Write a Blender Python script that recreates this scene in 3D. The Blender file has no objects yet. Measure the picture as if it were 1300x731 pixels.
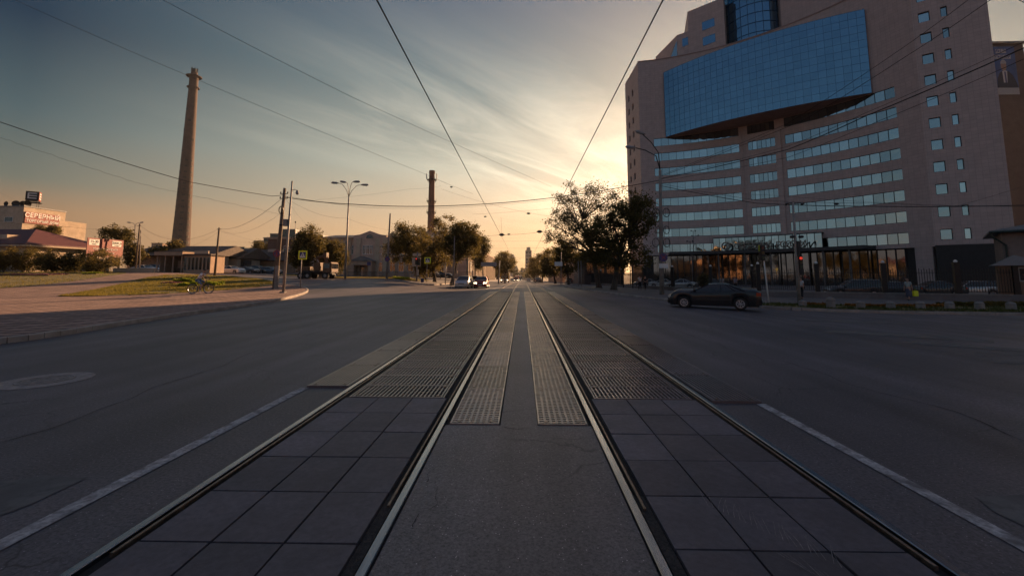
import bpy, bmesh, math, random
from mathutils import Vector, Matrix, Euler
from mathutils.noise import noise as pnoise
R = math.radians
SC = bpy.context.scene
COL = SC.collection
# ------------------------------------------------------------------ camera
F_PX = 540.0; PPX, PPY = 650.0, 293.6
PITCH = math.atan(55.4 / 540.0); YAW = math.atan(13.0 / 540.0)
CAMZ = 1.64
cd = bpy.data.cameras.new("camera"); cam = bpy.data.objects.new("camera", cd); COL.objects.link(cam)
cd.sensor_width = 36.0; cd.lens = F_PX / 1300.0 * 36.0
cd.shift_y = -(365.5 - PPY) / 1300.0
cd.clip_start = 0.05; cd.clip_end = 20000
cam.location = (0.05, 0, CAMZ)
cam.rotation_euler = Euler((R(90) + PITCH, 0, YAW), 'XYZ')
SC.camera = cam
# ------------------------------------------------------------------ sun, sky, exposure
SUN_AZ = 26.2      # degrees to the right of the tram line
SUN_EL = 16.0
sd = bpy.data.lights.new("sun", 'SUN'); sun = bpy.data.objects.new("sun", sd); COL.objects.link(sun)
sd.energy = 5.0; sd.angle = R(0.5); sd.color = (1.0, 0.58, 0.30)
sdir = Vector((math.sin(R(SUN_AZ)) * math.cos(R(SUN_EL)), math.cos(R(SUN_AZ)) * math.cos(R(SUN_EL)), math.sin(R(SUN_EL))))
sun.rotation_euler = sdir.to_track_quat('Z', 'Y').to_euler()
W = bpy.data.worlds.new("World"); SC.world = W; W.use_nodes = True
def build_world():
    nt = W.node_tree; nt.nodes.clear(); N = nt.nodes; L = nt.links
    out = N.new('ShaderNodeOutputWorld'); bg = N.new('ShaderNodeBackground')
    L.new(bg.outputs[0], out.inputs[0])
    sky = N.new('ShaderNodeTexSky'); sky.sky_type = 'NISHITA'; sky.sun_disc = False
    sky.sun_elevation = R(SUN_EL); sky.sun_rotation = R(SUN_AZ)
    sky.air_density = 1.3; sky.dust_density = 2.5; sky.ozone_density = 2.0; sky.altitude = 200
    tc = N.new('ShaderNodeTexCoord')
    def math_(op, a, b=None, clamp=False):
        n = N.new('ShaderNodeMath'); n.operation = op; n.use_clamp = clamp
        for i, v in enumerate((a, b)):
            if v is None: continue
            if isinstance(v, (int, float)): n.inputs[i].default_value = v
            else: L.new(v, n.inputs[i])
        return n.outputs[0]
    def mix(f, a, b, typ='MIX'):
        n = N.new('ShaderNodeMixRGB'); n.blend_type = typ
        for i, v in enumerate((f, a, b)):
            if isinstance(v, (int, float)): n.inputs[i].default_value = v
            elif isinstance(v, tuple): n.inputs[i].default_value = v + (1,)
            else: L.new(v, n.inputs[i])
        return n.outputs[0]
    nrm = N.new('ShaderNodeVectorMath'); nrm.operation = 'NORMALIZE'; L.new(tc.outputs['Generated'], nrm.inputs[0])
    sep = N.new('ShaderNodeSeparateXYZ'); L.new(nrm.outputs[0], sep.inputs[0])
    z = sep.outputs[2]
    dot = N.new('ShaderNodeVectorMath'); dot.operation = 'DOT_PRODUCT'; L.new(nrm.outputs[0], dot.inputs[0])
    dot.inputs[1].default_value = tuple(sdir)
    d = math_('MAXIMUM', dot.outputs['Value'], 0.0)
    # air colours by height above the horizon, in three quarters of the sky: towards the sun, off to the side, and behind
    def ramp(stops):
        r = N.new('ShaderNodeValToRGB'); L.new(math_('MAXIMUM', z, 0.0), r.inputs[0]); c = r.color_ramp
        c.elements[0].position = 0.0; c.elements[0].color = stops[0][1] + (1,); c.elements[1].position = 1.0; c.elements[1].color = stops[-1][1] + (1,)
        for p, q in stops[1:-1]: e = c.elements.new(p); e.color = q + (1,)
        return r.outputs[0]
    def horiz(az):
        hz = N.new('ShaderNodeVectorMath'); hz.operation = 'DOT_PRODUCT'; L.new(nrm.outputs[0], hz.inputs[0]); hz.inputs[1].default_value = (math.sin(R(az)), math.cos(R(az)), 0)
        return math_('DIVIDE', hz.outputs['Value'], math_('SQRT', math_('MAXIMUM', math_('SUBTRACT', 1.0, math_('MULTIPLY', z, z)), 0.001)))
    def mapr(v, a, b, smooth=False):
        n = N.new('ShaderNodeMapRange'); n.interpolation_type = 'SMOOTHSTEP' if smooth else 'LINEAR'; L.new(v, n.inputs[0]); n.inputs[1].default_value = a; n.inputs[2].default_value = b; return n.outputs[0]
    side = mix(mapr(horiz(12), 0.45, 1.0), ramp(SKYF), ramp(SKYN))
    west = mix(mapr(horiz(4), 0.45, -0.35, True), side, ramp(SKYB))
    phys = mix(1.0, sky.outputs[0], (0.055, 0.052, 0.05), 'MULTIPLY')
    base = mix(0.12, west, phys)
    g2 = math_('POWER', d, 26.0)
    base = mix(1.0, base, mix(1.0, (0.10, 0.07, 0.03), g2, 'MULTIPLY'), 'ADD')
    # cirrus, laid out on a plane high above
    zz = math_('ADD', math_('MAXIMUM', z, 0.0), 0.10)
    comb = N.new('ShaderNodeCombineXYZ')
    L.new(math_('DIVIDE', sep.outputs[0], zz), comb.inputs[0]); L.new(math_('DIVIDE', sep.outputs[1], zz), comb.inputs[1])
    def dotc(v):
        n = N.new('ShaderNodeVectorMath'); n.operation = 'DOT_PRODUCT'; L.new(comb.outputs[0], n.inputs[0]); n.inputs[1].default_value = v; return n.outputs['Value']
    ca, sa = math.cos(R(CLOUD[0])), math.sin(R(CLOUD[0])); u_ = dotc((ca, sa, 0)); v_ = dotc((-sa, ca, 0))
    uv = N.new('ShaderNodeCombineXYZ'); L.new(math_('MULTIPLY', u_, CLOUD[1][0]), uv.inputs[0]); L.new(math_('MULTIPLY', v_, CLOUD[1][1]), uv.inputs[1]); uv.inputs[2].default_value = CLOUD[2]
    n1 = N.new('ShaderNodeTexNoise'); L.new(uv.outputs[0], n1.inputs[0]); n1.inputs['Scale'].default_value = 1.0
    n1.inputs['Detail'].default_value = 9; n1.inputs['Roughness'].default_value = 0.62; n1.inputs['Distortion'].default_value = 0.9
    n2 = N.new('ShaderNodeTexNoise'); L.new(comb.outputs[0], n2.inputs[0]); n2.inputs['Scale'].default_value = 0.42; n2.inputs['Detail'].default_value = 2
    cl = math_('MULTIPLY', math_('SUBTRACT', n1.outputs[0], CLOUD[3]), CLOUD[4], True)
    cm = math_('MULTIPLY', math_('SUBTRACT', n2.outputs[0], CLOUD[5]), 5.0, True)
    # a broad streak of cirrus crossing the sky, and thinner wisps elsewhere
    bd = math_('SUBTRACT', v_, CLOUD[7]); band = math_('POWER', 2.718, math_('MULTIPLY', math_('MULTIPLY', bd, bd), -CLOUD[8]))
    cl = math_('MULTIPLY', cl, math_('ADD', math_('MULTIPLY', band, mapr(u_, 0.15, 1.3, True)), math_('MULTIPLY', math_('MULTIPLY', cm, mapr(u_, -0.2, 1.0, True)), 0.45)))
    # thin veil everywhere near the sun side
    lit = math_('ADD', math_('MULTIPLY', math_('POWER', d, 3.0), 0.72), 0.18)
    ccol = mix(1.0, (0.62, 0.52, 0.38), lit, 'MULTIPLY')
    base = mix(math_('MULTIPLY', cl, CLOUD[6], True), base, mix(1.0, base, ccol, 'ADD'))
    L.new(base, bg.inputs[0]); bg.inputs[1].default_value = SKYSTR
    # below the horizon the world is dim ground bounce
SKYN = [(0.0, (0.93, 0.54, 0.25)), (0.10, (0.88, 0.58, 0.32)), (0.24, (0.56, 0.58, 0.47)), (0.41, (0.20, 0.29, 0.30)), (0.56, (0.10, 0.155, 0.215)), (1.0, (0.125, 0.135, 0.21))]
SKYF = [(0.0, (0.42, 0.21, 0.10)), (0.10, (0.40, 0.225, 0.115)), (0.15, (0.16, 0.18, 0.145)), (0.25, (0.068, 0.12, 0.135)), (0.385, (0.0, 0.028, 0.062)), (0.6, (0.0, 0.034, 0.08)), (1.0, (0.125, 0.135, 0.21))]
SKYB = [(0.0, (0.30, 0.28, 0.28)), (0.10, (0.22, 0.28, 0.31)), (0.25, (0.13, 0.20, 0.27)), (0.5, (0.075, 0.12, 0.20)), (1.0, (0.125, 0.135, 0.21))]
CLOUD = (49, (0.5, 2.0), 3.3, 0.43, 4.4, 0.45, 1.0, 1.72, 3.0)
SKYSTR = 0.46
HAZE = 0.00010
build_world()
SC.view_settings.view_transform = 'Standard'; SC.view_settings.look = 'None'
SC.view_settings.exposure = 1.12; SC.view_settings.gamma = 1.0; SC.view_settings.use_curve_mapping = False
SC.render.engine = 'CYCLES'
SC.cycles.use_denoising = True
SC.cycles.max_bounces = 6; SC.cycles.diffuse_bounces = 3; SC.cycles.transparent_max_bounces = 12
SC.cycles.caustics_reflective = False; SC.cycles.caustics_refractive = False
SC.cycles.volume_bounces = 0
SC.cycles.sample_clamp_indirect = 6.0
# ------------------------------------------------------------------ terrain and photo geometry
def sm(a, b, x):
    t = (x - a) / (b - a)
    t = 0.0 if t < 0 else 1.0 if t > 1 else t
    return t * t * (3 - 2 * t)
def zt(x, y):
    s = 0.0
    if y > 55:
        q = min(y, 620) - 55
        s = -0.0108 * q * (q / (q + 25.0))
    s *= 1 - sm(-12, -26, x)
    l = 1.05 * sm(20, 56, y) * sm(-6, -20, x) + 0.9 * sm(-26, -58, x) * sm(32, 66, y)
    r = -0.38 * sm(4, 22, x) * sm(-10, 20, y)
    return s + l + r
CM = cam.rotation_euler.to_matrix()
def ray(px, py):
    return CM @ Vector(((px - PPX) / F_PX, -(py - PPY) / F_PX, -1.0))
def at(px, py, Y):
    """point at depth Y along the street seen at photo pixel px, py"""
    d = ray(px, py); t = Y / d.y
    return Vector(cam.location) + d * t
def gp(px, py, dz=0.0, tmax=900):
    """ground point under a photo pixel"""
    d = ray(px, py); o = Vector(cam.location); t = 1.0; pt = t
    while t < tmax:
        p = o + d * t
        if p.z <= zt(p.x, p.y) + dz:
            a, b = pt, t
            for _ in range(24):
                m = (a + b) / 2; q = o + d * m
                if q.z <= zt(q.x, q.y) + dz: b = m
                else: a = m
            return o + d * b
        pt = t; t *= 1.01; t += 0.02
    return o + d * tmax
def cx(x, y):
    """true plan x of a point first estimated without the camera's small yaw"""
    return at(663 + 540 * x / y, 349, y).x
def gx(px, Y, dz=0.0):
    p = at(px, 349, Y)
    return Vector((p.x, Y, zt(p.x, Y) + dz))
# ------------------------------------------------------------------ materials
def bsdf(m): return m.node_tree.nodes['Principled BSDF']
def mat(name, col, rough=0.8, metal=0.0, var=0.12, scale=3.0, bump=0.0, bscale=None, spec=None, emit=None, detail=6, dark=None, dscale=0.6, damt=0.0, stretch=None):
    """procedural material: base colour with two scales of noise, optional stains and bump"""
    m = bpy.data.materials.new(name); m.use_nodes = True
    nt = m.node_tree; N = nt.nodes; L = nt.links; b = bsdf(m)
    b.inputs['Roughness'].default_value = rough; b.inputs['Metallic'].default_value = metal
    if spec is not None: b.inputs['Specular IOR Level'].default_value = spec
    tc = N.new('ShaderNodeTexCoord'); src = tc.outputs['Object']
    if stretch:
        mp = N.new('ShaderNodeMapping'); mp.inputs['Scale'].default_value = stretch; L.new(src, mp.inputs[0]); src = mp.outputs[0]
    no = N.new('ShaderNodeTexNoise'); no.inputs['Scale'].default_value = scale; no.inputs['Detail'].default_value = detail
    no.inputs['Roughness'].default_value = 0.65; L.new(src, no.inputs[0])
    rp = N.new('ShaderNodeValToRGB'); L.new(no.outputs[0], rp.inputs[0])
    lo = tuple(max(0, c * (1 - 2 * var)) for c in col); hi = tuple(min(1, c * (1 + 2 * var)) for c in col)
    rp.color_ramp.elements[0].position = 0.25; rp.color_ramp.elements[0].color = lo + (1,)
    rp.color_ramp.elements[1].position = 0.75; rp.color_ramp.elements[1].color = hi + (1,)
    c = rp.outputs[0]
    if damt > 0:
        n2 = N.new('ShaderNodeTexNoise'); n2.inputs['Scale'].default_value = dscale; n2.inputs['Detail'].default_value = 5; L.new(src, n2.inputs[0])
        r2 = N.new('ShaderNodeValToRGB'); L.new(n2.outputs[0], r2.inputs[0])
        r2.color_ramp.elements[0].position = 0.42; r2.color_ramp.elements[1].position = 0.68
        mx = N.new('ShaderNodeMixRGB'); mm = N.new('ShaderNodeMath'); mm.operation = 'MULTIPLY'; mm.inputs[1].default_value = damt
        L.new(r2.outputs[0], mm.inputs[0]); L.new(mm.outputs[0], mx.inputs[0]); L.new(c, mx.inputs[1])
        mx.inputs[2].default_value = (dark or tuple(x * 0.5 for x in col)) + (1,)
        c = mx.outputs[0]
    L.new(c, b.inputs['Base Color'])
    if bump > 0:
        n3 = N.new('ShaderNodeTexNoise'); n3.inputs['Scale'].default_value = bscale or scale * 6; n3.inputs['Detail'].default_value = 4; L.new(src, n3.inputs[0])
        bp = N.new('ShaderNodeBump'); bp.inputs['Strength'].default_value = bump; bp.inputs['Distance'].default_value = 0.02
        L.new(n3.outputs[0], bp.inputs['Height']); L.new(bp.outputs[0], b.inputs['Normal'])
    if emit:
        b.inputs['Emission Color'].default_value = emit[0] + (1,); b.inputs['Emission Strength'].default_value = emit[1]
    return m
def brick_mat(name, c1, c2, mortar, sx, sy, msize=0.02, rough=0.85, bump=0.3, offset=0.5, vertical=True, spec=None, var=0.35, bias=0.0):
    """coursed pattern in metres; on vertical walls u runs along the wall and v is height"""
    m = bpy.data.materials.new(name); m.use_nodes = True
    nt = m.node_tree; N = nt.nodes; L = nt.links; b = bsdf(m); b.inputs['Roughness'].default_value = rough
    if spec is not None: b.inputs['Specular IOR Level'].default_value = spec
    if vertical:
        g = N.new('ShaderNodeNewGeometry'); s1 = N.new('ShaderNodeSeparateXYZ'); L.new(g.outputs['Position'], s1.inputs[0])
        s2 = N.new('ShaderNodeSeparateXYZ'); L.new(g.outputs['True Normal'], s2.inputs[0])
        def M(op, a, bb):
            n = N.new('ShaderNodeMath'); n.operation = op
            for i, v in enumerate((a, bb)):
                if isinstance(v, (int, float)): n.inputs[i].default_value = v
                else: L.new(v, n.inputs[i])
            return n.outputs[0]
        u = M('SUBTRACT', M('MULTIPLY', s1.outputs[1], s2.outputs[0]), M('MULTIPLY', s1.outputs[0], s2.outputs[1]))
        cb = N.new('ShaderNodeCombineXYZ'); L.new(u, cb.inputs[0]); L.new(s1.outputs[2], cb.inputs[1]); src = cb.outputs[0]
    else:
        g = N.new('ShaderNodeTexCoord'); src = g.outputs['Object']
    br = N.new('ShaderNodeTexBrick'); L.new(src, br.inputs['Vector']); br.inputs['Scale'].default_value = 1.0
    br.inputs['Brick Width'].default_value = sx; br.inputs['Row Height'].default_value = sy; br.inputs['Mortar Size'].default_value = msize
    br.inputs['Mortar Smooth'].default_value = 0.2; br.inputs['Bias'].default_value = bias; br.offset = offset
    br.inputs['Color1'].default_value = c1 + (1,); br.inputs['Color2'].default_value = c2 + (1,); br.inputs['Mortar'].default_value = mortar + (1,)
    no = N.new('ShaderNodeTexNoise'); no.inputs['Scale'].default_value = 0.7; no.inputs['Detail'].default_value = 8; L.new(src, no.inputs[0])
    mr = N.new('ShaderNodeMapRange'); L.new(no.outputs[0], mr.inputs[0]); mr.inputs[3].default_value = 1 - var; mr.inputs[4].default_value = 1 + var
    mx = N.new('ShaderNodeMixRGB'); mx.blend_type = 'MULTIPLY'; mx.inputs[0].default_value = 1; L.new(br.outputs[0], mx.inputs[1]); L.new(mr.outputs[0], mx.inputs[2])
    L.new(mx.outputs[0], b.inputs['Base Color'])
    bp = N.new('ShaderNodeBump'); bp.inputs['Strength'].default_value = bump; bp.inputs['Distance'].default_value = 0.02; bp.invert = True
    L.new(br.outputs['Fac'], bp.inputs['Height']); L.new(bp.outputs[0], b.inputs['Normal'])
    return m
# ------------------------------------------------------------------ mesh helpers
class MB:
    def __init__(s): s.v = []; s.f = []
    def add(s, vs, fs):
        n = len(s.v); s.v += [tuple(v) for v in vs]; s.f += [tuple(i + n for i in f) for f in fs]; return s
    def box(s, c, size, rz=0.0, M=None):
        hx, hy, hz = size[0] / 2, size[1] / 2, size[2] / 2
        vs = [Vector((sx * hx, sy * hy, sz * hz)) for sx in (-1, 1) for sy in (-1, 1) for sz in (-1, 1)]
        if rz: rm = Matrix.Rotation(rz, 3, 'Z'); vs = [rm @ v for v in vs]
        if M: vs = [M @ v for v in vs]
        c = Vector(c); vs = [v + c for v in vs]
        return s.add(vs, [(0, 1, 3, 2), (4, 6, 7, 5), (0, 4, 5, 1), (2, 3, 7, 6), (0, 2, 6, 4), (1, 5, 7, 3)])
    def bx(s, x0, x1, y0, y1, z0, z1): return s.box(((x0 + x1) / 2, (y0 + y1) / 2, (z0 + z1) / 2), (abs(x1 - x0), abs(y1 - y0), abs(z1 - z0)))
    def tube(s, pts, r, n=8, cap=True):
        pts = [Vector(p) for p in pts]; rs = r if isinstance(r, (list, tuple)) else [r] * len(pts)
        rings = []; up = Vector((0, 0, 1)); pu = None
        for i, p in enumerate(pts):
            t = (pts[min(i + 1, len(pts) - 1)] - pts[max(i - 1, 0)])
            t = t.normalized() if t.length > 1e-9 else Vector((0, 0, 1))
            if pu is None:
                a = Vector((1, 0, 0)) if abs(t.x) < 0.8 else Vector((0, 1, 0))
                u = (a - t * a.dot(t)).normalized()
            else:
                u = pu - t * pu.dot(t); u = u.normalized() if u.length > 1e-6 else Vector((1, 0, 0))
            pu = u; w = t.cross(u)
            rings.append([p + (u * math.cos(2 * math.pi * k / n) + w * math.sin(2 * math.pi * k / n)) * rs[i] for k in range(n)])
        vs = [v for ring in rings for v in ring]; fs = []
        for i in range(len(pts) - 1):
            for k in range(n):
                a = i * n + k; b = i * n + (k + 1) % n
                fs.append((a, b, b + n, a + n))
        if cap: fs.append(tuple(range(n - 1, -1, -1))); fs.append(tuple((len(pts) - 1) * n + k for k in range(n)))
        return s.add(vs, fs)
    def prism(s, poly, z0, z1):
        n = len(poly); vs = [(p[0], p[1], z0) for p in poly] + [(p[0], p[1], z1) for p in poly]
        fs = [tuple(range(n - 1, -1, -1)), tuple(range(n, 2 * n))] + [(i, (i + 1) % n, (i + 1) % n + n, i + n) for i in range(n)]
        return s.add(vs, fs)
    def wall(s, a, b, z0, z1, t, off=0.0):
        """vertical slab from plan point a to b, thickness t centred, moved off to its right"""
        a = Vector(a[:2]); b = Vector(b[:2]); d = (b - a).normalized(); n = Vector((d.y, -d.x))
        a = a + n * off; b = b + n * off; h = n * t / 2
        return s.prism([a - h, b - h, b + h, a + h], z0, z1)
    def quad(s, a, b, c, d): return s.add([a, b, c, d], [(0, 1, 2, 3)])
    def xf(s, M):
        s.v = [tuple(M @ Vector(v)) for v in s.v]; return s
    def ob(s, name, m, parent=None, smooth=False, bevel=0.0, loc=None, rz=0.0, seg=2):
        me = bpy.data.meshes.new(name); me.from_pydata(s.v, [], s.f); me.update()
        bm = bmesh.new(); bm.from_mesh(me); bmesh.ops.recalc_face_normals(bm, faces=bm.faces)
        if bevel > 0:
            bmesh.ops.bevel(bm, geom=[e for e in bm.edges], offset=bevel, segments=seg, affect='EDGES', clamp_overlap=True)
        bm.to_mesh(me); bm.free()
        o = bpy.data.objects.new(name, me); COL.objects.link(o)
        if m: me.materials.append(m)
        if smooth: me.polygons.foreach_set('use_smooth', [True] * len(me.polygons))
        if parent: o.parent = parent
        if loc is not None: o.location = loc
        if rz: o.rotation_euler = (0, 0, rz)
        return o
def sharp_smooth(o, ang=35):
    me = o.data; bm = bmesh.new(); bm.from_mesh(me)
    for e in bm.edges:
        if len(e.link_faces) == 2 and e.calc_face_angle(0) > R(ang): e.smooth = False
    for f in bm.faces: f.smooth = True
    bm.to_mesh(me); bm.free(); return o
def tag(o, label=None, cat=None, group=None, kind=None):
    if label: o['label'] = label
    if cat: o['category'] = cat
    if group: o['group'] = group
    if kind: o['kind'] = kind
    return o
def empty(name, loc=(0, 0, 0), rz=0.0, label=None, cat=None, group=None):
    o = bpy.data.objects.new(name, None); COL.objects.link(o); o.location = loc; o.rotation_euler = (0, 0, rz); o.empty_display_size = 0.2
    return tag(o, label, cat, group)
def copy_tree(o, parent=None):
    c = o.copy(); COL.objects.link(c)
    if parent: c.parent = parent
    for ch in list(o.children): copy_tree(ch, c)
    return c
def relabel(o, label, group=None):
    o['label'] = label
    if group: o['group'] = group
    return o
def drape(name, poly, m, dz, step=1.0, kind='structure', parent=None, skirt=0.0):
    """flat polygon laid over the terrain"""
    bm = bmesh.new()
    f = bm.faces.new([bm.verts.new((p[0], p[1], 0)) for p in poly])
    bmesh.ops.triangulate(bm, faces=[f])
    xs = [p[0] for p in poly]; ys = [p[1] for p in poly]
    for ax, lo, hi in ((0, min(xs), max(xs)), (1, min(ys), max(ys))):
        k = math.floor(lo / step) * step + step
        while k < hi:
            co = (k, 0, 0) if ax == 0 else (0, k, 0); no = (1, 0, 0) if ax == 0 else (0, 1, 0)
            bmesh.ops.bisect_plane(bm, geom=bm.verts[:] + bm.edges[:] + bm.faces[:], plane_co=co, plane_no=no, dist=1e-5)
            k += step
    for v in bm.verts: v.co.z = zt(v.co.x, v.co.y) + dz
    bmesh.ops.recalc_face_normals(bm, faces=bm.faces)
    if sum(f.normal.z for f in bm.faces) < 0: bmesh.ops.reverse_faces(bm, faces=bm.faces)
    me = bpy.data.meshes.new(name); bm.to_mesh(me); bm.free(); me.materials.append(m)
    me.polygons.foreach_set('use_smooth', [True] * len(me.polygons))
    o = bpy.data.objects.new(name, me); COL.objects.link(o)
    if kind: o['kind'] = kind
    if parent: o.parent = parent
    return o
def resample(pts, step):
    out = [Vector(pts[0][:2])]
    for a, b in zip(pts, pts[1:]):
        a = Vector(a[:2]); b = Vector(b[:2]); n = max(1, int((b - a).length / step))
        out += [a.lerp(b, (i + 1) / n) for i in range(n)]
    return out
def smooth_line(pts, it=2):
    pts = [Vector(p[:2]) for p in pts]
    for _ in range(it):
        o = [pts[0]]
        for a, b in zip(pts, pts[1:]): o += [a.lerp(b, .25), a.lerp(b, .75)]
        o.append(pts[-1]); pts = o
    return pts
def kerb(name, line, m, w=0.16, h=0.15, z0=-0.1, step=1.0, gap=True):
    """kerb stones laid along a line over the terrain, one mesh with open joints"""
    P = resample(line, step); mb = MB()
    for i in range(len(P) - 1):
        a, b = P[i], P[i + 1]; d = (b - a).normalized(); n = Vector((-d.y, d.x)) * w / 2
        j = 0.008 if gap else 0
        a2 = a + d * j; b2 = b - d * j
        dzr = random.uniform(-0.006, 0.006)
        za = zt(a.x, a.y); zb = zt(b.x, b.y); c = 0.02
        vs = []
        for p, zz in ((a2, za), (b2, zb)):
            for k, hh in ((-1, z0), (-1, h - c), (-1 + 2 * c / w, h), (1 - 2 * c / w, h), (1, h - c), (1, z0)):
                q = p + n * k; vs.append((q.x, q.y, zz + hh + (dzr if hh > 0 else 0)))
        fs = [(k, k + 1, k + 7, k + 6) for k in range(5)] + [tuple(range(5, -1, -1)), tuple(range(6, 12))]
        mb.add(vs, fs)
    o = mb.ob(name, m); o['kind'] = 'structure'; return o
def text_ob(name, body, size, m, M, parent=None, ext=0.01, align='CENTER', bold=0.0, sx=1.0):
    cu = bpy.data.curves.new(name, 'FONT'); cu.body = body; cu.size = size; cu.extrude = ext; cu.align_x = align; cu.align_y = 'CENTER'; cu.offset = bold
    t = bpy.data.objects.new(name + '_t', cu); COL.objects.link(t)
    dg = bpy.context.evaluated_depsgraph_get(); dg.update()
    me = bpy.data.meshes.new_from_object(t.evaluated_get(dg))
    COL.objects.unlink(t); bpy.data.objects.remove(t)
    me.transform(Matrix.Scale(sx, 4, (1, 0, 0))); me.transform(M)
    me.materials.clear(); me.materials.append(m)
    o = bpy.data.objects.new(name, me); COL.objects.link(o)
    if parent: o.parent = parent
    return o
def face_frame(origin, right, up=(0, 0, 1)):
    """matrix putting text x along right, y along up, z out of the face"""
    r = Vector(right).normalized(); u = Vector(up).normalized(); n = r.cross(u)
    return Matrix.Translation(origin) @ Matrix((r, u, n)).transposed().to_4x4()
random.seed(7)
# ================================================================== GROUND, ROADS, TRACKS
def asphalt(name, col, rough=0.56, fine=90, patch=0.28, wear=None):
    m = bpy.data.materials.new(name); m.use_nodes = True
    nt = m.node_tree; N = nt.nodes; L = nt.links; b = bsdf(m); b.inputs['Roughness'].default_value = rough
    b.inputs['Specular IOR Level'].default_value = 0.5
    g = N.new('ShaderNodeTexCoord'); src = g.outputs['Object']
    def noise(sc, det, ro=0.6, v=src):
        n = N.new('ShaderNodeTexNoise'); n.inputs['Scale'].default_value = sc; n.inputs['Detail'].default_value = det; n.inputs['Roughness'].default_value = ro
        L.new(v, n.inputs[0]); return n.outputs[0]
    def mr(v, a, b2, c=0.0, d=1.0):
        n = N.new('ShaderNodeMapRange'); L.new(v, n.inputs[0]); n.inputs[1].default_value = a; n.inputs[2].default_value = b2; n.inputs[3].default_value = c; n.inputs[4].default_value = d; return n.outputs[0]
    def mul(a, b2):
        n = N.new('ShaderNodeMixRGB'); n.blend_type = 'MULTIPLY'; n.inputs[0].default_value = 1
        for i, v in ((1, a), (2, b2)):
            if isinstance(v, tuple): n.inputs[i].default_value = v + (1,)
            else: L.new(v, n.inputs[i])
        return n.outputs[0]
    c = mul(col, mr(noise(fine, 3, 0.75), 0.3, 0.7, 0.45, 1.75))
    c = mul(c, mr(noise(0.28, 6), 0.3, 0.7, 1 - patch * 1.25, 1 + patch * 1.25))
    # long wheel streaks along the driving direction
    mp = N.new('ShaderNodeMapping'); mp.inputs['Scale'].default_value = (1.4, 0.05, 1); L.new(src, mp.inputs[0])
    c = mul(c, mr(noise(1.0, 3, 0.5, mp.outputs[0]), 0.35, 0.65, 0.72, 1.22))
    # pale single stones
    vo = N.new('ShaderNodeTexVoronoi'); vo.inputs['Scale'].default_value = 42; L.new(src, vo.inputs['Vector'])
    st = N.new('ShaderNodeMath'); st.operation = 'LESS_THAN'; st.inputs[1].default_value = 0.16; L.new(vo.outputs['Distance'], st.inputs[0])
    sp = N.new('ShaderNodeMath'); sp.operation = 'GREATER_THAN'; sp.inputs[1].default_value = 0.82
    sx = N.new('ShaderNodeSeparateXYZ'); L.new(vo.outputs['Color'], sx.inputs[0]); L.new(sx.outputs[0], sp.inputs[0])
    mm = N.new('ShaderNodeMath'); mm.operation = 'MULTIPLY'; L.new(st.outputs[0], mm.inputs[0]); L.new(sp.outputs[0], mm.inputs[1])
    mx = N.new('ShaderNodeMixRGB'); L.new(mm.outputs[0], mx.inputs[0]); L.new(c, mx.inputs[1]); mx.inputs[2].default_value = tuple(min(1, x * 4.6) for x in col) + (1,)
    c = mx.outputs[0]
    # cracks: thin cell borders, only in worn patches
    vc = N.new('ShaderNodeTexVoronoi'); vc.feature = 'DISTANCE_TO_EDGE'; vc.inputs['Scale'].default_value = 0.9
    mp2 = N.new('ShaderNodeMixRGB'); mp2.blend_type = 'ADD'; mp2.inputs[0].default_value = 0.22; L.new(src, mp2.inputs[1])
    nn = N.new('ShaderNodeTexNoise'); nn.inputs['Scale'].default_value = 5; nn.inputs['Detail'].default_value = 6; L.new(src, nn.inputs[0]); L.new(nn.outputs[1], mp2.inputs[2])
    L.new(mp2.outputs[0], vc.inputs['Vector'])
    ck = mr(vc.outputs['Distance'], 0.0, 0.013, 1.0, 0.0)
    pk = mr(noise(0.35, 2), 0.52, 0.60)
    m3 = N.new('ShaderNodeMath'); m3.operation = 'MULTIPLY'; L.new(ck, m3.inputs[0]); L.new(pk, m3.inputs[1])
    mx2 = N.new('ShaderNodeMixRGB'); L.new(m3.outputs[0], mx2.inputs[0]); L.new(c, mx2.inputs[1]); mx2.inputs[2].default_value = tuple(x * 0.3 for x in col) + (1,)
    L.new(mx2.outputs[0], b.inputs['Base Color'])
    bp = N.new('ShaderNodeBump'); bp.inputs['Strength'].default_value = 0.55; bp.inputs['Distance'].default_value = 0.006
    L.new(noise(fine * 1.2, 2, 0.6), bp.inputs['Height']); L.new(bp.outputs[0], b.inputs['Normal'])
    return m
M_ASPH = asphalt('asphalt', (0.080, 0.071, 0.082), fine=38)
M_ASPH2 = asphalt('asphalt_centre', (0.125, 0.112, 0.118), fine=55)
M_DIRT = mat('dry_earth', (0.11, 0.085, 0.06), 0.95, var=0.2, scale=0.6, bump=0.4, bscale=6)
M_KERB = mat('kerb_concrete', (0.34, 0.30, 0.27), 0.85, var=0.15, scale=2.5, damt=0.5, dscale=1.2, bump=0.3, bscale=30)
M_PAINT = mat('worn_road_paint', (0.40, 0.39, 0.40), 0.75, var=0.35, scale=26, damt=0.85, dark=(0.10, 0.092, 0.098), dscale=6, bump=0.2, bscale=60)
M_PAINT_FAINT = mat('faded_road_paint', (0.12, 0.118, 0.12), 0.75, var=0.3, scale=6, damt=0.8, dark=(0.066, 0.063, 0.065), dscale=3)
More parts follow.
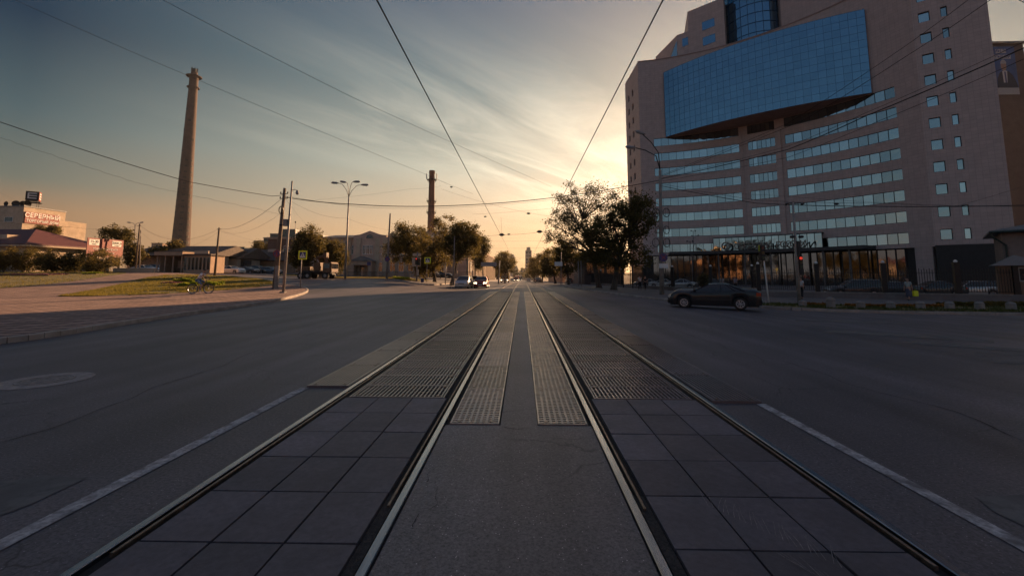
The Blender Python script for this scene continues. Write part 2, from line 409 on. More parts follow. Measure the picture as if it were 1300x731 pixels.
# one ground sheet to the horizon
def ground_sheet():
    xs = sorted(set([-6000, -3500, -2000, -1200, -800, -500, -350] + list(range(-260, 261, 10)) + [350, 500, 800, 1200, 2000, 3500, 6000]))
    ys = sorted(set([-2000, -900, -400, -200] + list(range(-120, 641, 10)) + [700, 800, 1000, 1400, 2000, 3200, 5000, 9000]))
    vs = [(x, y, zt(x, y) - 0.16) for y in ys for x in xs]; nx = len(xs)
    fs = [(j * nx + i, j * nx + i + 1, (j + 1) * nx + i + 1, (j + 1) * nx + i) for j in range(len(ys) - 1) for i in range(nx - 1)]
    o = MB().add(vs, fs).ob('ground', M_DIRT, smooth=True); o['kind'] = 'structure'
ground_sheet()
# asphalt: the crossing, both arms, and the tram street running away
drape('road', [(-95, -40), (95, -40), (95, 26), (34, 60), (13, 72), (13, 130), (-14, 130), (-14, 118), (-95, 118)], M_ASPH, 0.0, 1.5)
def strip(name, x0, x1, y0, y1, dz, m, n=40, nx=2):
    vs = []; fs = []
    for j in range(n + 1):
        y = y0 + (y1 - y0) * j / n
        for i in range(nx + 1):
            x = x0 + (x1 - x0) * i / nx; vs.append((x, y, zt(x, y) + dz))
    w = nx + 1
    for j in range(n):
        for i in range(nx): fs.append((j * w + i, j * w + i + 1, (j + 1) * w + i + 1, (j + 1) * w + i))
    o = MB().add(vs, fs).ob(name, m, smooth=True); o['kind'] = 'structure'; return o
strip('far_road', -13, 13, 130.0, 900, 0.0, M_ASPH, 120, 10)
# ---- track bed
RAILS = (-2.417, -0.828, 0.828, 2.417)
M_SLAB = mat('concrete_slab', (0.122, 0.108, 0.128), 0.62, var=0.16, scale=22, damt=0.6, dark=(0.070, 0.064, 0.072), dscale=1.8, bump=0.12, bscale=160, spec=0.4)
M_GRIT = mat('groove_grit', (0.042, 0.037, 0.037), 0.95, var=0.4, scale=40, bump=1.0, bscale=90)
M_GRIT_SHADE = mat('slot_shade_dirt', (0.012, 0.011, 0.012), 0.95, var=0.3, scale=20)  # near-black grit: shade of the slots and grooves put into the colour
M_RAIL = mat('worn_steel', (0.30, 0.31, 0.35), 0.20, 1.0, var=0.15, scale=6, stretch=(8, 0.3, 8), bump=0.12, bscale=30)
M_LIP = mat('rusty_steel', (0.20, 0.15, 0.12), 0.45, 0.8, var=0.3, scale=12, bump=0.2)
M_MAT = mat('crossing_mat', (0.21, 0.155, 0.155), 0.28, var=0.22, scale=4, bump=0.15, bscale=50, spec=0.75)
M_MATO = mat('outer_mat_rubber', (0.23, 0.175, 0.175), 0.30, var=0.22, scale=4, spec=0.75)
M_MATB = mat('crossing_mat_pale', (0.25, 0.19, 0.175), 0.26, var=0.22, scale=4, bump=0.15, bscale=50, spec=0.75)
strip('shaded_track_grit', -2.46, -0.80, -1, 42, 0.004, M_GRIT_SHADE, 60)  # floor strips coloured dark for the depth of grooves and mat slots
strip('shaded_track_grit.001', 0.80, 2.46, -1, 42, 0.004, M_GRIT_SHADE, 60)
strip('shaded_track_grit.002', -3.12, -2.46, 6.37, 42, 0.004, M_GRIT_SHADE, 60)
strip('shaded_track_grit.003', 2.46, 3.12, 5.73, 42, 0.004, M_GRIT_SHADE, 60)
strip('shaded_track_grit.004', -0.80, 0.80, 4.8, 42, 0.004, M_GRIT_SHADE, 60)
def slabs(x0, x1, rows, name):
    mb = MB(); cw = (x1 - x0) / 3
    for j in range(rows):
        y0 = 5.78 - (j + 1) * 0.612; 
        for i in range(3):
            a = x0 + i * cw; g = 0.006 + random.random() * .004
            t = random.uniform(-0.003, 0.003); tl = random.uniform(-0.002, 0.002)
            vs = [(a + g, y0 + g, 0.028 + t + tl), (a + cw - g, y0 + g, 0.028 + t - tl), (a + cw - g, y0 + .612 - g, 0.028 + t), (a + g, y0 + .612 - g, 0.028 + t)]
            lo = [(v[0], v[1], -0.03) for v in vs]
            mb.add(vs + lo, [(0, 1, 2, 3), (0, 4, 5, 1), (1, 5, 6, 2), (2, 6, 7, 3), (3, 7, 4, 0)])
    o = mb.ob(name, M_SLAB); o['kind'] = 'structure'; return o
nt_ = M_SLAB.node_tree; b_s = bsdf(M_SLAB); old_ = b_s.inputs['Base Color'].links[0].from_socket
g_ = nt_.nodes.new('ShaderNodeNewGeometry'); r_ = nt_.nodes.new('ShaderNodeMapRange'); r_.inputs[3].default_value = 0.74; r_.inputs[4].default_value = 1.22; nt_.links.new(g_.outputs['Random Per Island'], r_.inputs[0])
x_ = nt_.nodes.new('ShaderNodeMixRGB'); x_.blend_type = 'MULTIPLY'; x_.inputs[0].default_value = 1; nt_.links.new(old_, x_.inputs[1]); nt_.links.new(r_.outputs[0], x_.inputs[2]); nt_.links.new(x_.outputs[0], b_s.inputs['Base Color'])
slabs(-2.30, -0.945, 12, 'slab_paving'); slabs(0.945, 2.30, 12, 'slab_paving.001')
# crumbling grit fillets beside the rails in the foreground
for nm, xa, xb in (('grit_fillet', -0.942, -0.872), ('grit_fillet.001', 0.872, 0.942)):
    strip(nm, xa, xb, -1, 3.35, 0.016, M_GRIT, 30)
# centre strip of asphalt, level with the rails
def centre():
    mb = MB()
    strip('centre_asphalt', -0.784, 0.784, -1, 4.78, 0.026, M_ASPH2, 20, 6)
    strip('centre_asphalt.001', -0.19, 0.21, 4.78, 41.6, 0.026, M_ASPH2, 60, 2)
centre()
rl = ['outer steel rail of the left tram track', 'inner steel rail of the left tram track', 'inner steel rail of the right tram track', 'outer steel rail of the right tram track']
for k, x in enumerate(RAILS):
    sgn = 1 if x > 0 else -1; inner = abs(x) < 1
    side = sgn if inner else -sgn      # groove lies towards the middle of its own track
    t = empty('tram_rail', (x, 0, 0), 0, rl[k], 'tram rail', 'steel rails of the tram tracks')
    def prof(x0, x1, z0, z1, ya, yb, m, nm, bev, par, n=70):
        ys = [ya + (yb - ya) * (i / n) ** 1.6 for i in range(n + 1)]
        vs = []; fs = []
        for y in ys:
            zz = zt(x, y)
            for q in ((x0, z0), (x0, z1 - bev), (x0 + bev, z1), (x1 - bev, z1), (x1, z1 - bev), (x1, z0)): vs.append((q[0], y, zz + q[1]))
        for i in range(n):
            for j in range(5): fs.append((i * 6 + j, i * 6 + j + 1, i * 6 + j + 7, i * 6 + j + 6))
        fs += [tuple(range(6)), tuple(n * 6 + j for j in range(5, -1, -1))]
        return MB().add(vs, fs).ob(nm, m, par)
    prof(-0.030, 0.030, -0.02, 0.038, -1, 420, M_RAIL, 'rail_head', 0.006, t)
    prof(side * 0.068 - 0.010, side * 0.068 + 0.010, -0.02, 0.032, 3.15 if inner else 2.6, 120, M_LIP, 'guard_lip', 0.003, t)
for m_ in (M_MAT, M_MATO, M_MATB):      # every mat weathered a little differently
    nt_ = m_.node_tree; b_s = bsdf(m_); old_ = b_s.inputs['Base Color'].links[0].from_socket
    g_ = nt_.nodes.new('ShaderNodeObjectInfo'); r_ = nt_.nodes.new('ShaderNodeMapRange'); r_.inputs[3].default_value = 0.62; r_.inputs[4].default_value = 1.3; nt_.links.new(g_.outputs['Random'], r_.inputs[0])
    x_ = nt_.nodes.new('ShaderNodeMixRGB'); x_.blend_type = 'MULTIPLY'; x_.inputs[0].default_value = 1; nt_.links.new(old_, x_.inputs[1]); nt_.links.new(r_.outputs[0], x_.inputs[2]); nt_.links.new(x_.outputs[0], b_s.inputs['Base Color'])
# ---- crossing mats: ribbed and pierced panels laid between and beside the rails
def panel_long(w, l, rf=0.185):       # long slots between ribs
    mb = MB(); n = int(w / 0.056); fr = 0.018; p = (w - 2 * fr) / n
    mb.bx(-w / 2, -w / 2 + fr, 0, l, 0, 0.032).bx(w / 2 - fr, w / 2, 0, l, 0, 0.032)
    for y in (0.006, l - 0.026): mb.bx(-w / 2 + fr, w / 2 - fr, y, y + 0.020, 0, 0.033)
    for i in range(n): 
        x = -w / 2 + fr + p * (i + .5); mb.bx(x - p * rf, x + p * rf, 0.026, l - 0.026, 0, 0.031)
    k = int(round(l / 0.15))
    for j in range(1, k): y = l * j / k; mb.bx(-w / 2 + fr, w / 2 - fr, y - .007, y + .007, 0, 0.020)
    return mb
def panel_holes(w, l, nx, py):   # rows of short crosswise slots
    mb = MB(); fr = 0.016
    mb.bx(-w / 2, -w / 2 + fr, 0, l, 0, 0.034).bx(w / 2 - fr, w / 2, 0, l, 0, 0.034).bx(-w / 2, w / 2, 0.004, 0.022, 0, 0.034).bx(-w / 2, w / 2, l - 0.020, l - 0.004, 0, 0.034)
    px_ = (w - 2 * fr) / nx
    for i in range(1, nx): x = -w / 2 + fr + px_ * i; mb.bx(x - px_ * .20, x + px_ * .20, .02, l - .02, 0, 0.030)
    n = int(l / py)
    for j in range(1, n): y = l * j / n; mb.bx(-w / 2 + fr, w / 2 - fr, y - py * .20, y + py * .20, 0, 0.033)
    return mb
def bolts(w, l, par):
    for sx in (-1, 1):
        for y in (0.07, l - 0.07):
            mb = MB().tube([(sx * (w / 2 - .09), y, .02), (sx * (w / 2 - .09), y, .037)], 0.022, 8); mb.ob('bolt', M_LIP, par)
def lay(proto, x, ys, l, label, group):
    first = True
    for y in ys:
        o = proto if first else copy_tree(proto); first = False
        yc = y + l / 2
        if label and y == ys[0]: relabel(o, 'nearest ' + label)
        elif label and y == ys[1]: relabel(o, 'second nearest ' + label)
        elif label and y == ys[-1]: relabel(o, 'farthest ' + label)
        elif label: relabel(o, 'one of the middle ones: ' + label)
        s = (zt(x, y + l) - zt(x, y)) / l
        o.location = (x, y, zt(x, y) + random.uniform(-.002, .003)); o.rotation_euler = (math.atan(s) + random.uniform(-.003, .003), random.uniform(-.003, .003), random.uniform(-.002, .002))
for sx, side in ((-1, 'left'), (1, 'right')):
    w = 1.27; l = 0.608
    t = empty('crossing_mat', (0, 0, 0), 0, 'dark ribbed rubber mat lying between the two rails of the %s tram track' % side, 'rubber mat', 'ribbed mats between the rails of the %s track' % side)
    panel_long(w, l).ob('panel', M_MAT, t); bolts(w, l, t)
    lay(t, sx * 1.625, [5.80 + 0.614 * i for i in range(57)], l, 'ribbed rubber mat between the rails of the %s track' % side, None)
    w = 0.535; l = 1.47
    t = empty('inner_mat', (0, 0, 0), 0, 'pale pierced mat beside the inner rail of the %s track, by the middle asphalt strip' % side, 'rubber mat', 'pierced mats on the middle side of the %s track' % side)
    panel_holes(w, l, 8, 0.062).ob('panel', M_MATB, t); bolts(w, l, t)
    lay(t, sx * 0.475 + (0.01 if sx > 0 else 0), [4.80 + 1.477 * i for i in range(25)], l, 'pierced mat at the middle side of the %s track' % side, None)
    w = 0.62; l = 1.47
    t = empty('outer_mat', (0, 0, 0), 0, 'fine mesh rubber mat outside the outer rail of the %s track, by the asphalt lane' % side, 'rubber mat', 'mesh mats outside the %s track' % side)
    panel_long(w, l, 0.29).ob('panel', M_MATO, t); bolts(w, l, t)
    y0 = 6.36 if sx < 0 else 5.72
    lay(t, sx * 2.80, [y0 + 1.477 * i for i in range(24)], l, 'mesh mat outside the outer rail of the %s track' % side, None)
# ---- painted lines
strip('lane_line', -3.20, -3.07, -1, 6.34, 0.006, M_PAINT, 12)
strip('lane_line.001', 3.03, 3.15, -1, 5.70, 0.006, M_PAINT, 12)
strip('lane_line.002', -3.35, -3.23, 44, 300, 0.006, M_PAINT, 60)
strip('lane_line.003', -6.9, -6.78, 58, 62, 0.006, M_PAINT, 3)
strip('lane_line.004', 3.23, 3.35, 46, 300, 0.006, M_PAINT, 60)
for i in range(14):
    strip('lane_dash', -6.9, -6.78, 66 + i * 9, 70 + i * 9, 0.006, M_PAINT, 3)
def gstrip(name, pts, m, dz=0.006):
    P = [gp(*p) for p in pts]; return drape(name, [(p.x, p.y) for p in P], m, dz, 1.5)
gstrip('faded_marking', [(1046, 419), (1180, 424), (1262, 432), (1262, 436), (1180, 430), (1046, 422)], M_PAINT_FAINT)
gstrip('faded_marking.001', [(1150, 432), (1300, 443), (1300, 447), (1150, 436)], M_PAINT_FAINT)
gstrip('faded_marking.002', [(1258, 457), (1300, 459), (1300, 462), (1262, 461)], M_PAINT_FAINT)
gstrip('faded_marking.003', [(1010, 406), (1100, 408), (1180, 413), (1100, 411), (1010, 408)], M_PAINT_FAINT)
gstrip('faded_marking.004', [(1240, 446), (1300, 450), (1300, 452), (1240, 448)], M_PAINT_FAINT)
gstrip('asphalt_patch', [(1240, 632), (1300, 628), (1300, 668), (1262, 650)], M_PAINT_FAINT, 0.005)
gstrip('asphalt_patch.001', [(0, 612), (60, 604), (110, 607), (40, 640), (0, 655)], M_PAINT_FAINT, 0.005)
# cracks, tar seams and scrapes as thin irregular strips on the surface
def crack(name, starts, m, z, w0=.006, n=26, step=.05, rnd=random.Random(5), wander=.9):
    mb = MB()
    for (x, y, a, ln, w) in starts:
        k = max(4, int(ln / step)); P = [(x, y)]; an = a
        for _ in range(k): an += rnd.uniform(-wander, wander) * .5; an = a + (an - a) * .8; P.append((P[-1][0] + math.cos(an) * step, P[-1][1] + math.sin(an) * step))
        vs = []; 
        for i, (px_, py_) in enumerate(P):
            ww = w * rnd.uniform(.35, 1.2) * (1 - .7 * i / len(P)); vs += [(px_ - ww * math.sin(a), py_ + ww * math.cos(a), zt(px_, py_) + z), (px_ + ww * math.sin(a), py_ - ww * math.cos(a), zt(px_, py_) + z)]
        mb.add(vs, [(2 * i, 2 * i + 1, 2 * i + 3, 2 * i + 2) for i in range(len(P) - 1)])
    o = mb.ob(name, m); o['kind'] = 'structure'; return o
M_CRK = mat('crack_dirt', (0.022, 0.020, 0.022), 0.95, var=.3, scale=30)
rr_ = random.Random(11)
cs = [(-.72, 2.3, 1.50, .9, .003), (-.66, 2.9, 1.5, .8, .003), (-.70, 3.5, 1.2, .35, .003), (.35, 4.4, .1, .35, .006), (-.15, 4.72, 0, .32, .008)]
cs += [(rr_.uniform(-.7, .7), rr_.uniform(2.0, 4.6), rr_.uniform(0, 3), rr_.uniform(.05, .12), .0022) for _ in range(4)]
crack('asphalt_cracks', cs, M_CRK, .0305, step=.03, wander=1.3)
crack('tar_seam', [(-5.2, 3.0, 1.62, 26, .008), (4.9, 2.5, 1.55, 24, .008), (9.0, 8, .25, 14, .010)], M_CRK, .0055, step=.12, wander=.5)
M_SCR = mat('scraped_concrete', (0.24, 0.22, 0.22), 0.7, var=.4, scale=40)
crack('scrape_marks', [(1.35 + i * .022, 3.2 - i * .03, 1.25 + rr_.uniform(-.12, .12), rr_.uniform(.05, .22), .0022) for i in range(22)] + [(1.60 + i * .016, 2.55 - i * .03, 1.9 + rr_.uniform(-.2, .2), rr_.uniform(.05, .15), .002) for i in range(12)], M_SCR, .0345, wander=.3)
# manhole: frame and cast lid
mh = gp(58, 483); M_IRON = mat('cast_iron', (0.26, 0.235, 0.225), 0.6, 0.1, var=0.2, scale=10, bump=0.3)
M_CONC = mat('concrete', (0.24, 0.225, 0.21), 0.88, var=0.18, scale=3, damt=0.4, bump=0.3, bscale=25)
t = empty('manhole', (mh.x, mh.y, mh.z), 0, 'round cast iron manhole cover with ringed pattern in the left road', 'manhole cover')
def ring(r0, r1, z0, z1, n=48):
    vs = []; fs = []
    for i in range(n):
        a = 2 * math.pi * i / n
        for r, z in ((r0, z0), (r0, z1), (r1, z1), (r1, z0)): vs.append((r * math.cos(a), r * math.sin(a), z))
    for i in range(n):
        j = (i + 1) % n
        for k in range(3): fs.append((i * 4 + k, i * 4 + k + 1, j * 4 + k + 1, j * 4 + k))
    return MB().add(vs, fs)
M_MANRING = mat('manhole_collar', (0.28, 0.25, 0.24), 0.8, var=0.2, scale=8, bump=0.4)
ring(0.34, 0.56, 0, 0.008).ob('collar', M_MANRING, t)
lid = MB().tube([(0, 0, 0), (0, 0, 0.008)], 0.335, 40)
for r in (0.08, 0.17, 0.26, 0.32):
    rr = ring(r - .014, r + .014, 0.008, 0.015, 36); lid.add(rr.v, rr.f)
for i in range(8):
    a = math.pi * i / 4; lid.box((0.21 * math.cos(a), 0.21 * math.sin(a), .011), (.13, .02, .008), a)
lid.ob('lid', M_IRON, t)
# ================================================================== PAVEMENTS
M_PAVER = brick_mat('red_grey_pavers', (0.22, 0.14, 0.115), (0.36, 0.24, 0.20), (0.07, 0.045, 0.04), 0.8, 0.5, 0.07, bump=0.8, offset=0.0, vertical=False, var=0.3)
M_PAVE = mat('pavement_asphalt', (0.14, 0.125, 0.12), 0.85, var=0.15, scale=1.2, bump=0.3, bscale=50, damt=0.4, dscale=0.5)
M_TURF = mat('turf_soil', (0.155, 0.135, 0.045), 0.95, var=0.35, scale=2.5, bump=0.6, bscale=20, damt=0.6, dark=(0.12, 0.085, 0.05), dscale=0.8)
def xy(px, py, dz=0.13): p = gp(px, py, dz); return (p.x, p.y)
# left island: kerb line from the frame's left edge to the rounded tip and back along the side road
kl = [(-13.2, 4.0), (-13.2, 8.0)] + [xy(*q) for q in ((0, 430), (80, 419.5), (160, 407), (230, 397), (290, 389), (340, 382), (375, 374.5), (389, 369.8), (391, 366.5), (384, 363.2), (368, 361.2), (345, 359.5))]
kl = [(-14.5, -30)] + kl
bk = [kl[-1], (-36, 50), (-46, 60), (-60, 66), (-80, 70), (-95, 72)]
line = smooth_line(kl, 2)
backl = smooth_line(bk, 1)
isl = [(p[0], p[1]) for p in line] + [(p[0], p[1]) for p in backl[1:]] + [(-95, -30)]
drape('pavement', isl, M_PAVER, 0.13, 1.5)
kerb('kerb', line, M_KERB); kerb('kerb.001', backl, M_KERB, step=2)
def patch(name, pts, dz=0.15):
    P = [gp(a, b, 0.13, 92) for a, b in pts]; return [(p.x, p.y) for p in smooth_line(P + [P[0]], 1)][:-1]
g2 = patch('g2', [(74, 376.4), (110, 370), (150, 361.5), (185, 352.5), (215, 348.6), (280, 349.5), (330, 354), (356, 360.0), (345, 362.6), (300, 367.3), (255, 370.6), (200, 373.5), (130, 376)])
g1 = patch('g1', [(-60, 344.5), (20, 344.6), (100, 345), (150, 345.3), (163, 346.8), (150, 349), (120, 353), (80, 359), (30, 364), (-30, 368), (-80, 369)])
drape('lawn', g2, M_TURF, 0.155, 1.5); drape('lawn.001', g1, M_TURF, 0.155, 1.5)
# museum block across the side road
kr = [(-95, 86), (-60, 82)] + [xy(*q) for q in ((352, 353.8), (400, 355.8), (440, 356.6), (490, 358.4), (525, 360.8), (545, 362.5), (565, 363.2), (580, 362.8))]
print('kr', kr[2:])
km = [(-95, 80), (-60, 76), (-40, 70), (-26, 62.5), (-18, 56.5), (-13.0, 52.5), (-11.2, 53.5), (-11.0, 58), (-11.0, 75), (-11, 118), (-11, 300), (-11, 700)]
lm = smooth_line(km, 2)
drape('pavement.001', [(p[0], p[1]) for p in lm if p[1] <= 300] + [(-11, 300), (-60, 300), (-95, 118)], M_PAVE, 0.13, 2.0)
kerb('kerb.002', [p for p in lm if p[1] < 420], M_KERB, step=2)
g3 = [(-44, 74), (-30, 66.5), (-21, 60.3), (-15.5, 56.6), (-14.2, 58), (-14.2, 66), (-30, 76), (-44, 82)]
drape('lawn.002', g3, M_TURF, 0.155, 1.5)
# right block: corner kerb, verge, footpath
krr = [(95, 19.5), (60, 21.0)] + [xy(*q) for q in ((1300, 397.5), (1200, 396), (1100, 394), (1020, 391.5), (980, 389), (925, 386), (880, 382.5), (840, 379), (800, 374.3), (765, 370), (735, 366), (712, 362.5))]
print('krr', krr[2:])
krr += [(9.6, 75), (9.6, 120), (9.6, 300), (9.6, 420)]
lr = smooth_line(krr, 2)
drape('pavement.002', [(p[0], p[1]) for p in lr if p[1] <= 300] + [(9.6, 300), (60, 300), (95, 120)], M_PAVE, 0.13, 2.0)
kerb('kerb.003', [p for p in lr], M_KERB, step=1.2)
g4a = [p for p in lr if p[0] > 11.9 and p[0] < 60 and p[1] < 40]
g4 = [(p[0], p[1] + 0.25) for p in g4a if p[0] > 13.2] 
g4 += [(g4[-1][0] + 0.6, g4[-1][1] + 2.2)]
g4 += [(16, 27.6), (22, 27.3), (30, 26.6), (45, 25.2), (60, 24)]
drape('lawn.003', g4, M_TURF, 0.155, 1.5)
# kerb edging of the verge on the path side
kerb('kerb.004', [(14.6, 28.6), (16, 27.8), (22, 27.5), (30, 26.8), (45, 25.4), (60, 24.2)], M_KERB, w=0.10, h=0.17, step=1.5)
# ---- grass: tufts of blades over the lawns
def leaf_mat(name, c1, c2, trans=0.35, rough=0.6, scale=0.8):
    m = bpy.data.materials.new(name); m.use_nodes = True; nt = m.node_tree; N = nt.nodes; L = nt.links
    b = bsdf(m); b.inputs['Roughness'].default_value = rough; b.inputs['Specular IOR Level'].default_value = 0.25
    g = N.new('ShaderNodeNewGeometry'); no = N.new('ShaderNodeTexNoise'); no.inputs['Scale'].default_value = scale; no.inputs['Detail'].default_value = 3
    L.new(g.outputs['Position'], no.inputs[0])
    ad = N.new('ShaderNodeMath'); ad.operation = 'ADD'; L.new(no.outputs[0], ad.inputs[0])
    sc = N.new('ShaderNodeMath'); sc.operation = 'MULTIPLY_ADD'; sc.inputs[1].default_value = 0.5; sc.inputs[2].default_value = -0.25
    L.new(g.outputs['Random Per Island'], sc.inputs[0]); L.new(sc.outputs[0], ad.inputs[1])
    rp = N.new('ShaderNodeValToRGB'); L.new(ad.outputs[0], rp.inputs[0])
    rp.color_ramp.elements[0].position = 0.25; rp.color_ramp.elements[0].color = c1 + (1,)
    rp.color_ramp.elements[1].position = 0.8; rp.color_ramp.elements[1].color = c2 + (1,)
    L.new(rp.outputs[0], b.inputs['Base Color'])
    tr = N.new('ShaderNodeBsdfTranslucent'); L.new(rp.outputs[0], tr.inputs[0])
    mx = N.new('ShaderNodeMixShader'); mx.inputs[0].default_value = trans
    out = N['Material Output']; L.new(b.outputs[0], mx.inputs[1]); L.new(tr.outputs[0], mx.inputs[2]); L.new(mx.outputs[0], out.inputs[0])
    return m
M_GRASS = leaf_mat('grass_blades', (0.14, 0.13, 0.022), (0.36, 0.28, 0.06), 0.4, 0.7, 0.7)
M_GRASSG = leaf_mat('green_grass_blades', (0.045, 0.065, 0.014), (0.11, 0.115, 0.03), 0.4, 0.7, 0.7)
def inside(p, poly):
    c = False; n = len(poly)
    for i in range(n):
        a = poly[i]; b = poly[i - 1]
        if (a[1] > p[1]) != (b[1] > p[1]) and p[0] < (b[0] - a[0]) * (p[1] - a[1]) / (b[1] - a[1]) + a[0]: c = not c
    return c
def grass(name, poly, n, h, m, near=None):
    rnd = random.Random(len(poly) * 13 + n); mb = MB()
    x0 = min(p[0] for p in poly); x1 = max(p[0] for p in poly); y0 = min(p[1] for p in poly); y1 = max(p[1] for p in poly)
    k = 0; tries = 0
    while k < n and tries < n * 12:
        tries += 1
        x = rnd.uniform(x0, x1); y = y0 + (y1 - y0) * rnd.random() ** 1.5
        if not inside((x, y), poly): continue
        if pnoise(Vector((x * .5, y * .5, 3))) < -0.30: continue
        k += 1; z = zt(x, y) + 0.155
        for _ in range(3):
            a = rnd.uniform(0, 6.28); hh = h * rnd.uniform(.5, 1.4); w = 0.014; bx = x + rnd.uniform(-.05, .05); by = y + rnd.uniform(-.05, .05)
            dx, dy = math.cos(a) * w, math.sin(a) * w; lx, ly = rnd.uniform(-.05, .05), rnd.uniform(-.05, .05)
            mb.add([(bx - dx, by - dy, z), (bx + dx, by + dy, z), (bx + lx, by + ly, z + hh)], [(0, 1, 2)])
    o = mb.ob(name, m); tag(o, None, None, None, 'stuff'); return o
grass('grass', g2, 14000, 0.10, M_GRASS); grass('grass.001', g1, 9000, 0.10, M_GRASS)
grass('grass.002', g3, 6000, 0.10, M_GRASS); grass('grass.003', g4, 9000, 0.09, M_GRASSG)
# ================================================================== BIG OFFICE BUILDING
def circ3(a, b, c):
    ax, ay = a; bx_, by = b; cx, cy = c
    d = 2 * (ax * (by - cy) + bx_ * (cy - ay) + cx * (ay - by))
    ux = ((ax * ax + ay * ay) * (by - cy) + (bx_ * bx_ + by * by) * (cy - ay) + (cx * cx + cy * cy) * (ay - by)) / d
    uy = ((ax * ax + ay * ay) * (cx - bx_) + (bx_ * bx_ + by * by) * (ax - cx) + (cx * cx + cy * cy) * (bx_ - ax)) / d
    return ux, uy, math.hypot(ax - ux, ay - uy)
class Arc:
    def __init__(s, a, b, c):
        s.cx, s.cy, s.r = circ3(a, b, c)
        s.a0 = math.atan2(a[1] - s.cy, a[0] - s.cx); s.a1 = math.atan2(c[1] - s.cy, c[0] - s.cx); s.am = math.atan2(b[1] - s.cy, b[0] - s.cx)
        if s.a1 - s.a0 > math.pi: s.a1 -= 2 * math.pi
        if s.a0 - s.a1 > math.pi: s.a1 += 2 * math.pi
        # sign of outward-to-camera direction: towards the origin side
        m = s.p(0.5); s.sg = 1 if (-(m[0]) * (m[0] - s.cx) - m[1] * (m[1] - s.cy)) > 0 else -1
    def p(s, t, off=0.0):
        a = s.a0 + (s.a1 - s.a0) * t; r = s.r + off * getattr(s, 'sg', 1)
        return (s.cx + r * math.cos(a), s.cy + r * math.sin(a))
    def tpx(s, px):
        q0 = at(px, 349, 100); k = (q0.x - 0.05) / q0.y; lo, hi = -0.05, 1.05
        for _ in range(50):
            m = (lo + hi) / 2; q = s.p(m)
            if (q[0] - 0.05) / q[1] < k: lo = m
            else: hi = m
        return lo
    def length(s): return abs(s.a1 - s.a0) * s.r
    def slab(s, mb, t0, t1, z0, z1, o0, o1, step=1.2):
        """curved box between offsets o0 (back) and o1 (front)"""
        n = max(1, int(abs(t1 - t0) * s.length() / step)); vs = []; fs = []
        for i in range(n + 1):
            t = t0 + (t1 - t0) * i / n; f = s.p(t, o1); b = s.p(t, o0)
            vs += [(f[0], f[1], z0), (f[0], f[1], z1), (b[0], b[1], z1), (b[0], b[1], z0)]
        for i in range(n):
            for k in range(4): fs.append((i * 4 + k, i * 4 + (k + 1) % 4, i * 4 + 4 + (k + 1) % 4, i * 4 + 4 + k))
        fs += [(0, 1, 2, 3), (n * 4 + 3, n * 4 + 2, n * 4 + 1, n * 4)]
        mb.add(vs, fs)
def glass(name, col, rough=0.05, metal=1.0, wav=0.03, wscale=0.35, pane=0.06):
    m = bpy.data.materials.new(name); m.use_nodes = True; nt = m.node_tree; N = nt.nodes; L = nt.links
    b = bsdf(m); b.inputs['Base Color'].default_value = col + (1,); b.inputs['Roughness'].default_value = rough; b.inputs['Metallic'].default_value = metal
    g = N.new('ShaderNodeNewGeometry'); no = N.new('ShaderNodeTexNoise'); no.inputs['Scale'].default_value = wscale; no.inputs['Detail'].default_value = 2
    L.new(g.outputs['Position'], no.inputs[0])
    mr = N.new('ShaderNodeMapRange'); mr.inputs[3].default_value = 1 - pane; mr.inputs[4].default_value = 1 + pane
    oi = N.new('ShaderNodeObjectInfo'); fr = N.new('ShaderNodeMath'); fr.operation = 'ADD'; L.new(g.outputs['Random Per Island'], fr.inputs[0]); L.new(oi.outputs['Random'], fr.inputs[1])
    f2 = N.new('ShaderNodeMath'); f2.operation = 'FRACT'; L.new(fr.outputs[0], f2.inputs[0]); L.new(f2.outputs[0], mr.inputs[0])
    mx = N.new('ShaderNodeMixRGB'); mx.blend_type = 'MULTIPLY'; mx.inputs[0].default_value = 1; mx.inputs[1].default_value = col + (1,); L.new(mr.outputs[0], mx.inputs[2])
    L.new(mx.outputs[0], b.inputs['Base Color'])
    bp = N.new('ShaderNodeBump'); bp.inputs['Strength'].default_value = wav; bp.inputs['Distance'].default_value = 1.0; L.new(no.outputs[0], bp.inputs['Height']); L.new(bp.outputs[0], b.inputs['Normal'])
    return m
M_TILE = brick_mat('pink_granite_tiles', (0.44, 0.36, 0.34), (0.49, 0.40, 0.38), (0.34, 0.28, 0.265), 0.75, 0.6, 0.02, rough=0.7, bump=0.15, var=0.16, offset=0.0)
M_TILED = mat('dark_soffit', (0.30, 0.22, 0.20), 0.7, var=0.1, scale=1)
M_STONEC = mat('column_stone', (0.14, 0.12, 0.115), 0.7, var=0.15)
M_CANO = mat('dark_canopy_metal', (0.05, 0.045, 0.045), 0.6, var=0.2, scale=3)
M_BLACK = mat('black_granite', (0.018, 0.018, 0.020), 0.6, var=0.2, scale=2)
M_BGLASS = glass('blue_mirror_glass', (0.20, 0.34, 0.46), 0.06, wav=0.06)
M_WGLASS = glass('window_mirror_glass', (0.40, 0.49, 0.52), 0.04, wav=0.05, pane=0.22)
M_DGLASS = glass('dark_lobby_glass', (0.24, 0.22, 0.21), 0.05, wav=0.012)
M_FRAME = mat('dark_window_frame', (0.03, 0.032, 0.036), 0.5, 0.3, var=0.1)
M_MULL = mat('curtain_wall_bars', (0.05, 0.10, 0.17), 0.4, 0.5, var=0.1)
def camplan(px, depth):
    """plan point at a given depth along the view axis under photo column px"""
    X = (px - 650) / 540 * depth; return (X * math.cos(YAW) - depth * math.sin(YAW) + .05, X * math.sin(YAW) + depth * math.cos(YAW))
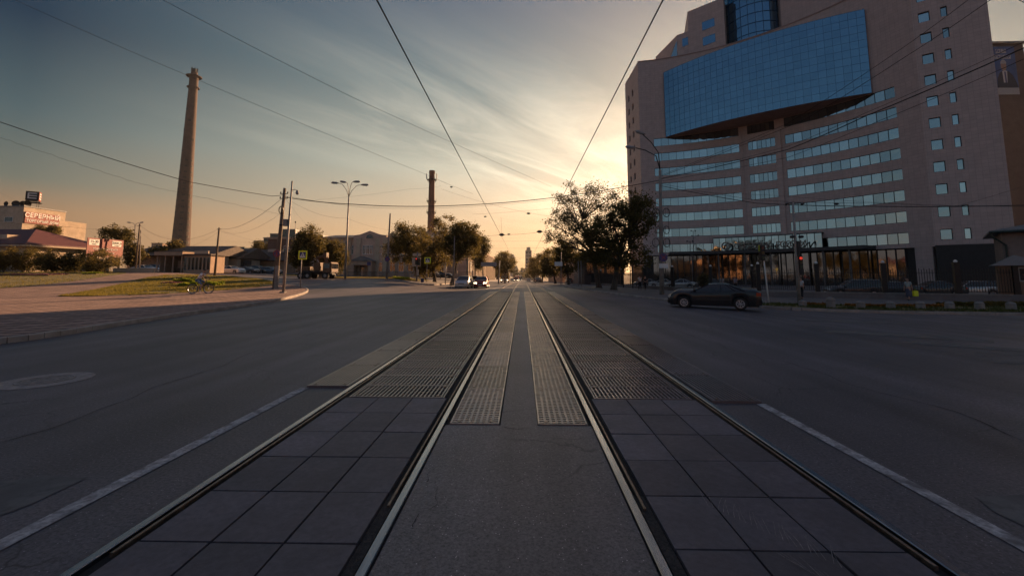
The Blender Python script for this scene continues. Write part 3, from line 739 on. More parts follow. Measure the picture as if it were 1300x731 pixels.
A0 = camplan(817, 103.5); B0 = camplan(1008, 88.6); C0 = camplan(1188, 70.0); D0 = camplan(1292, 64.4)
arc = Arc(A0, B0, C0)
ROOF = 55.5
def office():
    t = empty('office_tower', (50, 92, -0.5), 0, 'tall curved granite office block with a bulging blue glass front', 'office building')
    inv = Matrix.Translation((-50, -92, 0.5))
    def P(mb, name, m, par=None, smooth=False):
        mb.xf(inv if par is None else inv); o = mb.ob(name, m, par or t, smooth)
        return o
    TH = -0.9   # wall thickness behind the face
    levels = [35.25 - 3.755 * k for k in range(8)]     # tops of the window bands
    WH = 2.0
    groups = [(arc.tpx(836), arc.tpx(947.5), 11), (arc.tpx(959), arc.tpx(995), 6), (arc.tpx(1008), arc.tpx(1158), 12)]
    w = MB()
    # solid strips between bands, whole facade wide
    zs = [ROOF] + sum([[z, z - WH] for z in levels], [])
    arc.slab(w, 0, 1, levels[0], ROOF, TH, 0)
    for k in range(len(levels) - 1): arc.slab(w, 0, 1, levels[k + 1], levels[k] - WH, TH, 0)
    arc.slab(w, 0, 1, 6.3, levels[-1] - WH, TH, 0)
    for z in levels:
        edges = [0] + [e for g in groups for e in g[:2]] + [1]
        for i in range(0, len(edges), 2): arc.slab(w, edges[i], edges[i + 1], z - WH, z, TH, 0)
    # narrow deeper joint left of the middle bay
    P(w, 'wall', M_TILE)
    # joint: pilaster standing slightly proud
    pl = MB()
    for a, b in ((995.5, 1003),): arc.slab(pl, arc.tpx(a), arc.tpx(b), 8, 33.0, 0.0, 0.35)
    arc.slab(pl, arc.tpx(949.5), arc.tpx(951.5), 8, 35.0, 0.002, 0.25)
    P(pl, 'pilaster', M_TILE)
    for gi, (t0, t1, n) in enumerate(groups):
        for z in levels:
            g = MB()
            for i in range(n):
                a = t0 + (t1 - t0) * i / n; b = t0 + (t1 - t0) * (i + 1) / n; o = -0.16
                p, q = arc.p(a, o), arc.p(b, o); g.add([(p[0], p[1], z - WH), (q[0], q[1], z - WH), (q[0], q[1], z), (p[0], p[1], z)], [(0, 1, 2, 3)])
            go = P(g, 'window_band', M_WGLASS)
            f = MB(); wdt = 0.07 / arc.length()
            for i in range(n + 1):
                a = t0 + (t1 - t0) * i / n; arc.slab(f, a - wdt / 2, a + wdt / 2, z - WH + .08, z - .08, -0.20, -0.09)
            arc.slab(f, t0, t1, z - .08, z, -0.20, -0.09); arc.slab(f, t0, t1, z - WH, z - WH + .08, -0.20, -0.09)
            P(f, 'mullions', M_FRAME, go)
    # right-hand face with two columns of punched windows, left-hand return face
    def flat_face(a, b, cols, tops, wh, name_m, z0, z1):
        a = Vector(a); b = Vector(b); L = (b - a).length; d = (b - a) / L; nrm = Vector((d.y, -d.x))
        cols = sorted(cols); cuts = [0] + [c for cc in cols for c in cc] + [L]
        m = MB()
        def seg(s0, s1, za, zb):
            p, q = a + d * s0, a + d * s1
            m.prism([p, q, q - nrm * 0.9, p - nrm * 0.9], za, zb)
        ts = sorted(tops)
        seg(0, L, z0, ts[0] - wh)
        for k, z in enumerate(ts):
            for i in range(0, len(cuts), 2): seg(cuts[i], cuts[i + 1], z - wh, z)
            seg(0, L, z, ts[k + 1] - wh if k + 1 < len(ts) else z1)
        P(m, name_m, M_TILE)
        for z in ts:
            for c0, c1 in cols:
                g = MB(); p, q = a + d * c0 - nrm * .35, a + d * c1 - nrm * .35
                g.add([(p.x, p.y, z - wh), (q.x, q.y, z - wh), (q.x, q.y, z), (p.x, p.y, z)], [(0, 1, 2, 3)])
                go = P(g, 'window', M_WGLASS)
                f = MB()
                for s0, s1, za, zb in ((c0, c0 + .09, z - wh, z), (c1 - .09, c1, z - wh, z), (c0 + .09, c1 - .09, z - wh, z - wh + .09), (c0 + .09, c1 - .09, z - .09, z)):
                    p, q = a + d * s0, a + d * s1
                    f.prism([p - nrm * .28, q - nrm * .28, q - nrm * .40, p - nrm * .40], za, zb)
                P(f, 'window_frame', M_FRAME, go)
    L2 = math.hypot(D0[0] - C0[0], D0[1] - C0[1])
    tops = [9.1 + 3.755 * k for k in range(13)]
    flat_face(C0, D0, [(0.75, 2.2), (3.5, 4.3)], tops, 1.75, 'end_wall', 6.5, ROOF + 6)
    flat_face((A0[0] - .25, A0[1] + 12.3), A0, [(2.6, 4.0), (6.3, 7.7)], [50.5 - 3.755 * k for k in range(12)], 1.7, 'end_wall', 4, ROOF)
    # rear and inner masses that carry the roof and throw the shadow
    core = MB()
    fp = [arc.p(i / 24, -0.95) for i in range(25)] + [(D0[0] - .55, D0[1] + 1.0), (88, 79), (90, 96), (66, 124), (A0[0] + .8, A0[1] + 12.2)]
    core.prism(fp, -1, ROOF - 0.4)
    core.prism([(D0[0] - 6.3, D0[1] + 6.2), (D0[0] - .55, D0[1] + 1.0), (88, 79), (82, 92)], ROOF - 0.3, ROOF + 6)
    P(core, 'rear_wall', M_TILE)
    pr = MB(); arc.slab(pr, 0, 1, ROOF, ROOF + .25, -1.2, 0.12)
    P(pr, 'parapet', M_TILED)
    # stepped blocks on the roof
    def pp(pxh, Y): return (at(pxh, 349, Y).x, Y)
    def zof(px, py, Y): return at(px, py, Y).z
    z1 = zof(859, 45, 105); z2 = zof(890, 12, 102)
    st = MB(); q = [pp(872, 105), pp(887.5, 103.2), (42, 116), (38, 116)]
    st.prism([(v[0], v[1]) for v in q], ROOF - .3, z1)
    q2 = [pp(887.6, 103), pp(937, 97.5), (58, 112), (46, 116)]
    st.prism(q2, ROOF - .3, z2)
    st.prism([pp(1014, 93), pp(1150, 78), (88, 96), (64, 112)], ROOF - .3, 78)
    so = P(st, 'roof_block', M_TILE)
    def wq(pa, pb, za, zb, off=0.06, m=M_BGLASS):
        a = Vector(pa); b = Vector(pb); d = (b - a).normalized(); n = Vector((d.y, -d.x)) * off
        g = MB(); p, q_ = a + n, b + n; g.add([(p.x, p.y, za), (q_.x, q_.y, za), (q_.x, q_.y, zb), (p.x, p.y, zb)], [(0, 1, 2, 3)])
        g.wall((p.x, p.y), ((p.x + q_.x) / 2 + .01, (p.y + q_.y) / 2), za - .08, za - .001, .1); g.wall(p, q_, zb + .001, zb + .08, .1)
        return P(g, 'window', m)
    a, b = Vector(q2[0]), Vector(q2[1])
    wq(a.lerp(b, .40), a.lerp(b, .74), z2 - 6.4, z2 - 4.4); wq(a.lerp(b, .40), a.lerp(b, .74), z2 - 10.4, z2 - 8.4)
    a, b = Vector(q[0]), Vector(q[1]); wq(a.lerp(b, .45), a.lerp(b, .95), z1 - 3.6, z1 - 1.6)
    a, b = Vector(pp(1014, 93)), Vector(pp(1150, 78)); wq(a.lerp(b, .12), a.lerp(b, .42), 68.5, 70.6)
    wd = MB(); x0 = pp(858, 106); x1 = pp(871.8, 105.2)
    wd.add([(x0[0], x0[1], ROOF - .2), (x1[0], x1[1], ROOF - .2), (x1[0], x1[1], z1 - 1.2), (x0[0] + .3, x0[1] + 3, ROOF - .2), (x1[0], x1[1] + 3, ROOF - .2), (x1[0], x1[1] + 3, z1 - 1.2)], [(0, 1, 2), (3, 5, 4), (0, 2, 5, 3), (0, 3, 4, 1), (1, 4, 5, 2)])
    P(wd, 'sloping_skylight', M_WGLASS)
    # glass drum
    c = ((pp(976, 101))[0], 101.0); rad = 6.9; dr = MB(); n = 28
    for i in range(n):
        a1, a2 = 2 * math.pi * i / n, 2 * math.pi * (i + 1) / n
        for k in range(10):
            zz = ROOF - .3 + 2.4 * k
            dr.add([(c[0] + rad * math.cos(a1), c[1] + rad * math.sin(a1), zz), (c[0] + rad * math.cos(a2), c[1] + rad * math.sin(a2), zz), (c[0] + rad * math.cos(a2), c[1] + rad * math.sin(a2), zz + 2.4), (c[0] + rad * math.cos(a1), c[1] + rad * math.sin(a1), zz + 2.4)], [(0, 1, 2, 3)])
    do = P(dr, 'glass_drum', M_BGLASS)
    bars = MB()
    for i in range(n):
        a1 = 2 * math.pi * i / n; x, y = c[0] + (rad + .02) * math.cos(a1), c[1] + (rad + .02) * math.sin(a1); bars.box((x, y, ROOF + 12), (.12, .12, 24), a1)
    for k in range(10):
        zz = ROOF - .3 + 2.4 * k
        bars.add(*(lambda rr: ([(v[0] + c[0], v[1] + c[1], v[2] + zz) for v in rr.v], rr.f))(ring(rad - .02, rad + .09, 0, .12, n)))
    P(bars, 'mullions', M_MULL, do)
    # bulging curtain wall
    s0 = arc.p(arc.tpx(852), 0.4); s1 = arc.p(arc.tpx(1129), 0.4)
    mid = Vector(((s0[0] + s1[0]) / 2, (s0[1] + s1[1]) / 2)); ch = (Vector(s1) - Vector(s0)).normalized(); on = Vector((ch.y, -ch.x))
    if on.dot(-mid) < 0: on = -on
    md = mid + on * 2.6
    sh = Arc(s0, tuple(md), s1)
    if Vector(sh.p(.5, 1)).length > Vector(sh.p(.5, 0)).length: sh.sg *= -1
    zb, ztp = 35.3, 51.8; nc, nr = 30, 11; g = MB()
    for i in range(nc):
        for k in range(nr):
            p, q_ = sh.p(i / nc), sh.p((i + 1) / nc); za = zb + (ztp - zb) * k / nr; zc = zb + (ztp - zb) * (k + 1) / nr
            g.add([(p[0], p[1], za), (q_[0], q_[1], za), (q_[0], q_[1], zc), (p[0], p[1], zc)], [(0, 1, 2, 3)])
    cw = P(g, 'curtain_wall', M_BGLASS)
    b_ = MB(); ww = .035 / sh.length()
    for i in range(nc + 1): sh.slab(b_, i / nc - ww / 2, i / nc + ww / 2, zb, ztp, -.03, .035)
    for k in range(nr + 1):
        zz = zb + (ztp - zb) * k / nr; sh.slab(b_, 0, 1, zz - .015, zz + .015, -.03, .03)
    P(b_, 'mullions', M_MULL, cw)
    # body of the bulge: ends, top and soffit
    bo = MB(); fr = [sh.p(i / 24, -0.15) for i in range(25)]; bk_ = [arc.p(arc.tpx(852) + (arc.tpx(1129) - arc.tpx(852)) * i / 24, 0.004) for i in range(24, -1, -1)]
    bo.prism(fr + bk_, zb + .02, ztp - .02)
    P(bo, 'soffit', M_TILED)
    # the base: dark recessed walls, lobby glass, canopy on thin columns
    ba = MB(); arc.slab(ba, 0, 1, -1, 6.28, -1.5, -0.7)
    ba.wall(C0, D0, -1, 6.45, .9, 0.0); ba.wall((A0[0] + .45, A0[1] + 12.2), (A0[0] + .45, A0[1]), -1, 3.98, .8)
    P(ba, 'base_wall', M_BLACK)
    pi = MB(); arc.slab(pi, arc.tpx(1164), arc.tpx(1187), -1, 6.29, -.68, -.05); P(pi, 'corner_pier', M_TILE)
    lg = MB(); n = 34; ta, tb = arc.tpx(830), arc.tpx(1150)
    for i in range(n):
        for k in range(2):
            p, q_ = arc.p(ta + (tb - ta) * i / n, -.55), arc.p(ta + (tb - ta) * (i + 1) / n, -.55); za = -.5 + 3.3 * k
            lg.add([(p[0], p[1], za), (q_[0], q_[1], za), (q_[0], q_[1], za + 3.28), (p[0], p[1], za + 3.28)], [(0, 1, 2, 3)])
    lo = P(lg, 'lobby_glass', M_DGLASS)
    lb = MB(); ww = .08 / arc.length()
    for i in range(n + 1): arc.slab(lb, ta + (tb - ta) * i / n - ww, ta + (tb - ta) * i / n + ww, -.5, 6.1, -.57, -.42)
    P(lb, 'mullions', M_FRAME, lo)
    ca = MB(); arc.slab(ca, arc.tpx(850), arc.tpx(1115), 6.3, 6.95, 0.02, 4.2); P(ca, 'canopy', M_CANO)
    for px in (880, 915, 950, 985, 1020, 1056, 1092):
        q_ = arc.p(arc.tpx(px), 3.7); P(MB().tube([(q_[0], q_[1], -.6), (q_[0], q_[1], 6.3)], .16, 10), 'column', M_STONEC)
    # glazed box above the canopy
    gb = MB(); ta, tb = arc.tpx(908), arc.tpx(1050); n = 16
    for i in range(n):
        p, q_ = arc.p(ta + (tb - ta) * i / n, 1.2), arc.p(ta + (tb - ta) * (i + 1) / n, 1.2)
        gb.add([(p[0], p[1], 6.97), (q_[0], q_[1], 6.97), (q_[0], q_[1], 9.9), (p[0], p[1], 9.9)], [(0, 1, 2, 3)])
    go = P(gb, 'glazed_gallery', M_WGLASS)
    gf = MB(); arc.slab(gf, ta, tb, 9.9, 10.1, .0, 1.3); arc.slab(gf, ta, tb, 6.96, 7.1, .01, 1.25)
    for i in range(n + 1): arc.slab(gf, ta + (tb - ta) * i / n - ww * .6, ta + (tb - ta) * i / n + ww * .6, 7.1, 9.9, 1.12, 1.27)
    P(gf, 'mullions', M_FRAME, go)
    # letters standing on the canopy
    word = 'СБЕРБАНК РОССИИ'; pa = arc.tpx(938); pb = arc.tpx(1034)
    for i, ch_ in enumerate(word):
        if ch_ == ' ': continue
        tt = pa + (pb - pa) * (i + .5) / len(word); q_ = arc.p(tt, 3.9); q2_ = arc.p(tt + .01, 3.9)
        M = inv @ face_frame((q_[0], q_[1], 7.75), (q2_[0] - q_[0], q2_[1] - q_[1], 0))
        text_ob('letter', ch_, 1.75, M_LETTER, M, t, 0.05, bold=0.02)
    q_ = arc.p(arc.tpx(926), 3.9); q2_ = arc.p(arc.tpx(926) + .01, 3.9)
    M = inv @ face_frame((q_[0], q_[1], 7.95), (q2_[0] - q_[0], q2_[1] - q_[1], 0))
    em = ring(0.62, 0.92, -.06, .06, 28); em.box((0.1, 0, 0), (1.2, .16, .1), .3); em.box((0.1, .28, 0), (1.1, .14, .1), .3)
    em.xf(M); em.ob('emblem', M_LETTER, t)
    return t
M_LETTER = mat('sign_letters', (0.20, 0.17, 0.14), 0.5, var=0.05)
office()
# ================================================================== BUILDERS: TREES, CARS, PEOPLE, POLES
M_BARK = mat('bark', (0.075, 0.058, 0.045), 0.95, var=0.3, scale=3, bump=1.0, bscale=14, stretch=(1, 1, .3))
M_LEAF = leaf_mat('green_leaves', (0.075, 0.068, 0.020), (0.19, 0.145, 0.045), 0.55)
M_LEAF2 = leaf_mat('olive_leaves', (0.10, 0.084, 0.03), (0.235, 0.175, 0.055), 0.6)
M_LEAF3 = leaf_mat('bright_hedge_leaves', (0.17, 0.24, 0.02), (0.42, 0.42, 0.04), 0.35)
def tree(label, base, Y, ells, leaf=0.16, n=5000, clumps=40, rc=0.8, trunk_r=0.28, m=None, name='tree', group=None, seed=1, lean=0, fork=0.35, cat='tree', stems=True, basez=0.1, flat=0.9):
    """base: photo px of the trunk foot; ells: crown lobes (px, py, rpx, rpy) at depth Y"""
    rnd = random.Random(seed); b = gx(base, Y); bz = b.z + basez
    E = []
    for (px, py, rx, ry) in ells:
        c = at(px, py, Y); k = Y / F_PX
        E.append((c, rx * k, min(rx, ry * 1.3) * k * flat, ry * k))
    tot = sum(e[1] * e[2] * e[3] for e in E)
    cl = []
    for (c, rx, ry, rz) in E:
        cnt = max(3, int(clumps * rx * ry * rz / tot))
        for _ in range(cnt):
            while True:
                v = Vector((rnd.uniform(-1, 1), rnd.uniform(-1, 1), rnd.uniform(-1, 1)))
                if v.length < 1 and (v.length > 0.35 or rnd.random() < .4): break
            cl.append(c + Vector((v.x * rx, v.y * ry, v.z * rz)))
    t = empty(name, (b.x, b.y, bz), 0, label, cat, group); inv = Matrix.Translation((-b.x, -b.y, -bz))
    cm = sum((e[0] for e in E), Vector()) / len(E)
    lowz = min(e[0].z - e[3] for e in E)
    if stems:
        mb = MB(); fz = bz + (max(lowz, bz + .4) - bz) * 1.0 + 0.15 * (cm.z - lowz)
        f = Vector((b.x + (cm.x - b.x) * fork, b.y + (cm.y - b.y) * fork, fz))
        mid = Vector((b.x, b.y, bz)).lerp(f, .5) + Vector((rnd.uniform(-.1, .1), 0, 0))
        mb.tube([Vector((b.x, b.y, bz - .1)), Vector((b.x, b.y, bz + .25)), mid, f], [trunk_r * 1.5, trunk_r * 1.05, trunk_r * .85, trunk_r * .7], 9)
        rnd.shuffle(cl)
        mains = cl[:min(7, len(cl))]
        for c in mains:
            p1 = f.lerp(c, .45) + Vector((rnd.uniform(-.3, .3), rnd.uniform(-.3, .3), rnd.uniform(.0, .5)))
            mb.tube([f - Vector((0, 0, .15)), f.lerp(p1, .5), p1, c], [trunk_r * .5, trunk_r * .36, trunk_r * .24, trunk_r * .07], 6, False)
        for c in cl[7:]:
            mm = min(mains, key=lambda q: (q - c).length); s0 = f.lerp(mm, .55)
            mb.tube([s0, s0.lerp(c, .5) + Vector((rnd.uniform(-.25, .25), rnd.uniform(-.25, .25), .15)), c], [trunk_r * .18, trunk_r * .11, trunk_r * .04], 4, False)
        mb.xf(inv); mb.ob('trunk', M_BARK, t, smooth=True)
    lb = MB(); per = max(4, int(n / len(cl)))
    for c in cl:
        r = rc * rnd.uniform(.6, 1.3)
        for _ in range(int(per * rnd.uniform(.6, 1.4))):
            d = Vector((rnd.gauss(0, .5), rnd.gauss(0, .5), rnd.gauss(0, .42))) * r
            p = c + d; s = leaf * rnd.uniform(.6, 1.35)
            u = Vector((rnd.uniform(-1, 1), rnd.uniform(-1, 1), rnd.uniform(-.6, .6))).normalized(); w = u.cross(Vector((rnd.uniform(-1, 1), rnd.uniform(-1, 1), rnd.uniform(-1, 1)))).normalized()
            lb.add([p - u * s * .5, p + w * s * .28, p + u * s * .55, p - w * s * .28], [(0, 1, 2, 3)])
    lb.xf(inv)
    if len(lb.v) < 400000:
        me = bpy.data.meshes.new('crown'); me.from_pydata(lb.v, [], lb.f); me.materials.append(m or M_LEAF)
        o = bpy.data.objects.new('crown', me); COL.objects.link(o); o.parent = t
    return t
# ---------------------------------------------------------------- cars
def paint(name, col, metal=0.35, rough=0.28):
    m = mat(name, col, rough, metal, var=0.04, scale=2); bsdf(m).inputs['Coat Weight'].default_value = 0.6; bsdf(m).inputs['Coat Roughness'].default_value = 0.08; return m
M_TYRE = mat('tyre_rubber', (0.018, 0.018, 0.018), 0.85, var=0.2, scale=20)
M_RIM = mat('alloy_rim', (0.42, 0.42, 0.44), 0.35, 0.9, var=0.1, scale=8)
M_CARGL = mat('car_glass', (0.012, 0.014, 0.016), 0.05, 0.0, var=0.05, spec=0.8)
M_PLAST = mat('black_plastic', (0.02, 0.02, 0.021), 0.6, var=0.1)
M_HEAD = mat('headlamp', (0.65, 0.65, 0.62), 0.12, 0.3, var=0.05)
M_HEADON = mat('lit_headlamp', (0.8, 0.75, 0.6), 0.2, emit=((1.0, 0.80, 0.5), 3.0))
M_TAIL = mat('tail_lamp', (0.42, 0.045, 0.012), 0.2, var=0.05)
M_PLATE = mat('number_plate', (0.6, 0.6, 0.58), 0.5, var=0.03)
def car(name, label, cat, pm, loc, az, L=4.5, Wd=1.72, H=1.40, hood=0.98, trunk=1.02, cab=(-0.68, 0.47), roof=(-0.36, 0.08), wb=2.6, wr=0.31, lit=False, group=None, hatch=False, detail=True, off=0.0):
    """cab: rear and front foot of the greenhouse as x from the middle, roof: rear and front ends of the roof (fractions of L/2)"""
    t = empty(name, loc, R(90 - az), label, cat, group)
    hl = L / 2; xs = []; n = 44 if detail else 26
    ax = [wb / 2 + 0.05, -wb / 2 + 0.05]; hw = Wd / 2; sill = 0.20; ar = wr + 0.055
    xs = sorted(set([round(-hl + L * i / n, 4) for i in range(n + 1)]) | set(round(a + ar * math.cos(R(k)), 4) for a in ax for k in range(0, 181, 20)))
    def belt(x):
        u = x / hl
        if u > .1: return 0.90 + (hood - .12 - .90) * sm(.1, .5, u) - (hood - .12 - .60) * sm(.72, 1.0, u) ** 2.2
        return 0.90 + (trunk - .06 - .90) * sm(.1, -.6, u) - (0.0 if hatch else .10) * sm(-.85, -1.0, u) ** 2
    def top(x):
        u = x / hl
        if u > 0: return belt(x) + .13 * (1 - sm(.7, 1.0, u)) + .02
        return belt(x) + .07 * (1 - sm(-.8, -1.0, u)) + .01
    def halfw(x, f=1.0):
        u = abs(x / hl); return hw * (1 - .045 * sm(.55, .9, u) - .16 * sm(.86, 1.0, u) ** 1.6)
    def bot(x):
        z = sill + .05 * sm(.8, 1, abs(x / hl))
        for a in ax:
            if abs(x - a) < ar: z = max(z, wr + math.sqrt(max(0, ar * ar - (x - a) ** 2)))
        return z
    mb = MB(); S = []
    for x in xs:
        w = halfw(x); b = bot(x); be = belt(x); tp = top(x); sec = []
        for yy, zz in ((w * .965, b), (w * .99, b + (be - b) * .30), (w, b + (be - b) * .62), (w * .985, b + (be - b) * .86), (w * .94, be), (w * .80, be + (tp - be) * .62), (w * .4, tp - .004), (0, tp)): sec.append((x, yy, zz))
        S.append(sec + [(p[0], -p[1], p[2]) for p in sec[-2::-1]])
    m_ = len(S[0]); vs = [p for s_ in S for p in s_]; fs = []
    for i in range(len(S) - 1):
        for k in range(m_ - 1): fs.append((i * m_ + k, i * m_ + k + 1, (i + 1) * m_ + k + 1, (i + 1) * m_ + k))
    fs.append(tuple(range(m_))); fs.append(tuple((len(S) - 1) * m_ + k for k in range(m_ - 1, -1, -1)))
    mb.add(vs, fs)
    body = mb.ob('body', pm, t); sharp_smooth(body, 38)
    un = MB().bx(-hl + .12, hl - .12, -hw * .80, hw * .80, .17, .60)
    for a in ax:
        pass
    un.ob('underbody', M_PLAST, t)
    # greenhouse
    cb, cf = cab[0] * hl, cab[1] * hl; rb, rf = roof[0] * hl, roof[1] * hl
    def sect(xb, xt, w0, z0, w1, z1): return [(xb, w0, z0), (xb * .55 + xt * .45, w0 * .5 + w1 * .5 + .025, z0 * .55 + z1 * .45), (xt, w1, z1)]
    st = []
    N = 12
    for i in range(N + 1):
        u = i / N; xb = cb + (cf - cb) * u; xt = rb + (rf - rb) * u; wv = halfw(xb) * .94; z0 = belt(xb) - .02
        arc_ = 1 - (2 * u - 1) ** 2; z1 = H - .07 + .035 * arc_; w1 = hw * .70
        st.append(((xb, wv, z0), (xb * .5 + xt * .5, (wv + w1) / 2 + .035, (z0 + z1) / 2), (xt, w1, z1), (xt, w1 * .6, z1 + .04), (xt, 0, z1 + .052)))
    gl = MB()
    for sgn in (1, -1):
        for i in range(N):
            for k in range(2):
                q = [st[i][k], st[i + 1][k], st[i + 1][k + 1], st[i][k + 1]]; gl.add([(a_[0], sgn * a_[1], a_[2]) for a_ in q], [(0, 1, 2, 3)])
    for i in (0, N):
        for k in range(2):
            a_, b_ = st[i][k], st[i][k + 1]
            if i == N and k == 0: a_ = (a_[0] , a_[1], a_[2])
            c1 = (a_[0] + (.06 if i else -.04), 0, a_[2] + .01); c2 = (b_[0] + (.06 if i else -.04) * (1 - k), 0, b_[2] + (.0 if k == 0 else .03))
            for sgn in (1, -1): gl.add([(a_[0], sgn * a_[1], a_[2]), (c1[0], 0, c1[2]), (c2[0], 0, c2[2]), (b_[0], sgn * b_[1], b_[2])], [(0, 1, 2, 3)])
    g = gl.ob('windows', M_CARGL, t, smooth=True); sharp_smooth(g, 30)
    rm = MB(); R_ = []
    for i in range(N + 1): R_.append([st[i][2], st[i][3], st[i][4], (st[i][3][0], -st[i][3][1], st[i][3][2]), (st[i][2][0], -st[i][2][1], st[i][2][2])])
    R_ = [[(p[0], p[1] * 1.012, p[2] + .006) for p in r] for r in R_]
    rm.add([p for r in R_ for p in r], [(i * 5 + k, i * 5 + k + 1, i * 5 + k + 6, i * 5 + k + 5) for i in range(N) for k in range(4)])
    for sgn in (1, -1):
        for i, wd in ((0, .05), (N, .032)): rm.tube([(p[0], sgn * (p[1] + .004), p[2]) for p in st[i][:3]], [wd, wd * .8, wd * .7], 6)
        for i in (5, ): rm.tube([(p[0], sgn * (p[1] + .002), p[2]) for p in st[i][:3]], .022, 5)
        if not hatch: rm.tube([(p[0], sgn * (p[1] + .002), p[2]) for p in st[2][:3]], .030, 5)
    ro = rm.ob('roof', pm, t, smooth=True); sharp_smooth(ro, 40)
    for a in ax:
        for sgn in (1, -1):
            y = sgn * (hw - .115)
            wt = MB(); ring_ = []
            k = 22; prof = ((wr * .62, .085), (wr * .9, .10), (wr, .075), (wr, -.075), (wr * .9, -.10), (wr * .62, -.085))
            vs = [(r * math.cos(2 * math.pi * i / k), w_, r * math.sin(2 * math.pi * i / k)) for i in range(k) for r, w_ in prof]
            fs = [(i * 6 + j, i * 6 + j + 1, ((i + 1) % k) * 6 + j + 1, ((i + 1) % k) * 6 + j) for i in range(k) for j in range(5)]
            wt.add(vs, fs); wh = wt.ob('wheel', M_TYRE, t, loc=(a, y, wr)); sharp_smooth(wh, 50)
            rmb = MB(); rr = ring(wr * .50, wr * .64, -.02, .02, 22)
            rmb.add([(v[0], sgn * (.075 + v[2]), v[1]) for v in rr.v], rr.f)
            rmb.tube([(0, sgn * .03, 0), (0, sgn * .088, 0)], wr * .16, 10)
            for s_ in range(7):
                an = 2 * math.pi * s_ / 7 + .3; rmb.tube([(wr * .1 * math.cos(an), sgn * .08, wr * .1 * math.sin(an)), (wr * .56 * math.cos(an), sgn * .082, wr * .56 * math.sin(an))], [.022, .03], 5)
            rmb.ob('rim', M_RIM, wh)
            if detail:
                MB().tube([(0, -sgn * .03, 0), (0, sgn * .02, 0)], wr * .6, 16).ob('brake_disc', M_PLAST, wh)
    zf = belt(hl * .93)
    for sgn in (1, -1):
        h_ = MB(); xf_ = hl * .955; yy = sgn * halfw(xf_) * .74
        h_.add([(hl * .925, sgn * halfw(hl * .925) * 1.005, zf + .015), (hl * .985, sgn * halfw(hl * .985) * 1.0, zf - .04), (hl * 1.004, sgn * hw * .48, zf - .02), (hl * .95, sgn * hw * .48, zf + .065),
                (hl * .90, sgn * halfw(hl * .925) * 1.008, zf - .13), (hl * .985, sgn * halfw(hl * .985) * 1.0, zf - .14), (hl * 1.006, sgn * hw * .48, zf - .15)], [(0, 1, 2, 3), (0, 4, 5, 1), (1, 5, 6, 2)])
        h_.ob('headlight', M_HEADON if lit else M_HEAD, t)
        tl = MB(); zr = belt(-hl * .95)
        tl.add([(-hl * .90, sgn * halfw(-hl * .90) * 1.008, zr - .03), (-hl * .99, sgn * halfw(-hl * .99) * 1.01, zr - .05), (-hl * 1.005, sgn * hw * .50, zr - .05), (-hl * .90, sgn * halfw(-hl * .90) * 1.008, zr - .19), (-hl * .99, sgn * halfw(-hl * .99) * 1.01, zr - .21), (-hl * 1.006, sgn * hw * .50, zr - .21)], [(0, 1, 4, 3), (1, 2, 5, 4)])
        tl.ob('taillight', M_TAIL, t)
        MB().box((cf * .80, sgn * (halfw(cf) + .06), .98), (.10, .16, .11)).ob('wing_mirror', pm, t, bevel=.03)
        if detail:
            for xh in (.02 * hl, -.40 * hl): MB().box((xh, sgn * (halfw(xh) * .998), .78), (.17, .035, .028)).ob('door_handle', pm, t, bevel=.008)
            sl = MB()
            for xd in (.36 * hl, -.06 * hl, -.52 * hl): sl.tube([(xd, sgn * (halfw(xd) * .972), .30), (xd, sgn * (halfw(xd) * 1.001), .60), (xd - .02, sgn * (halfw(xd) * .945), .885)], .005, 4)
            sl.ob('door_seam', M_PLAST, t)
            MB().box((-.02 * hl, sgn * hw * 1.0, .50), (wb - .95, .018, .05)).ob('side_trim', M_PLAST, t)
    bp = MB().box((hl * .985, 0, .36), (.10, Wd * .86, .20)); bp.ob('front_bumper', pm, t, bevel=.04); MB().box((-hl * .985, 0, .42), (.12, Wd * .86, .22)).ob('rear_bumper', pm, t, bevel=.04)
    MB().box((hl * 1.0, 0, zf - .10), (.03, Wd * .40, .10)).ob('grille', M_PLAST, t)
    for s_ in (1, -1): MB().box((s_ * hl * 1.018, 0, .42 if s_ > 0 else .45), (.012, .50, .11)).ob('number_plate', M_PLATE, t)
    return t
# ---------------------------------------------------------------- people
M_SKIN = mat('skin', (0.42, 0.25, 0.18), 0.55, var=0.06, scale=12)
M_HAIR = mat('dark_hair', (0.03, 0.02, 0.015), 0.7, var=0.2, scale=30)
def cloth(name, col): return mat(name, col, 0.9, var=0.12, scale=6, bump=0.3, bscale=18)
def skin_mesh(name, chains, m, parent, sub=1, root=None):
    """chains: lists of (x, y, z, radius); chains that share a first point are joined"""
    vs = []; rad = []; ed = []; idx = {}
    def vi(p):
        k = (round(p[0], 4), round(p[1], 4), round(p[2], 4))
        if k not in idx: idx[k] = len(vs); vs.append(p[:3]); rad.append(p[3])
        return idx[k]
    for ch in chains:
        q = [vi(p) for p in ch]; ed += [(a, b) for a, b in zip(q, q[1:]) if a != b]
    me = bpy.data.meshes.new(name); me.from_pydata(vs, ed, []); o = bpy.data.objects.new(name, me); COL.objects.link(o)
    o.modifiers.new('s', 'SKIN')
    for i, d in enumerate(me.skin_vertices[0].data):
        r = rad[i]; d.radius = r if isinstance(r, tuple) else (r, r); d.use_root = (i == 0)
    if sub:
        s = o.modifiers.new('u', 'SUBSURF'); s.levels = sub; s.render_levels = sub
    dg = bpy.context.evaluated_depsgraph_get(); dg.update()
    me2 = bpy.data.meshes.new_from_object(o.evaluated_get(dg)); bpy.data.objects.remove(o)
    me2.materials.clear(); me2.materials.append(m); me2.polygons.foreach_set('use_smooth', [True] * len(me2.polygons))
    o2 = bpy.data.objects.new(name, me2); COL.objects.link(o2)
    if parent: o2.parent = parent
    return o2
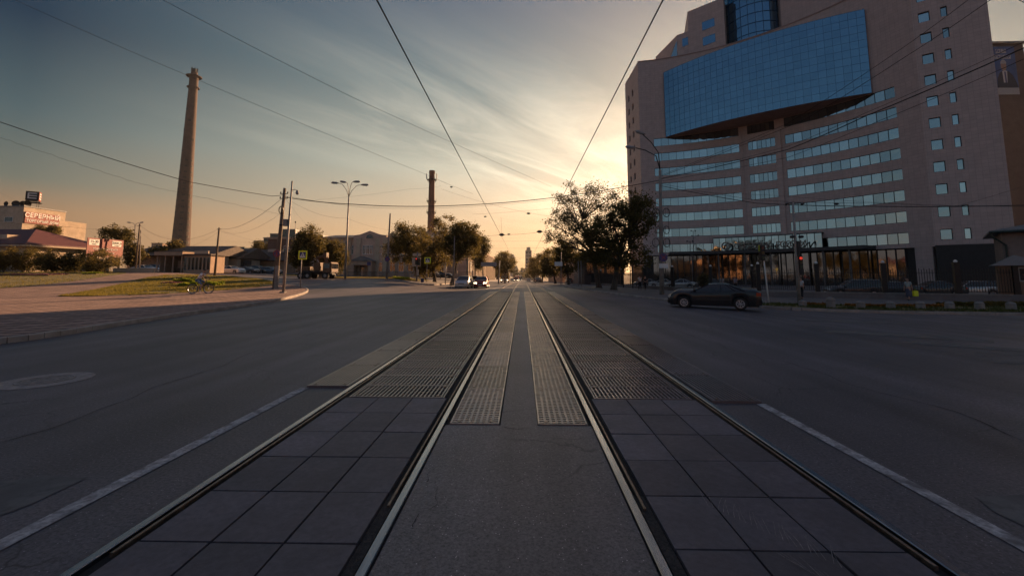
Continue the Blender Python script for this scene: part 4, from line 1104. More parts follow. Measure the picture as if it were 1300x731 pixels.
def person(label, loc, rz, J, top, bottom, short=True, skirt=False, hair=M_HAIR, group=None, longhair=False, shoes=None, cat='person', bare_legs=False):
    """J: pelvis, chest, neck, head, and per side hip knee ankle toe / shoulder elbow wrist hand, metres, facing +X"""
    t = empty('person', loc, rz, label, cat, group)
    V = lambda k: Vector(J[k])
    pe, ch, ne, hd = V('pelvis'), V('chest'), V('neck'), V('head')
    up = (hd - ne).normalized()
    body = [[(*pe, (.13, .105)), (*pe.lerp(ch, .45), (.125, .10)), (*ch, (.15, .11)), (*ne, .055), (*(ne + up * .06), .052), (*(hd - up * .045), .072), (*(hd + up * .045), .088), (*(hd + up * .10), .055)]]
    fw = Vector(J.get('face', (1, 0, 0))).normalized()
    for s in 'lr':
        h, k, a, to = V('hip' + s), V('knee' + s), V('ankle' + s), V('toe' + s)
        body.append([(*pe, (.13, .105)), (*h, .088), (*h.lerp(k, .5), .072), (*k, .052), (*k.lerp(a, .35), .050), (*a, .034)])
        body.append([(*a, .034), (*(a + Vector((0, 0, -.045)) + (to - a) * .2), .038), (*to, .028)])
        sh, el, wr_ = V('sh' + s), V('el' + s), V('wr' + s)
        body.append([(*ch, (.15, .11)), (*sh, .052), (*sh.lerp(el, .5), .043), (*el, .036), (*el.lerp(wr_, .4), .034), (*wr_, .024)])
        d = (wr_ - el).normalized(); sd_ = d.cross(Vector((0, 0, 1))); sd_ = sd_.normalized() if sd_.length > .1 else Vector((0, 1, 0)); dn = d.cross(sd_).normalized()
        palm = wr_ + d * .06; body.append([(*wr_, .024), (*palm, (.034, .016))])
        for i, (o_, l_) in enumerate(((-.027, .060), (-.009, .072), (.010, .068), (.027, .052))):
            b0 = palm + sd_ * o_ + d * .02; body.append([(*palm, (.034, .016)), (*b0, .0095), (*(b0 + d * l_ * .5 + dn * .008), .0085), (*(b0 + d * l_ * .85 + dn * .028), .0075)])
        b0 = wr_ + d * .03 + sd_ * .03 * (1 if s == 'l' else -1); body.append([(*wr_, .024), (*b0, .012), (*(b0 + d * .04 + dn * .02), .009)])
    skin_mesh('body', body, M_SKIN, t)
    # face: nose, ears, eyes, mouth
    side = fw.cross(up).normalized()
    fc = MB(); fc.tube([hd + fw * .085 + up * .015, hd + fw * .108 - up * .015], [.008, .015], 6)
    for s_ in (1, -1): fc.tube([hd + side * .082 * s_ + up * .02, hd + side * .088 * s_ - up * .03], [.014, .010], 6)
    fc.ob('nose_and_ears', M_SKIN, t)
    ey = MB()
    for s_ in (1, -1): ey.box(hd + fw * .084 + side * .032 * s_ + up * .015, (.014, .022, .010))
    ey.box(hd + fw * .086 - up * .042, (.012, .045, .010)); ey.ob('eyes_and_mouth', M_HAIR, t)
    hc = [[(*(hd + up * .125 - fw * .01), .035), (*(hd + up * .09 - fw * .015), .086), (*(hd + up * .03 - fw * .035), .088), (*(hd - up * .04 - fw * .05), .06)]]
    if longhair: hc[0] += [(*(hd - up * .14 - fw * .07), .07), (*(hd - up * .24 - fw * .07), .045)]
    skin_mesh('hair', hc, hair, t)
    # shirt and sleeves
    c = [[(*(pe + (ch - pe) * .05), (.150, .122)), (*pe.lerp(ch, .45), (.145, .118)), (*ch, (.172, .128)), (*ch.lerp(ne, .75), (.085, .075))]]
    for s in 'lr':
        sh, el, wr_ = V('sh' + s), V('el' + s), V('wr' + s)
        arm = [(*ch, (.172, .128)), (*sh, .066), (*sh.lerp(el, .62), .054)]
        if not short: arm += [(*el, .047), (*el.lerp(wr_, .92), .034)]
        c.append(arm)
    skin_mesh('shirt', c, top, t)
    c = []
    w0 = (*(pe + Vector((0, 0, .02))), (.150, .125))
    if skirt:
        kx = (V('kneel') + V('kneer')) / 2; c.append([w0, (*pe.lerp(kx, .35), (.19, .16)), (*pe.lerp(kx, 1.15), (.21, .19))]); 
        if skirt == 'long': c[0].append((*pe.lerp((V('anklel') + V('ankler')) / 2, .9), (.20, .19)))
    else:
        for s in 'lr':
            h, k, a = V('hip' + s), V('knee' + s), V('ankle' + s)
            leg = [w0, (*h, .105), (*h.lerp(k, .5), .088)] + ([(*h.lerp(k, .92), .072)] if bare_legs else [(*k, .066), (*k.lerp(a, .5), .058), (*k.lerp(a, .93), .050)])
            c.append(leg)
    skin_mesh('skirt' if skirt else ('shorts' if bare_legs else 'trousers'), c, bottom, t)
    for s in 'lr':
        a, to = V('ankle' + s), V('toe' + s)
        skin_mesh('shoe', [[(*(a + Vector((0, 0, -.04)) - (to - a) * .12), .046), (*(a.lerp(to, .5) + Vector((0, 0, -.02))), .044), (*to, .036)]], shoes or M_PLAST, t)
    return t
def standing(step=0.0, arm=0.12, hgt=1.7):
    k = hgt / 1.7
    J = dict(pelvis=(0, 0, .92), chest=(0.02, 0, 1.28), neck=(0.01, 0, 1.44), head=(.03, 0, 1.58))
    for s, sg in (('l', 1), ('r', -1)):
        f = sg * step
        J['hip' + s] = (0, .09 * sg, .86); J['knee' + s] = (.10 * abs(step) + f * .45, .09 * sg, .48); J['ankle' + s] = (f, .09 * sg, .085 + (.05 if f < 0 else 0)); J['toe' + s] = (f + .15, .10 * sg, .04)
        J['sh' + s] = (0, .185 * sg, 1.38); J['el' + s] = (-f * .35, .23 * sg, 1.10); J['wr' + s] = (-f * .6 + arm, .23 * sg, .87)
    return {a: tuple(c * k for c in v) for a, v in J.items()}
# ---------------------------------------------------------------- poles and signs
M_STEELP = mat('galvanised_pole', (0.33, 0.31, 0.29), 0.6, 0.35, var=0.2, scale=2.5, damt=0.4, dark=(.16, .13, .11), dscale=1)
M_CONCP = mat('concrete_pole', (0.26, 0.23, 0.205), 0.9, var=0.2, scale=2, damt=0.4, bump=0.3)
M_WOODP = mat('weathered_wood_pole', (0.17, 0.125, 0.09), 0.9, var=0.3, scale=2, bump=0.6, bscale=20, stretch=(4, 4, .4))
M_DARKP = mat('dark_painted_metal', (0.03, 0.03, 0.032), 0.55, 0.3, var=0.15, scale=4)
M_CABLE = mat('black_cable', (0.012, 0.011, 0.012), 0.6, var=0.1)
M_BLUE = mat('sign_blue', (0.02, 0.035, 0.16), 0.4, var=0.04)
M_YEL = mat('sign_lime_yellow', (0.72, 0.78, 0.02), 0.4, var=0.03)
M_WHT = mat('sign_white', (0.72, 0.72, 0.70), 0.45, var=0.04)
M_RED = mat('sign_red', (0.28, 0.02, 0.03), 0.4, var=0.05)
def P2(px, py, Y): return at(px, py, Y)
def post(t, p0, p1, r0, r1, m, name='pole', n=12):
    b = Vector(t.location)
    return MB().tube([Vector(p0) - b, Vector(p0).lerp(Vector(p1), .5) - b, Vector(p1) - b], [r0, (r0 + r1) / 2, r1], n).ob(name, m, t, smooth=True)
def pole_thing(name, label, cat, pxb, Y, pxt, pyt, r0, r1, m, group=None):
    b = gx(pxb, Y, 0.10); top = at(pxt, pyt, Y); t = empty(name, b, 0, label, cat, group)
    post(t, b, top, r0, r1, m); return t, b, top
def disc(c, r, th=0.02, n=24, ny=1):
    """round plate facing the camera side (-Y)"""
    return MB().tube([(c[0], c[1] + th / 2, c[2]), (c[0], c[1] - th / 2, c[2])], r, n)
# ================================================================== TREES
tree('big tree with a golden see-through crown, second trunk from the right pole', 760, 54, [(733, 262, 36, 28), (752, 300, 42, 32), (708, 300, 20, 30), (778, 256, 26, 24), (735, 238, 18, 10)], leaf=.20, n=17000, clumps=125, rc=.88, trunk_r=.34, m=M_LEAF2, seed=3, group='two big street trees by the right kerb')
tree('big dark dense tree whose trunk stands nearest the right pole', 779, 47, [(800, 282, 30, 34), (785, 326, 46, 18), (817, 262, 15, 18), (765, 300, 26, 24)], leaf=.22, n=20000, clumps=150, rc=.75, trunk_r=.33, m=M_LEAF, seed=5, group='two big street trees by the right kerb')
for i, (b, Y, e, sd_, l) in enumerate([
    (722, 84, [(722, 330, 17, 22), (714, 320, 12, 14)], 11, 'dense street tree standing behind the white sign on the right'),
    (705, 100, [(700, 335, 14, 17)], 12, 'round street tree in the middle of the right-hand row'),
    (688, 125, [(688, 336, 12, 16), (694, 325, 9, 9)], 13, 'golden edged street tree with its crown over the right lane'),
    (678, 160, [(678, 340, 8, 12)], 14, 'farthest small street tree on the right before the pale block')]):
    tree(l, b, Y, e, leaf=.30, n=9000, clumps=75, rc=1.0, trunk_r=.25, m=(M_LEAF, M_LEAF2)[i % 2], seed=sd_, group='street trees down the right side')
for i, (b, Y, e, sd_, l, tr) in enumerate([
    (540, 66, [(520, 306, 25, 24), (500, 322, 12, 18)], 21, 'bushy tree left of the brick chimney, over the traffic light', .2),
    (552, 63, [(548, 322, 26, 26), (535, 335, 24, 14), (563, 288, 14, 18)], 22, 'darkest broad tree right under the brick chimney', .25),
    (573, 60, [(588, 300, 22, 22), (600, 314, 13, 16), (575, 318, 18, 18)], 23, 'leaning tree with two bare slanting stems by the museum corner', .18),
    (614, 92, [(607, 320, 9, 24), (614, 312, 8, 12)], 24, 'thin tree behind the leaning one, beside the ribbed wall', .15),
    (641, 108, [(641, 334, 14, 14)], 25, 'low round tree at the left kerb above the waiting pedestrian', .18),
    (388, 62, [(392, 312, 16, 24), (380, 328, 14, 16)], 26, 'tall dark tree in front of the museum, left of the four-armed lamp', .22),
    (425, 66, [(424, 328, 16, 20), (412, 320, 10, 14)], 27, 'dark rounded tree touching the four-armed lamp post', .2)]):
    tree(l, b, Y, e, leaf=.24, n=14000, clumps=120, rc=.8, trunk_r=tr, m=(M_LEAF, M_LEAF2, M_LEAF)[i % 3], seed=sd_, group='trees around the museum', fork=.5)
for i, (b, Y, e, sd_, l) in enumerate([
    (150, 80, [(146, 298, 16, 14), (160, 300, 10, 10)], 31, 'tall tree rising behind the red banner'),
    (168, 74, [(170, 322, 9, 14)], 32, 'dark narrow tree between the red banner and the twin poles'),
    (203, 82, [(203, 326, 12, 12)], 33, 'small dark tree left of the concrete tower foot'),
    (222, 84, [(222, 321, 9, 15)], 34, 'pointed dark tree right beside the concrete tower foot'),
    (333, 130, [(328, 313, 9, 7), (342, 314, 8, 6)], 35, 'distant tree above the warehouse roofs'),
    (52, 100, [(51, 293, 6, 6), (68, 293, 7, 5)], 36, 'tree top peeping over the red roof')]):
    tree(l, b, Y, e, leaf=.32, n=5000, clumps=50, rc=.8, trunk_r=.2, m=(M_LEAF, M_LEAF2)[i % 2], seed=sd_, group='trees on the far left')
for i, (px, py, rx, ry, Y, l) in enumerate([(4, 329, 17, 15, 58, 'dark rounded shrub cut by the left edge of the photo'), (36, 330, 19, 15, 60, 'dark rounded shrub second from the left edge'), (66, 331, 18, 14, 59, 'middle shrub of the row before the red roof'), (95, 332, 17, 13, 60, 'shrub just left of the red banner'), (128, 333, 20, 16, 57, 'spreading shrub in front of the red banner')]):
    tree(l, px, Y, [(px, py, rx, ry), (px - 6, py + 5, rx * .7, ry * .7)], leaf=.18, n=8000, clumps=110, rc=.5, trunk_r=.08, m=(M_LEAF2, M_LEAF)[i % 2], name='shrub', seed=50 + i, group='row of shrubs beside the left lawn', cat='shrub')
# flower beds: bright low hedges on the lawns
def hedge(label, px0, px1, Y, h, m, n=2200, dep=1.2, seed=1, name='flower_bed', group=None):
    rnd = random.Random(seed); a, b = gx(px0, Y), gx(px1, Y); t = empty(name, a.lerp(b, .5), 0, label, 'flower bed', group); o0 = Vector(t.location)
    so = MB(); c = Vector(((a.x + b.x) / 2, Y, 0)) - Vector((o0.x, o0.y, 0)); so.box((c.x, c.y, .14), (b.x - a.x, dep, .16)); so.ob('soil', M_TURF, t, bevel=.04)
    mb = MB()
    for _ in range(n):
        x = rnd.uniform(a.x, b.x); y = Y + rnd.uniform(-dep / 2, dep / 2); k = .7 + .5 * pnoise(Vector((x * 1.7, y * 1.7, seed)))
        p = Vector((x, y, zt(x, y) + .18 + rnd.random() ** .7 * h * k)) - o0; s = rnd.uniform(.05, .12)
        u = Vector((rnd.uniform(-1, 1), rnd.uniform(-1, 1), rnd.uniform(-.4, 1))).normalized(); w = u.cross(Vector((rnd.uniform(-1, 1), rnd.uniform(-1, 1), .3))).normalized()
        mb.add([p - u * s, p + w * s * .5, p + u * s, p - w * s * .5], [(0, 1, 2, 3)])
    mb.ob('foliage', m, t); return t
M_PURP = leaf_mat('purple_flowers', (0.09, 0.035, 0.06), (0.22, 0.09, 0.12), 0.3)
M_ORNG = leaf_mat('orange_flowers', (0.16, 0.06, 0.01), (0.36, 0.16, 0.02), 0.3)
hedge('lime green clipped hedge behind the cyclist, on the far edge of the lawn', 226, 252, 43, .42, M_LEAF3, 2400, seed=1, group='clipped lime hedges on the left lawn')
hedge('lime green clipped hedge just in front of the cyclist, nearer the path', 262, 280, 38, .42, M_LEAF3, 2000, seed=2, group='clipped lime hedges on the left lawn')
hedge('low lime hedge directly left of the cyclist and nearest the path', 233, 250, 37.5, .34, M_LEAF3, 1600, seed=3, group='clipped lime hedges on the left lawn')
hedge('strip of purple flowers on the lawn in front of the shrubs', 0, 75, 50, .12, M_PURP, 3600, 2.4, 4)
hedge('short strip of purple flowers left of the hedges', 210, 228, 41, .10, M_PURP, 500, 1.0, 5)
hedge('lime hedge on the museum lawn beside the traffic light', 500, 519, 61, .30, M_LEAF3, 1500, 1.6, 6)
hedge('little lime hedge at the foot of the shrubs before the red banner', 108, 127, 53, .25, M_LEAF3, 900, 1.0, 7)
hedge('strip of orange flowers on the right verge between the bollards', 1075, 1200, 26.0, .12, M_ORNG, 1800, .7, 8)
hedge('short strip of orange flowers on the right verge beside the signal mast', 1020, 1052, 26.6, .12, M_ORNG, 500, .6, 9)
hedge('low dark bedding plants behind the farthest right bollards', 1190, 1300, 26.6, .26, M_LEAF, 2600, .7, 10)
# ================================================================== LEFT SIDE BUILDINGS
M_CREAM = mat('cream_render', (0.50, 0.40, 0.30), 0.9, var=0.10, scale=1.2, damt=0.3, dscale=.5, bump=0.15)
M_CREAM2 = mat('peach_render', (0.44, 0.31, 0.22), 0.9, var=0.12, scale=1.0, damt=0.3, dscale=.5)
M_PINK = brick_mat('pink_grey_render', (0.54, 0.38, 0.30), (0.58, 0.42, 0.33), (0.42, 0.29, 0.23), 1.2, .45, .02, bump=.15)
M_BRICK = brick_mat('red_brown_brick', (0.17, 0.085, 0.06), (0.23, 0.12, 0.085), (0.13, 0.10, 0.085), .5, .16, .02, bump=.3)
M_ROOFR = mat('dark_red_roof', (0.12, 0.042, 0.038), 0.6, var=0.15, scale=2, bump=0.2)
M_ROOFG = mat('grey_tin_roof', (0.16, 0.165, 0.17), 0.55, 0.3, var=0.2, scale=1.5)
M_ROOFB = mat('brown_slate_roof', (0.10, 0.075, 0.062), 0.8, var=0.2, scale=2)
M_WINB = mat('dark_window_glass', (0.02, 0.024, 0.03), 0.08, 0, var=0.1, spec=0.9)
M_REDB = mat('red_banner_cloth', (0.24, 0.05, 0.04), 0.6, var=0.08, scale=1.5)
M_TEAL = mat('teal_glass', (0.05, 0.085, 0.085), 0.3, var=0.25, scale=1.0, spec=.5)
M_GREYT = mat('sign_grey', (0.25, 0.26, 0.28), 0.5, var=0.05)
def bwin(t, b, x, y, z, w, h, face, fm=M_WHT, dep=0.10, bars=True):
    """window on a wall; face 'S' looks to -Y, 'E' looks to +X; placed 3 mm proud, frame and pane"""
    o0 = Vector(t.location); f = MB(); g = MB(); q = .06
    def bx_(mb, u0, u1, z0, z1, d0, d1):
        if face == 'S': mb.bx(x + u0 - o0.x, x + u1 - o0.x, y - d1 - o0.y, y - d0 - o0.y, z + z0 - o0.z, z + z1 - o0.z)
        else: mb.bx(x + d0 - o0.x, x + d1 - o0.x, y + u0 - o0.y, y + u1 - o0.y, z + z0 - o0.z, z + z1 - o0.z)
    bx_(f, -w / 2, -w / 2 + q, 0, h, .003, dep); bx_(f, w / 2 - q, w / 2, 0, h, .003, dep); bx_(f, -w / 2 + q, w / 2 - q, 0, q, .003, dep); bx_(f, -w / 2 + q, w / 2 - q, h - q, h, .003, dep)
    if bars: bx_(f, -.025, .025, q, h - q, .02, dep * .8); bx_(f, -w / 2 + q, -.026, h * .66, h * .66 + .05, .02, dep * .8); bx_(f, .026, w / 2 - q, h * .66, h * .66 + .05, .02, dep * .8)
    bx_(f, -w / 2 - .08, w / 2 + .08, -.08, -.001, .003, dep + .08)
    bx_(g, -w / 2 + q, w / 2 - q, q, h - q, .003, .018)
    fo = f.ob('window', fm, t); g.ob('pane', M_WINB, fo); return fo
def house(name, label, cat, x0, x1, y0, y1, z1, wm, z0=None, group=None):
    cx, cy = (x0 + x1) / 2, (y0 + y1) / 2; zb = zt(cx, cy) - .4 if z0 is None else z0
    t = empty(name, (cx, cy, zb), 0, label, cat, group)
    MB().bx(x0 - cx, x1 - cx, y0 - cy, y1 - cy, -1.5, z1 - zb).ob('wall', wm, t); return t
def flatroof(t, x0, x1, y0, y1, z, m, over=.25, th=.3, name='roof'):
    o = Vector(t.location); return MB().bx(x0 - over - o.x, x1 + over - o.x, y0 - over - o.y, y1 + over - o.y, z + .002 - o.z, z + th - o.z).ob(name, m, t)
def hiproof(t, x0, x1, y0, y1, z, h, m, over=.5, hip=0.35, axis='x', name='roof'):
    o = Vector(t.location); x0 -= over; x1 += over; y0 -= over; y1 += over
    cx, cy = (x0 + x1) / 2, (y0 + y1) / 2
    if axis == 'x': k = min((y1 - y0) / 2 * hip * 2, (x1 - x0) / 2 - .01); r = [(x0 + k, cy, z + h), (x1 - k, cy, z + h)]; F = [(0, 1, 5, 4), (1, 2, 5), (2, 3, 4, 5), (3, 0, 4)]
    else: k = min((x1 - x0) / 2 * hip * 2, (y1 - y0) / 2 - .01); r = [(cx, y0 + k, z + h), (cx, y1 - k, z + h)]; F = [(0, 1, 4), (1, 2, 5, 4), (2, 3, 5), (3, 0, 4, 5)]
    vs = [(x0, y0, z), (x1, y0, z), (x1, y1, z), (x0, y1, z)] + r; vs = [(a - o.x, b - o.y, c - o.z) for a, b, c in vs]
    mb = MB().add(vs, F + [(3, 2, 1, 0)]); mb.bx(x0 - o.x, x1 - o.x, y0 - o.y, y1 - o.y, z - .16 - o.z, z - .002 - o.z)
    return mb.ob(name, m, t)
# pale office block with red sign
zb_ = at(22, 262.5, 115).z; t = house('office_block', 'pale office block with a red wall sign, far left', 'office building', -180, -140, 115, 126, zb_, M_CREAM)
o0 = Vector(t.location); MB().bx(-180 - o0.x, -140.5 - o0.x, 126.01 - o0.y, 133 - o0.y, -1.5, zb_ - 2.6 - o0.z).ob('annex', M_CREAM, t)
flatroof(t, -180, -140, 115, 126, zb_, M_ROOFG, .15, .3)
for k in range(4):
    for i in range(6): bwin(t, 0, -144 - i * 5.6, 115, zb_ - 4.2 - k * 3.6, 2.4, 1.3, 'S', bars=False)
for k in range(1, 4):
    for i in range(2): bwin(t, 0, -140, 119 + i * 2.6, zb_ - 4.2 - k * 3.0, 1.2, 1.1, 'E', bars=False)
sg = empty('wall_sign', (-139.9, 120, zb_ - 3), 0, 'wide red sign with two lines of letters on the pale office block', 'sign')
MB().bx(0.02, .18, -4.7, 4.2, -1.5, 1.7).ob('board', M_REDB, sg)
fr_ = lambda x, y, z: face_frame((x, y, z), (0, 1, 0))
text_ob('letters', 'СЕВЕРНЫЙ', 1.75, M_WHT, fr_(.20, -.2, .75), sg, .02, bold=.03, sx=.95); text_ob('small_letters', 'ТОРГОВЫЙ ДОМ', 1.0, M_WHT, fr_(.20, -.2, -.75), sg, .02, bold=.015)
cb = empty('rooftop_sign', (-141.5, 118.2, zb_ + 2.6), R(40), 'rooftop cube sign, one face dark and one red, each with a white E-like mark', 'sign')
MB().box((0, 0, .9), (2.6, 2.6, 2.6)).ob('cube', M_GREYT, cb)
MB().bx(1.301, 1.36, -1.3, 1.3, -.4, 2.2).ob('red_face', M_REDB, cb); MB().bx(-1.3, 1.3, -1.36, -1.301, -.4, 2.2).ob('dark_face', M_DARKP, cb)
for nm, fmx in (('mark', lambda a, b, z0, z1: MB().bx(1.37, 1.40, a, b, z0, z1)), ('mark.001', lambda a, b, z0, z1: MB().bx(a, b, -1.40, -1.37, z0, z1))):
    mb = MB()
    for a, b, z0, z1 in ((-.9, -.6, .1, 1.8), (-.6, .9, 1.5, 1.8), (-.6, .9, .8, 1.1), (-.6, .9, .1, .4)): q = fmx(a, b, z0, z1); mb.add(q.v, q.f)
    mb.ob('mark', M_WHT, cb)
fr = MB()
for x in (-1.1, 1.1):
    for y in (-1.1, 1.1): fr.tube([(x, y, -2.3), (x, y, -.4)], .08, 6)
fr.box((0, 0, -.9), (3.4, 3.4, .12)).ob('frame', M_DARKP, cb)
for i, (px, r) in enumerate(((8, .7), (20, .9), (29, .8), (34, 1.0))):
    p = at(px, 262, 117); d = empty('satellite_dish', (p.x, 117, zb_ + .3), R(30 * i), ['small rooftop dish nearest the left edge', 'rooftop dish at the corner of the pale block', 'rooftop dish left of the cube sign', 'largest rooftop dish, touching the cube sign frame'][i], 'satellite dish', 'dishes on the pale block roof')
    MB().tube([(0, 0, 0), (0, 0, .8)], .06, 6).ob('mount', M_DARKP, d)
    vs = [(0, 0.15, .9)]; n = 14
    for k in range(n): vs.append((r * math.cos(6.283 * k / n), -.15, .9 + r * math.sin(6.283 * k / n)))
    MB().add(vs, [(0, 1 + k, 1 + (k + 1) % n) for k in range(n)]).ob('dish', M_DARKP, d)
# low building with dark red hipped roofs
t = house('low_building', 'low cream building with dark red hipped roof and lit eaves', 'building', -98.2, -76.2, 63.5, 77, 6.2, M_CREAM)
hiproof(t, -98.2, -76.2, 63.5, 77, 6.4, 3.0, M_ROOFR, .9, .5, 'x')
o0 = Vector(t.location); MB().bx(-76.2 - o0.x, -75.2 - o0.x, 62.6 - o0.y, 78 - o0.y, 6.0 - o0.z, 6.22 - o0.z).bx(-99 - o0.x, -76.2 - o0.x, 62.5 - o0.y, 62.9 - o0.y, 6.0 - o0.z, 6.22 - o0.z).ob('eaves', M_CREAM, t)
for y in (66, 70, 74): bwin(t, 0, -76.2, y, 3.4, 1.2, 1.6, 'E')
for x in (-95, -91, -87, -83, -79): bwin(t, 0, x, 63.5, 3.4, 1.4, 1.7, 'S')
for x, y in ((-82, 65.5), (-88, 65.5)):
    dm = MB().bx(x - .8 - o0.x, x + .8 - o0.x, y - .6 - o0.y, y + 1.6 - o0.y, 7.0 - o0.z, 8.0 - o0.z); dm.ob('dormer', M_CREAM, t)
t = house('side_wing', 'long low wing with a dark red roof at the left edge', 'building', -122, -94, 57, 63, 6.0, M_CREAM2)
hiproof(t, -122, -94, 57, 63, 6.2, 2.6, M_ROOFR, .8, .5, 'x')
for x in (-95.5, -99, -102.5, -106): bwin(t, 0, x, 57, 3.2, 1.4, 1.7, 'S')
# red banner on posts
bn = empty('banner', (-63, 60, zt(-63, 62)), 0, 'big red advertising banner with white price patches, on posts behind the shrubs', 'banner')
bz0 = 4.35; bz1 = 7.05; ob_ = Vector(bn.location)
MB().bx(-.03, .03, 0, 5.6, bz0 - ob_.z, bz1 - ob_.z).ob('banner_cloth', M_REDB, bn)
for y in (0.15, 2.8, 5.45): MB().tube([(-.12, y, 0), (-.12, y, bz1 - ob_.z)], .07, 8).ob('post', M_STEELP, bn)
for y, s_, s2 in ((1.0, '15-30', 'минут'), (4.5, '2000 р', 'скидка')):
    pt = MB().bx(.035, .05, y - .75, y + .75, 6.0 - ob_.z, 6.85 - ob_.z).ob('white_patch', M_WHT, bn)
    text_ob('patch_letters', s_, .52, M_DARKP, face_frame((.06, y, 6.52 - ob_.z), (0, 1, 0)), pt, .004, bold=.012); text_ob('patch_small_letters', s2, .24, M_DARKP, face_frame((.06, y, 6.16 - ob_.z), (0, 1, 0)), pt, .004)
text_ob('banner_letters', 'ТОРГОВЫЙ ЦЕНТР', .42, M_WHT, face_frame((.06, 2.8, 5.45 - ob_.z), (0, 1, 0)), bn, .004); text_ob('banner_small_letters', 'аренда помещений', .30, M_WHT, face_frame((.06, 2.8, 4.95 - ob_.z), (0, 1, 0)), bn, .004)
lw = house('low_wall', 'low cream wall in front of the twin wooden poles', 'wall', -59.3, -53.2, 60.5, 60.9, zt(-55, 61) + .75, M_CREAM)
# concrete broadcasting tower
def tv_tower():
    Y = 420.0; b = at(226.5, 349, Y); top = at(246.5, 97, Y); c = Vector((top.x, Y, 0)); k = Y / F_PX
    t = empty('concrete_tower', (c.x, Y, 0), 0, 'very tall tapering unfinished concrete tower with a ringed top', 'tower')
    H_ = top.z; prof = [(0, 9.8), (10, 8.7), (28, 7.8), (60, 6.9), (H_ * .55, 5.6), (H_ * .8, 4.6), (H_ - 16, 4.0), (H_ - 1, 4.0)]
    vs = []; n = 32
    for z, r in prof: vs += [(r * math.cos(6.28318 * i / n), r * math.sin(6.28318 * i / n), z) for i in range(n)]
    MB().add(vs, [(j * n + i, j * n + (i + 1) % n, (j + 1) * n + (i + 1) % n, (j + 1) * n + i) for j in range(len(prof) - 1) for i in range(n)]).ob('shaft', M_TWR, t, smooth=True)
    def rr(z):
        for (za, ra), (zb2, rb2) in zip(prof, prof[1:]):
            if za <= z <= zb2: return ra + (rb2 - ra) * (z - za) / (zb2 - za)
        return 4.0
    for nm, z, r in (('platform', H_ - 1, 7.0), ('lower_ring', H_ - 13, 5.6)):
        q = ring(3.8, r, 0, .8, 32); q.v = [(v[0], v[1], v[2] + z) for v in q.v]; q.ob(nm, M_TWR, t)
    MB().tube([(0, 0, H_ - 1), (0, 0, H_ + 4)], 3.0, 20).ob('cap', M_TWR, t)
    cg = MB()
    for i in range(8): a = 6.283 * i / 8; cg.tube([(2.6 * math.cos(a), 2.6 * math.sin(a), H_ + 4), (2.9 * math.cos(a), 2.9 * math.sin(a), H_ + 9)], .3, 5)
    cg.tube([(0, 0, H_ + 4), (0, 0, H_ + 8)], 1.6, 8); cg.ob('top_frame', M_DARKP, t)
    wn = MB()
    for a0 in (R(-118), R(-60), R(-8)):
        for j in range(17):
            for da in (-.10, .10):
                z = 22 + j * 6.0; r = rr(z) + .02; a = a0 + da; wn.box((r * math.cos(a), r * math.sin(a), z), (.25, 1.1, 1.5), a)
    for z, a in ((105, -110), (128, -112), (150, -115), (160, -60), (172, -105), (140, -20)): r = rr(z); wn.box((r * math.cos(R(a)), r * math.sin(R(a)), z), (.3, 2.2, 2.4), R(a))
    wn.ob('slots', M_BLACK, t)
M_TWR = mat('tower_concrete', (0.10, 0.068, 0.058), 0.9, var=0.22, scale=.3, damt=0.5, dscale=.08, stretch=(1, 1, .5), bump=.1, bscale=1)
tv_tower()
# brick chimney
def stack():
    Y = 150.0; b = at(546, 349, Y); top = at(547.5, 217, Y); t = empty('brick_chimney', (b.x, Y, 0), 0, 'slim dark brick chimney with bracketed platforms behind the trees', 'chimney')
    H_ = top.z; MB().tube([(0, 0, -1), (0, 0, H_ * .5), (0, 0, H_ - 1.2), (0, 0, H_ - 1.0), (0, 0, H_)], [1.55, 1.25, .95, 1.1, 1.05], 20).ob('shaft', M_BRICK, t)
    for z in (H_ - 3.4, H_ - 11.2, H_ - 15.2):
        q = ring(1.0, 1.75, 0, .12, 20); q.v = [(v[0], v[1], v[2] + z) for v in q.v]
        for i in range(8): a = 6.283 * i / 8; q.tube([(1.7 * math.cos(a), 1.7 * math.sin(a), z), (1.7 * math.cos(a), 1.7 * math.sin(a), z + 1.0)], .04, 4); q.tube([(1.1 * math.cos(a), 1.1 * math.sin(a), z - .9), (1.7 * math.cos(a), 1.7 * math.sin(a), z)], .06, 4)
        q.ob('platform', M_DARKP, t)
    for a in (R(200), R(-20), R(90)):
        MB().box((1.95 * math.cos(a), 1.95 * math.sin(a), H_ - 2.2), (.25, .3, 2.0), a).ob('antenna', M_GREYT, t)
    la = MB()
    for s_ in (-.2, .2): la.tube([(-1.35 + .25, s_ - .9, 3), (-1.0 + .2, s_ - .7, H_ - 1)], .03, 4)
    la.ob('ladder', M_DARKP, t)
stack()
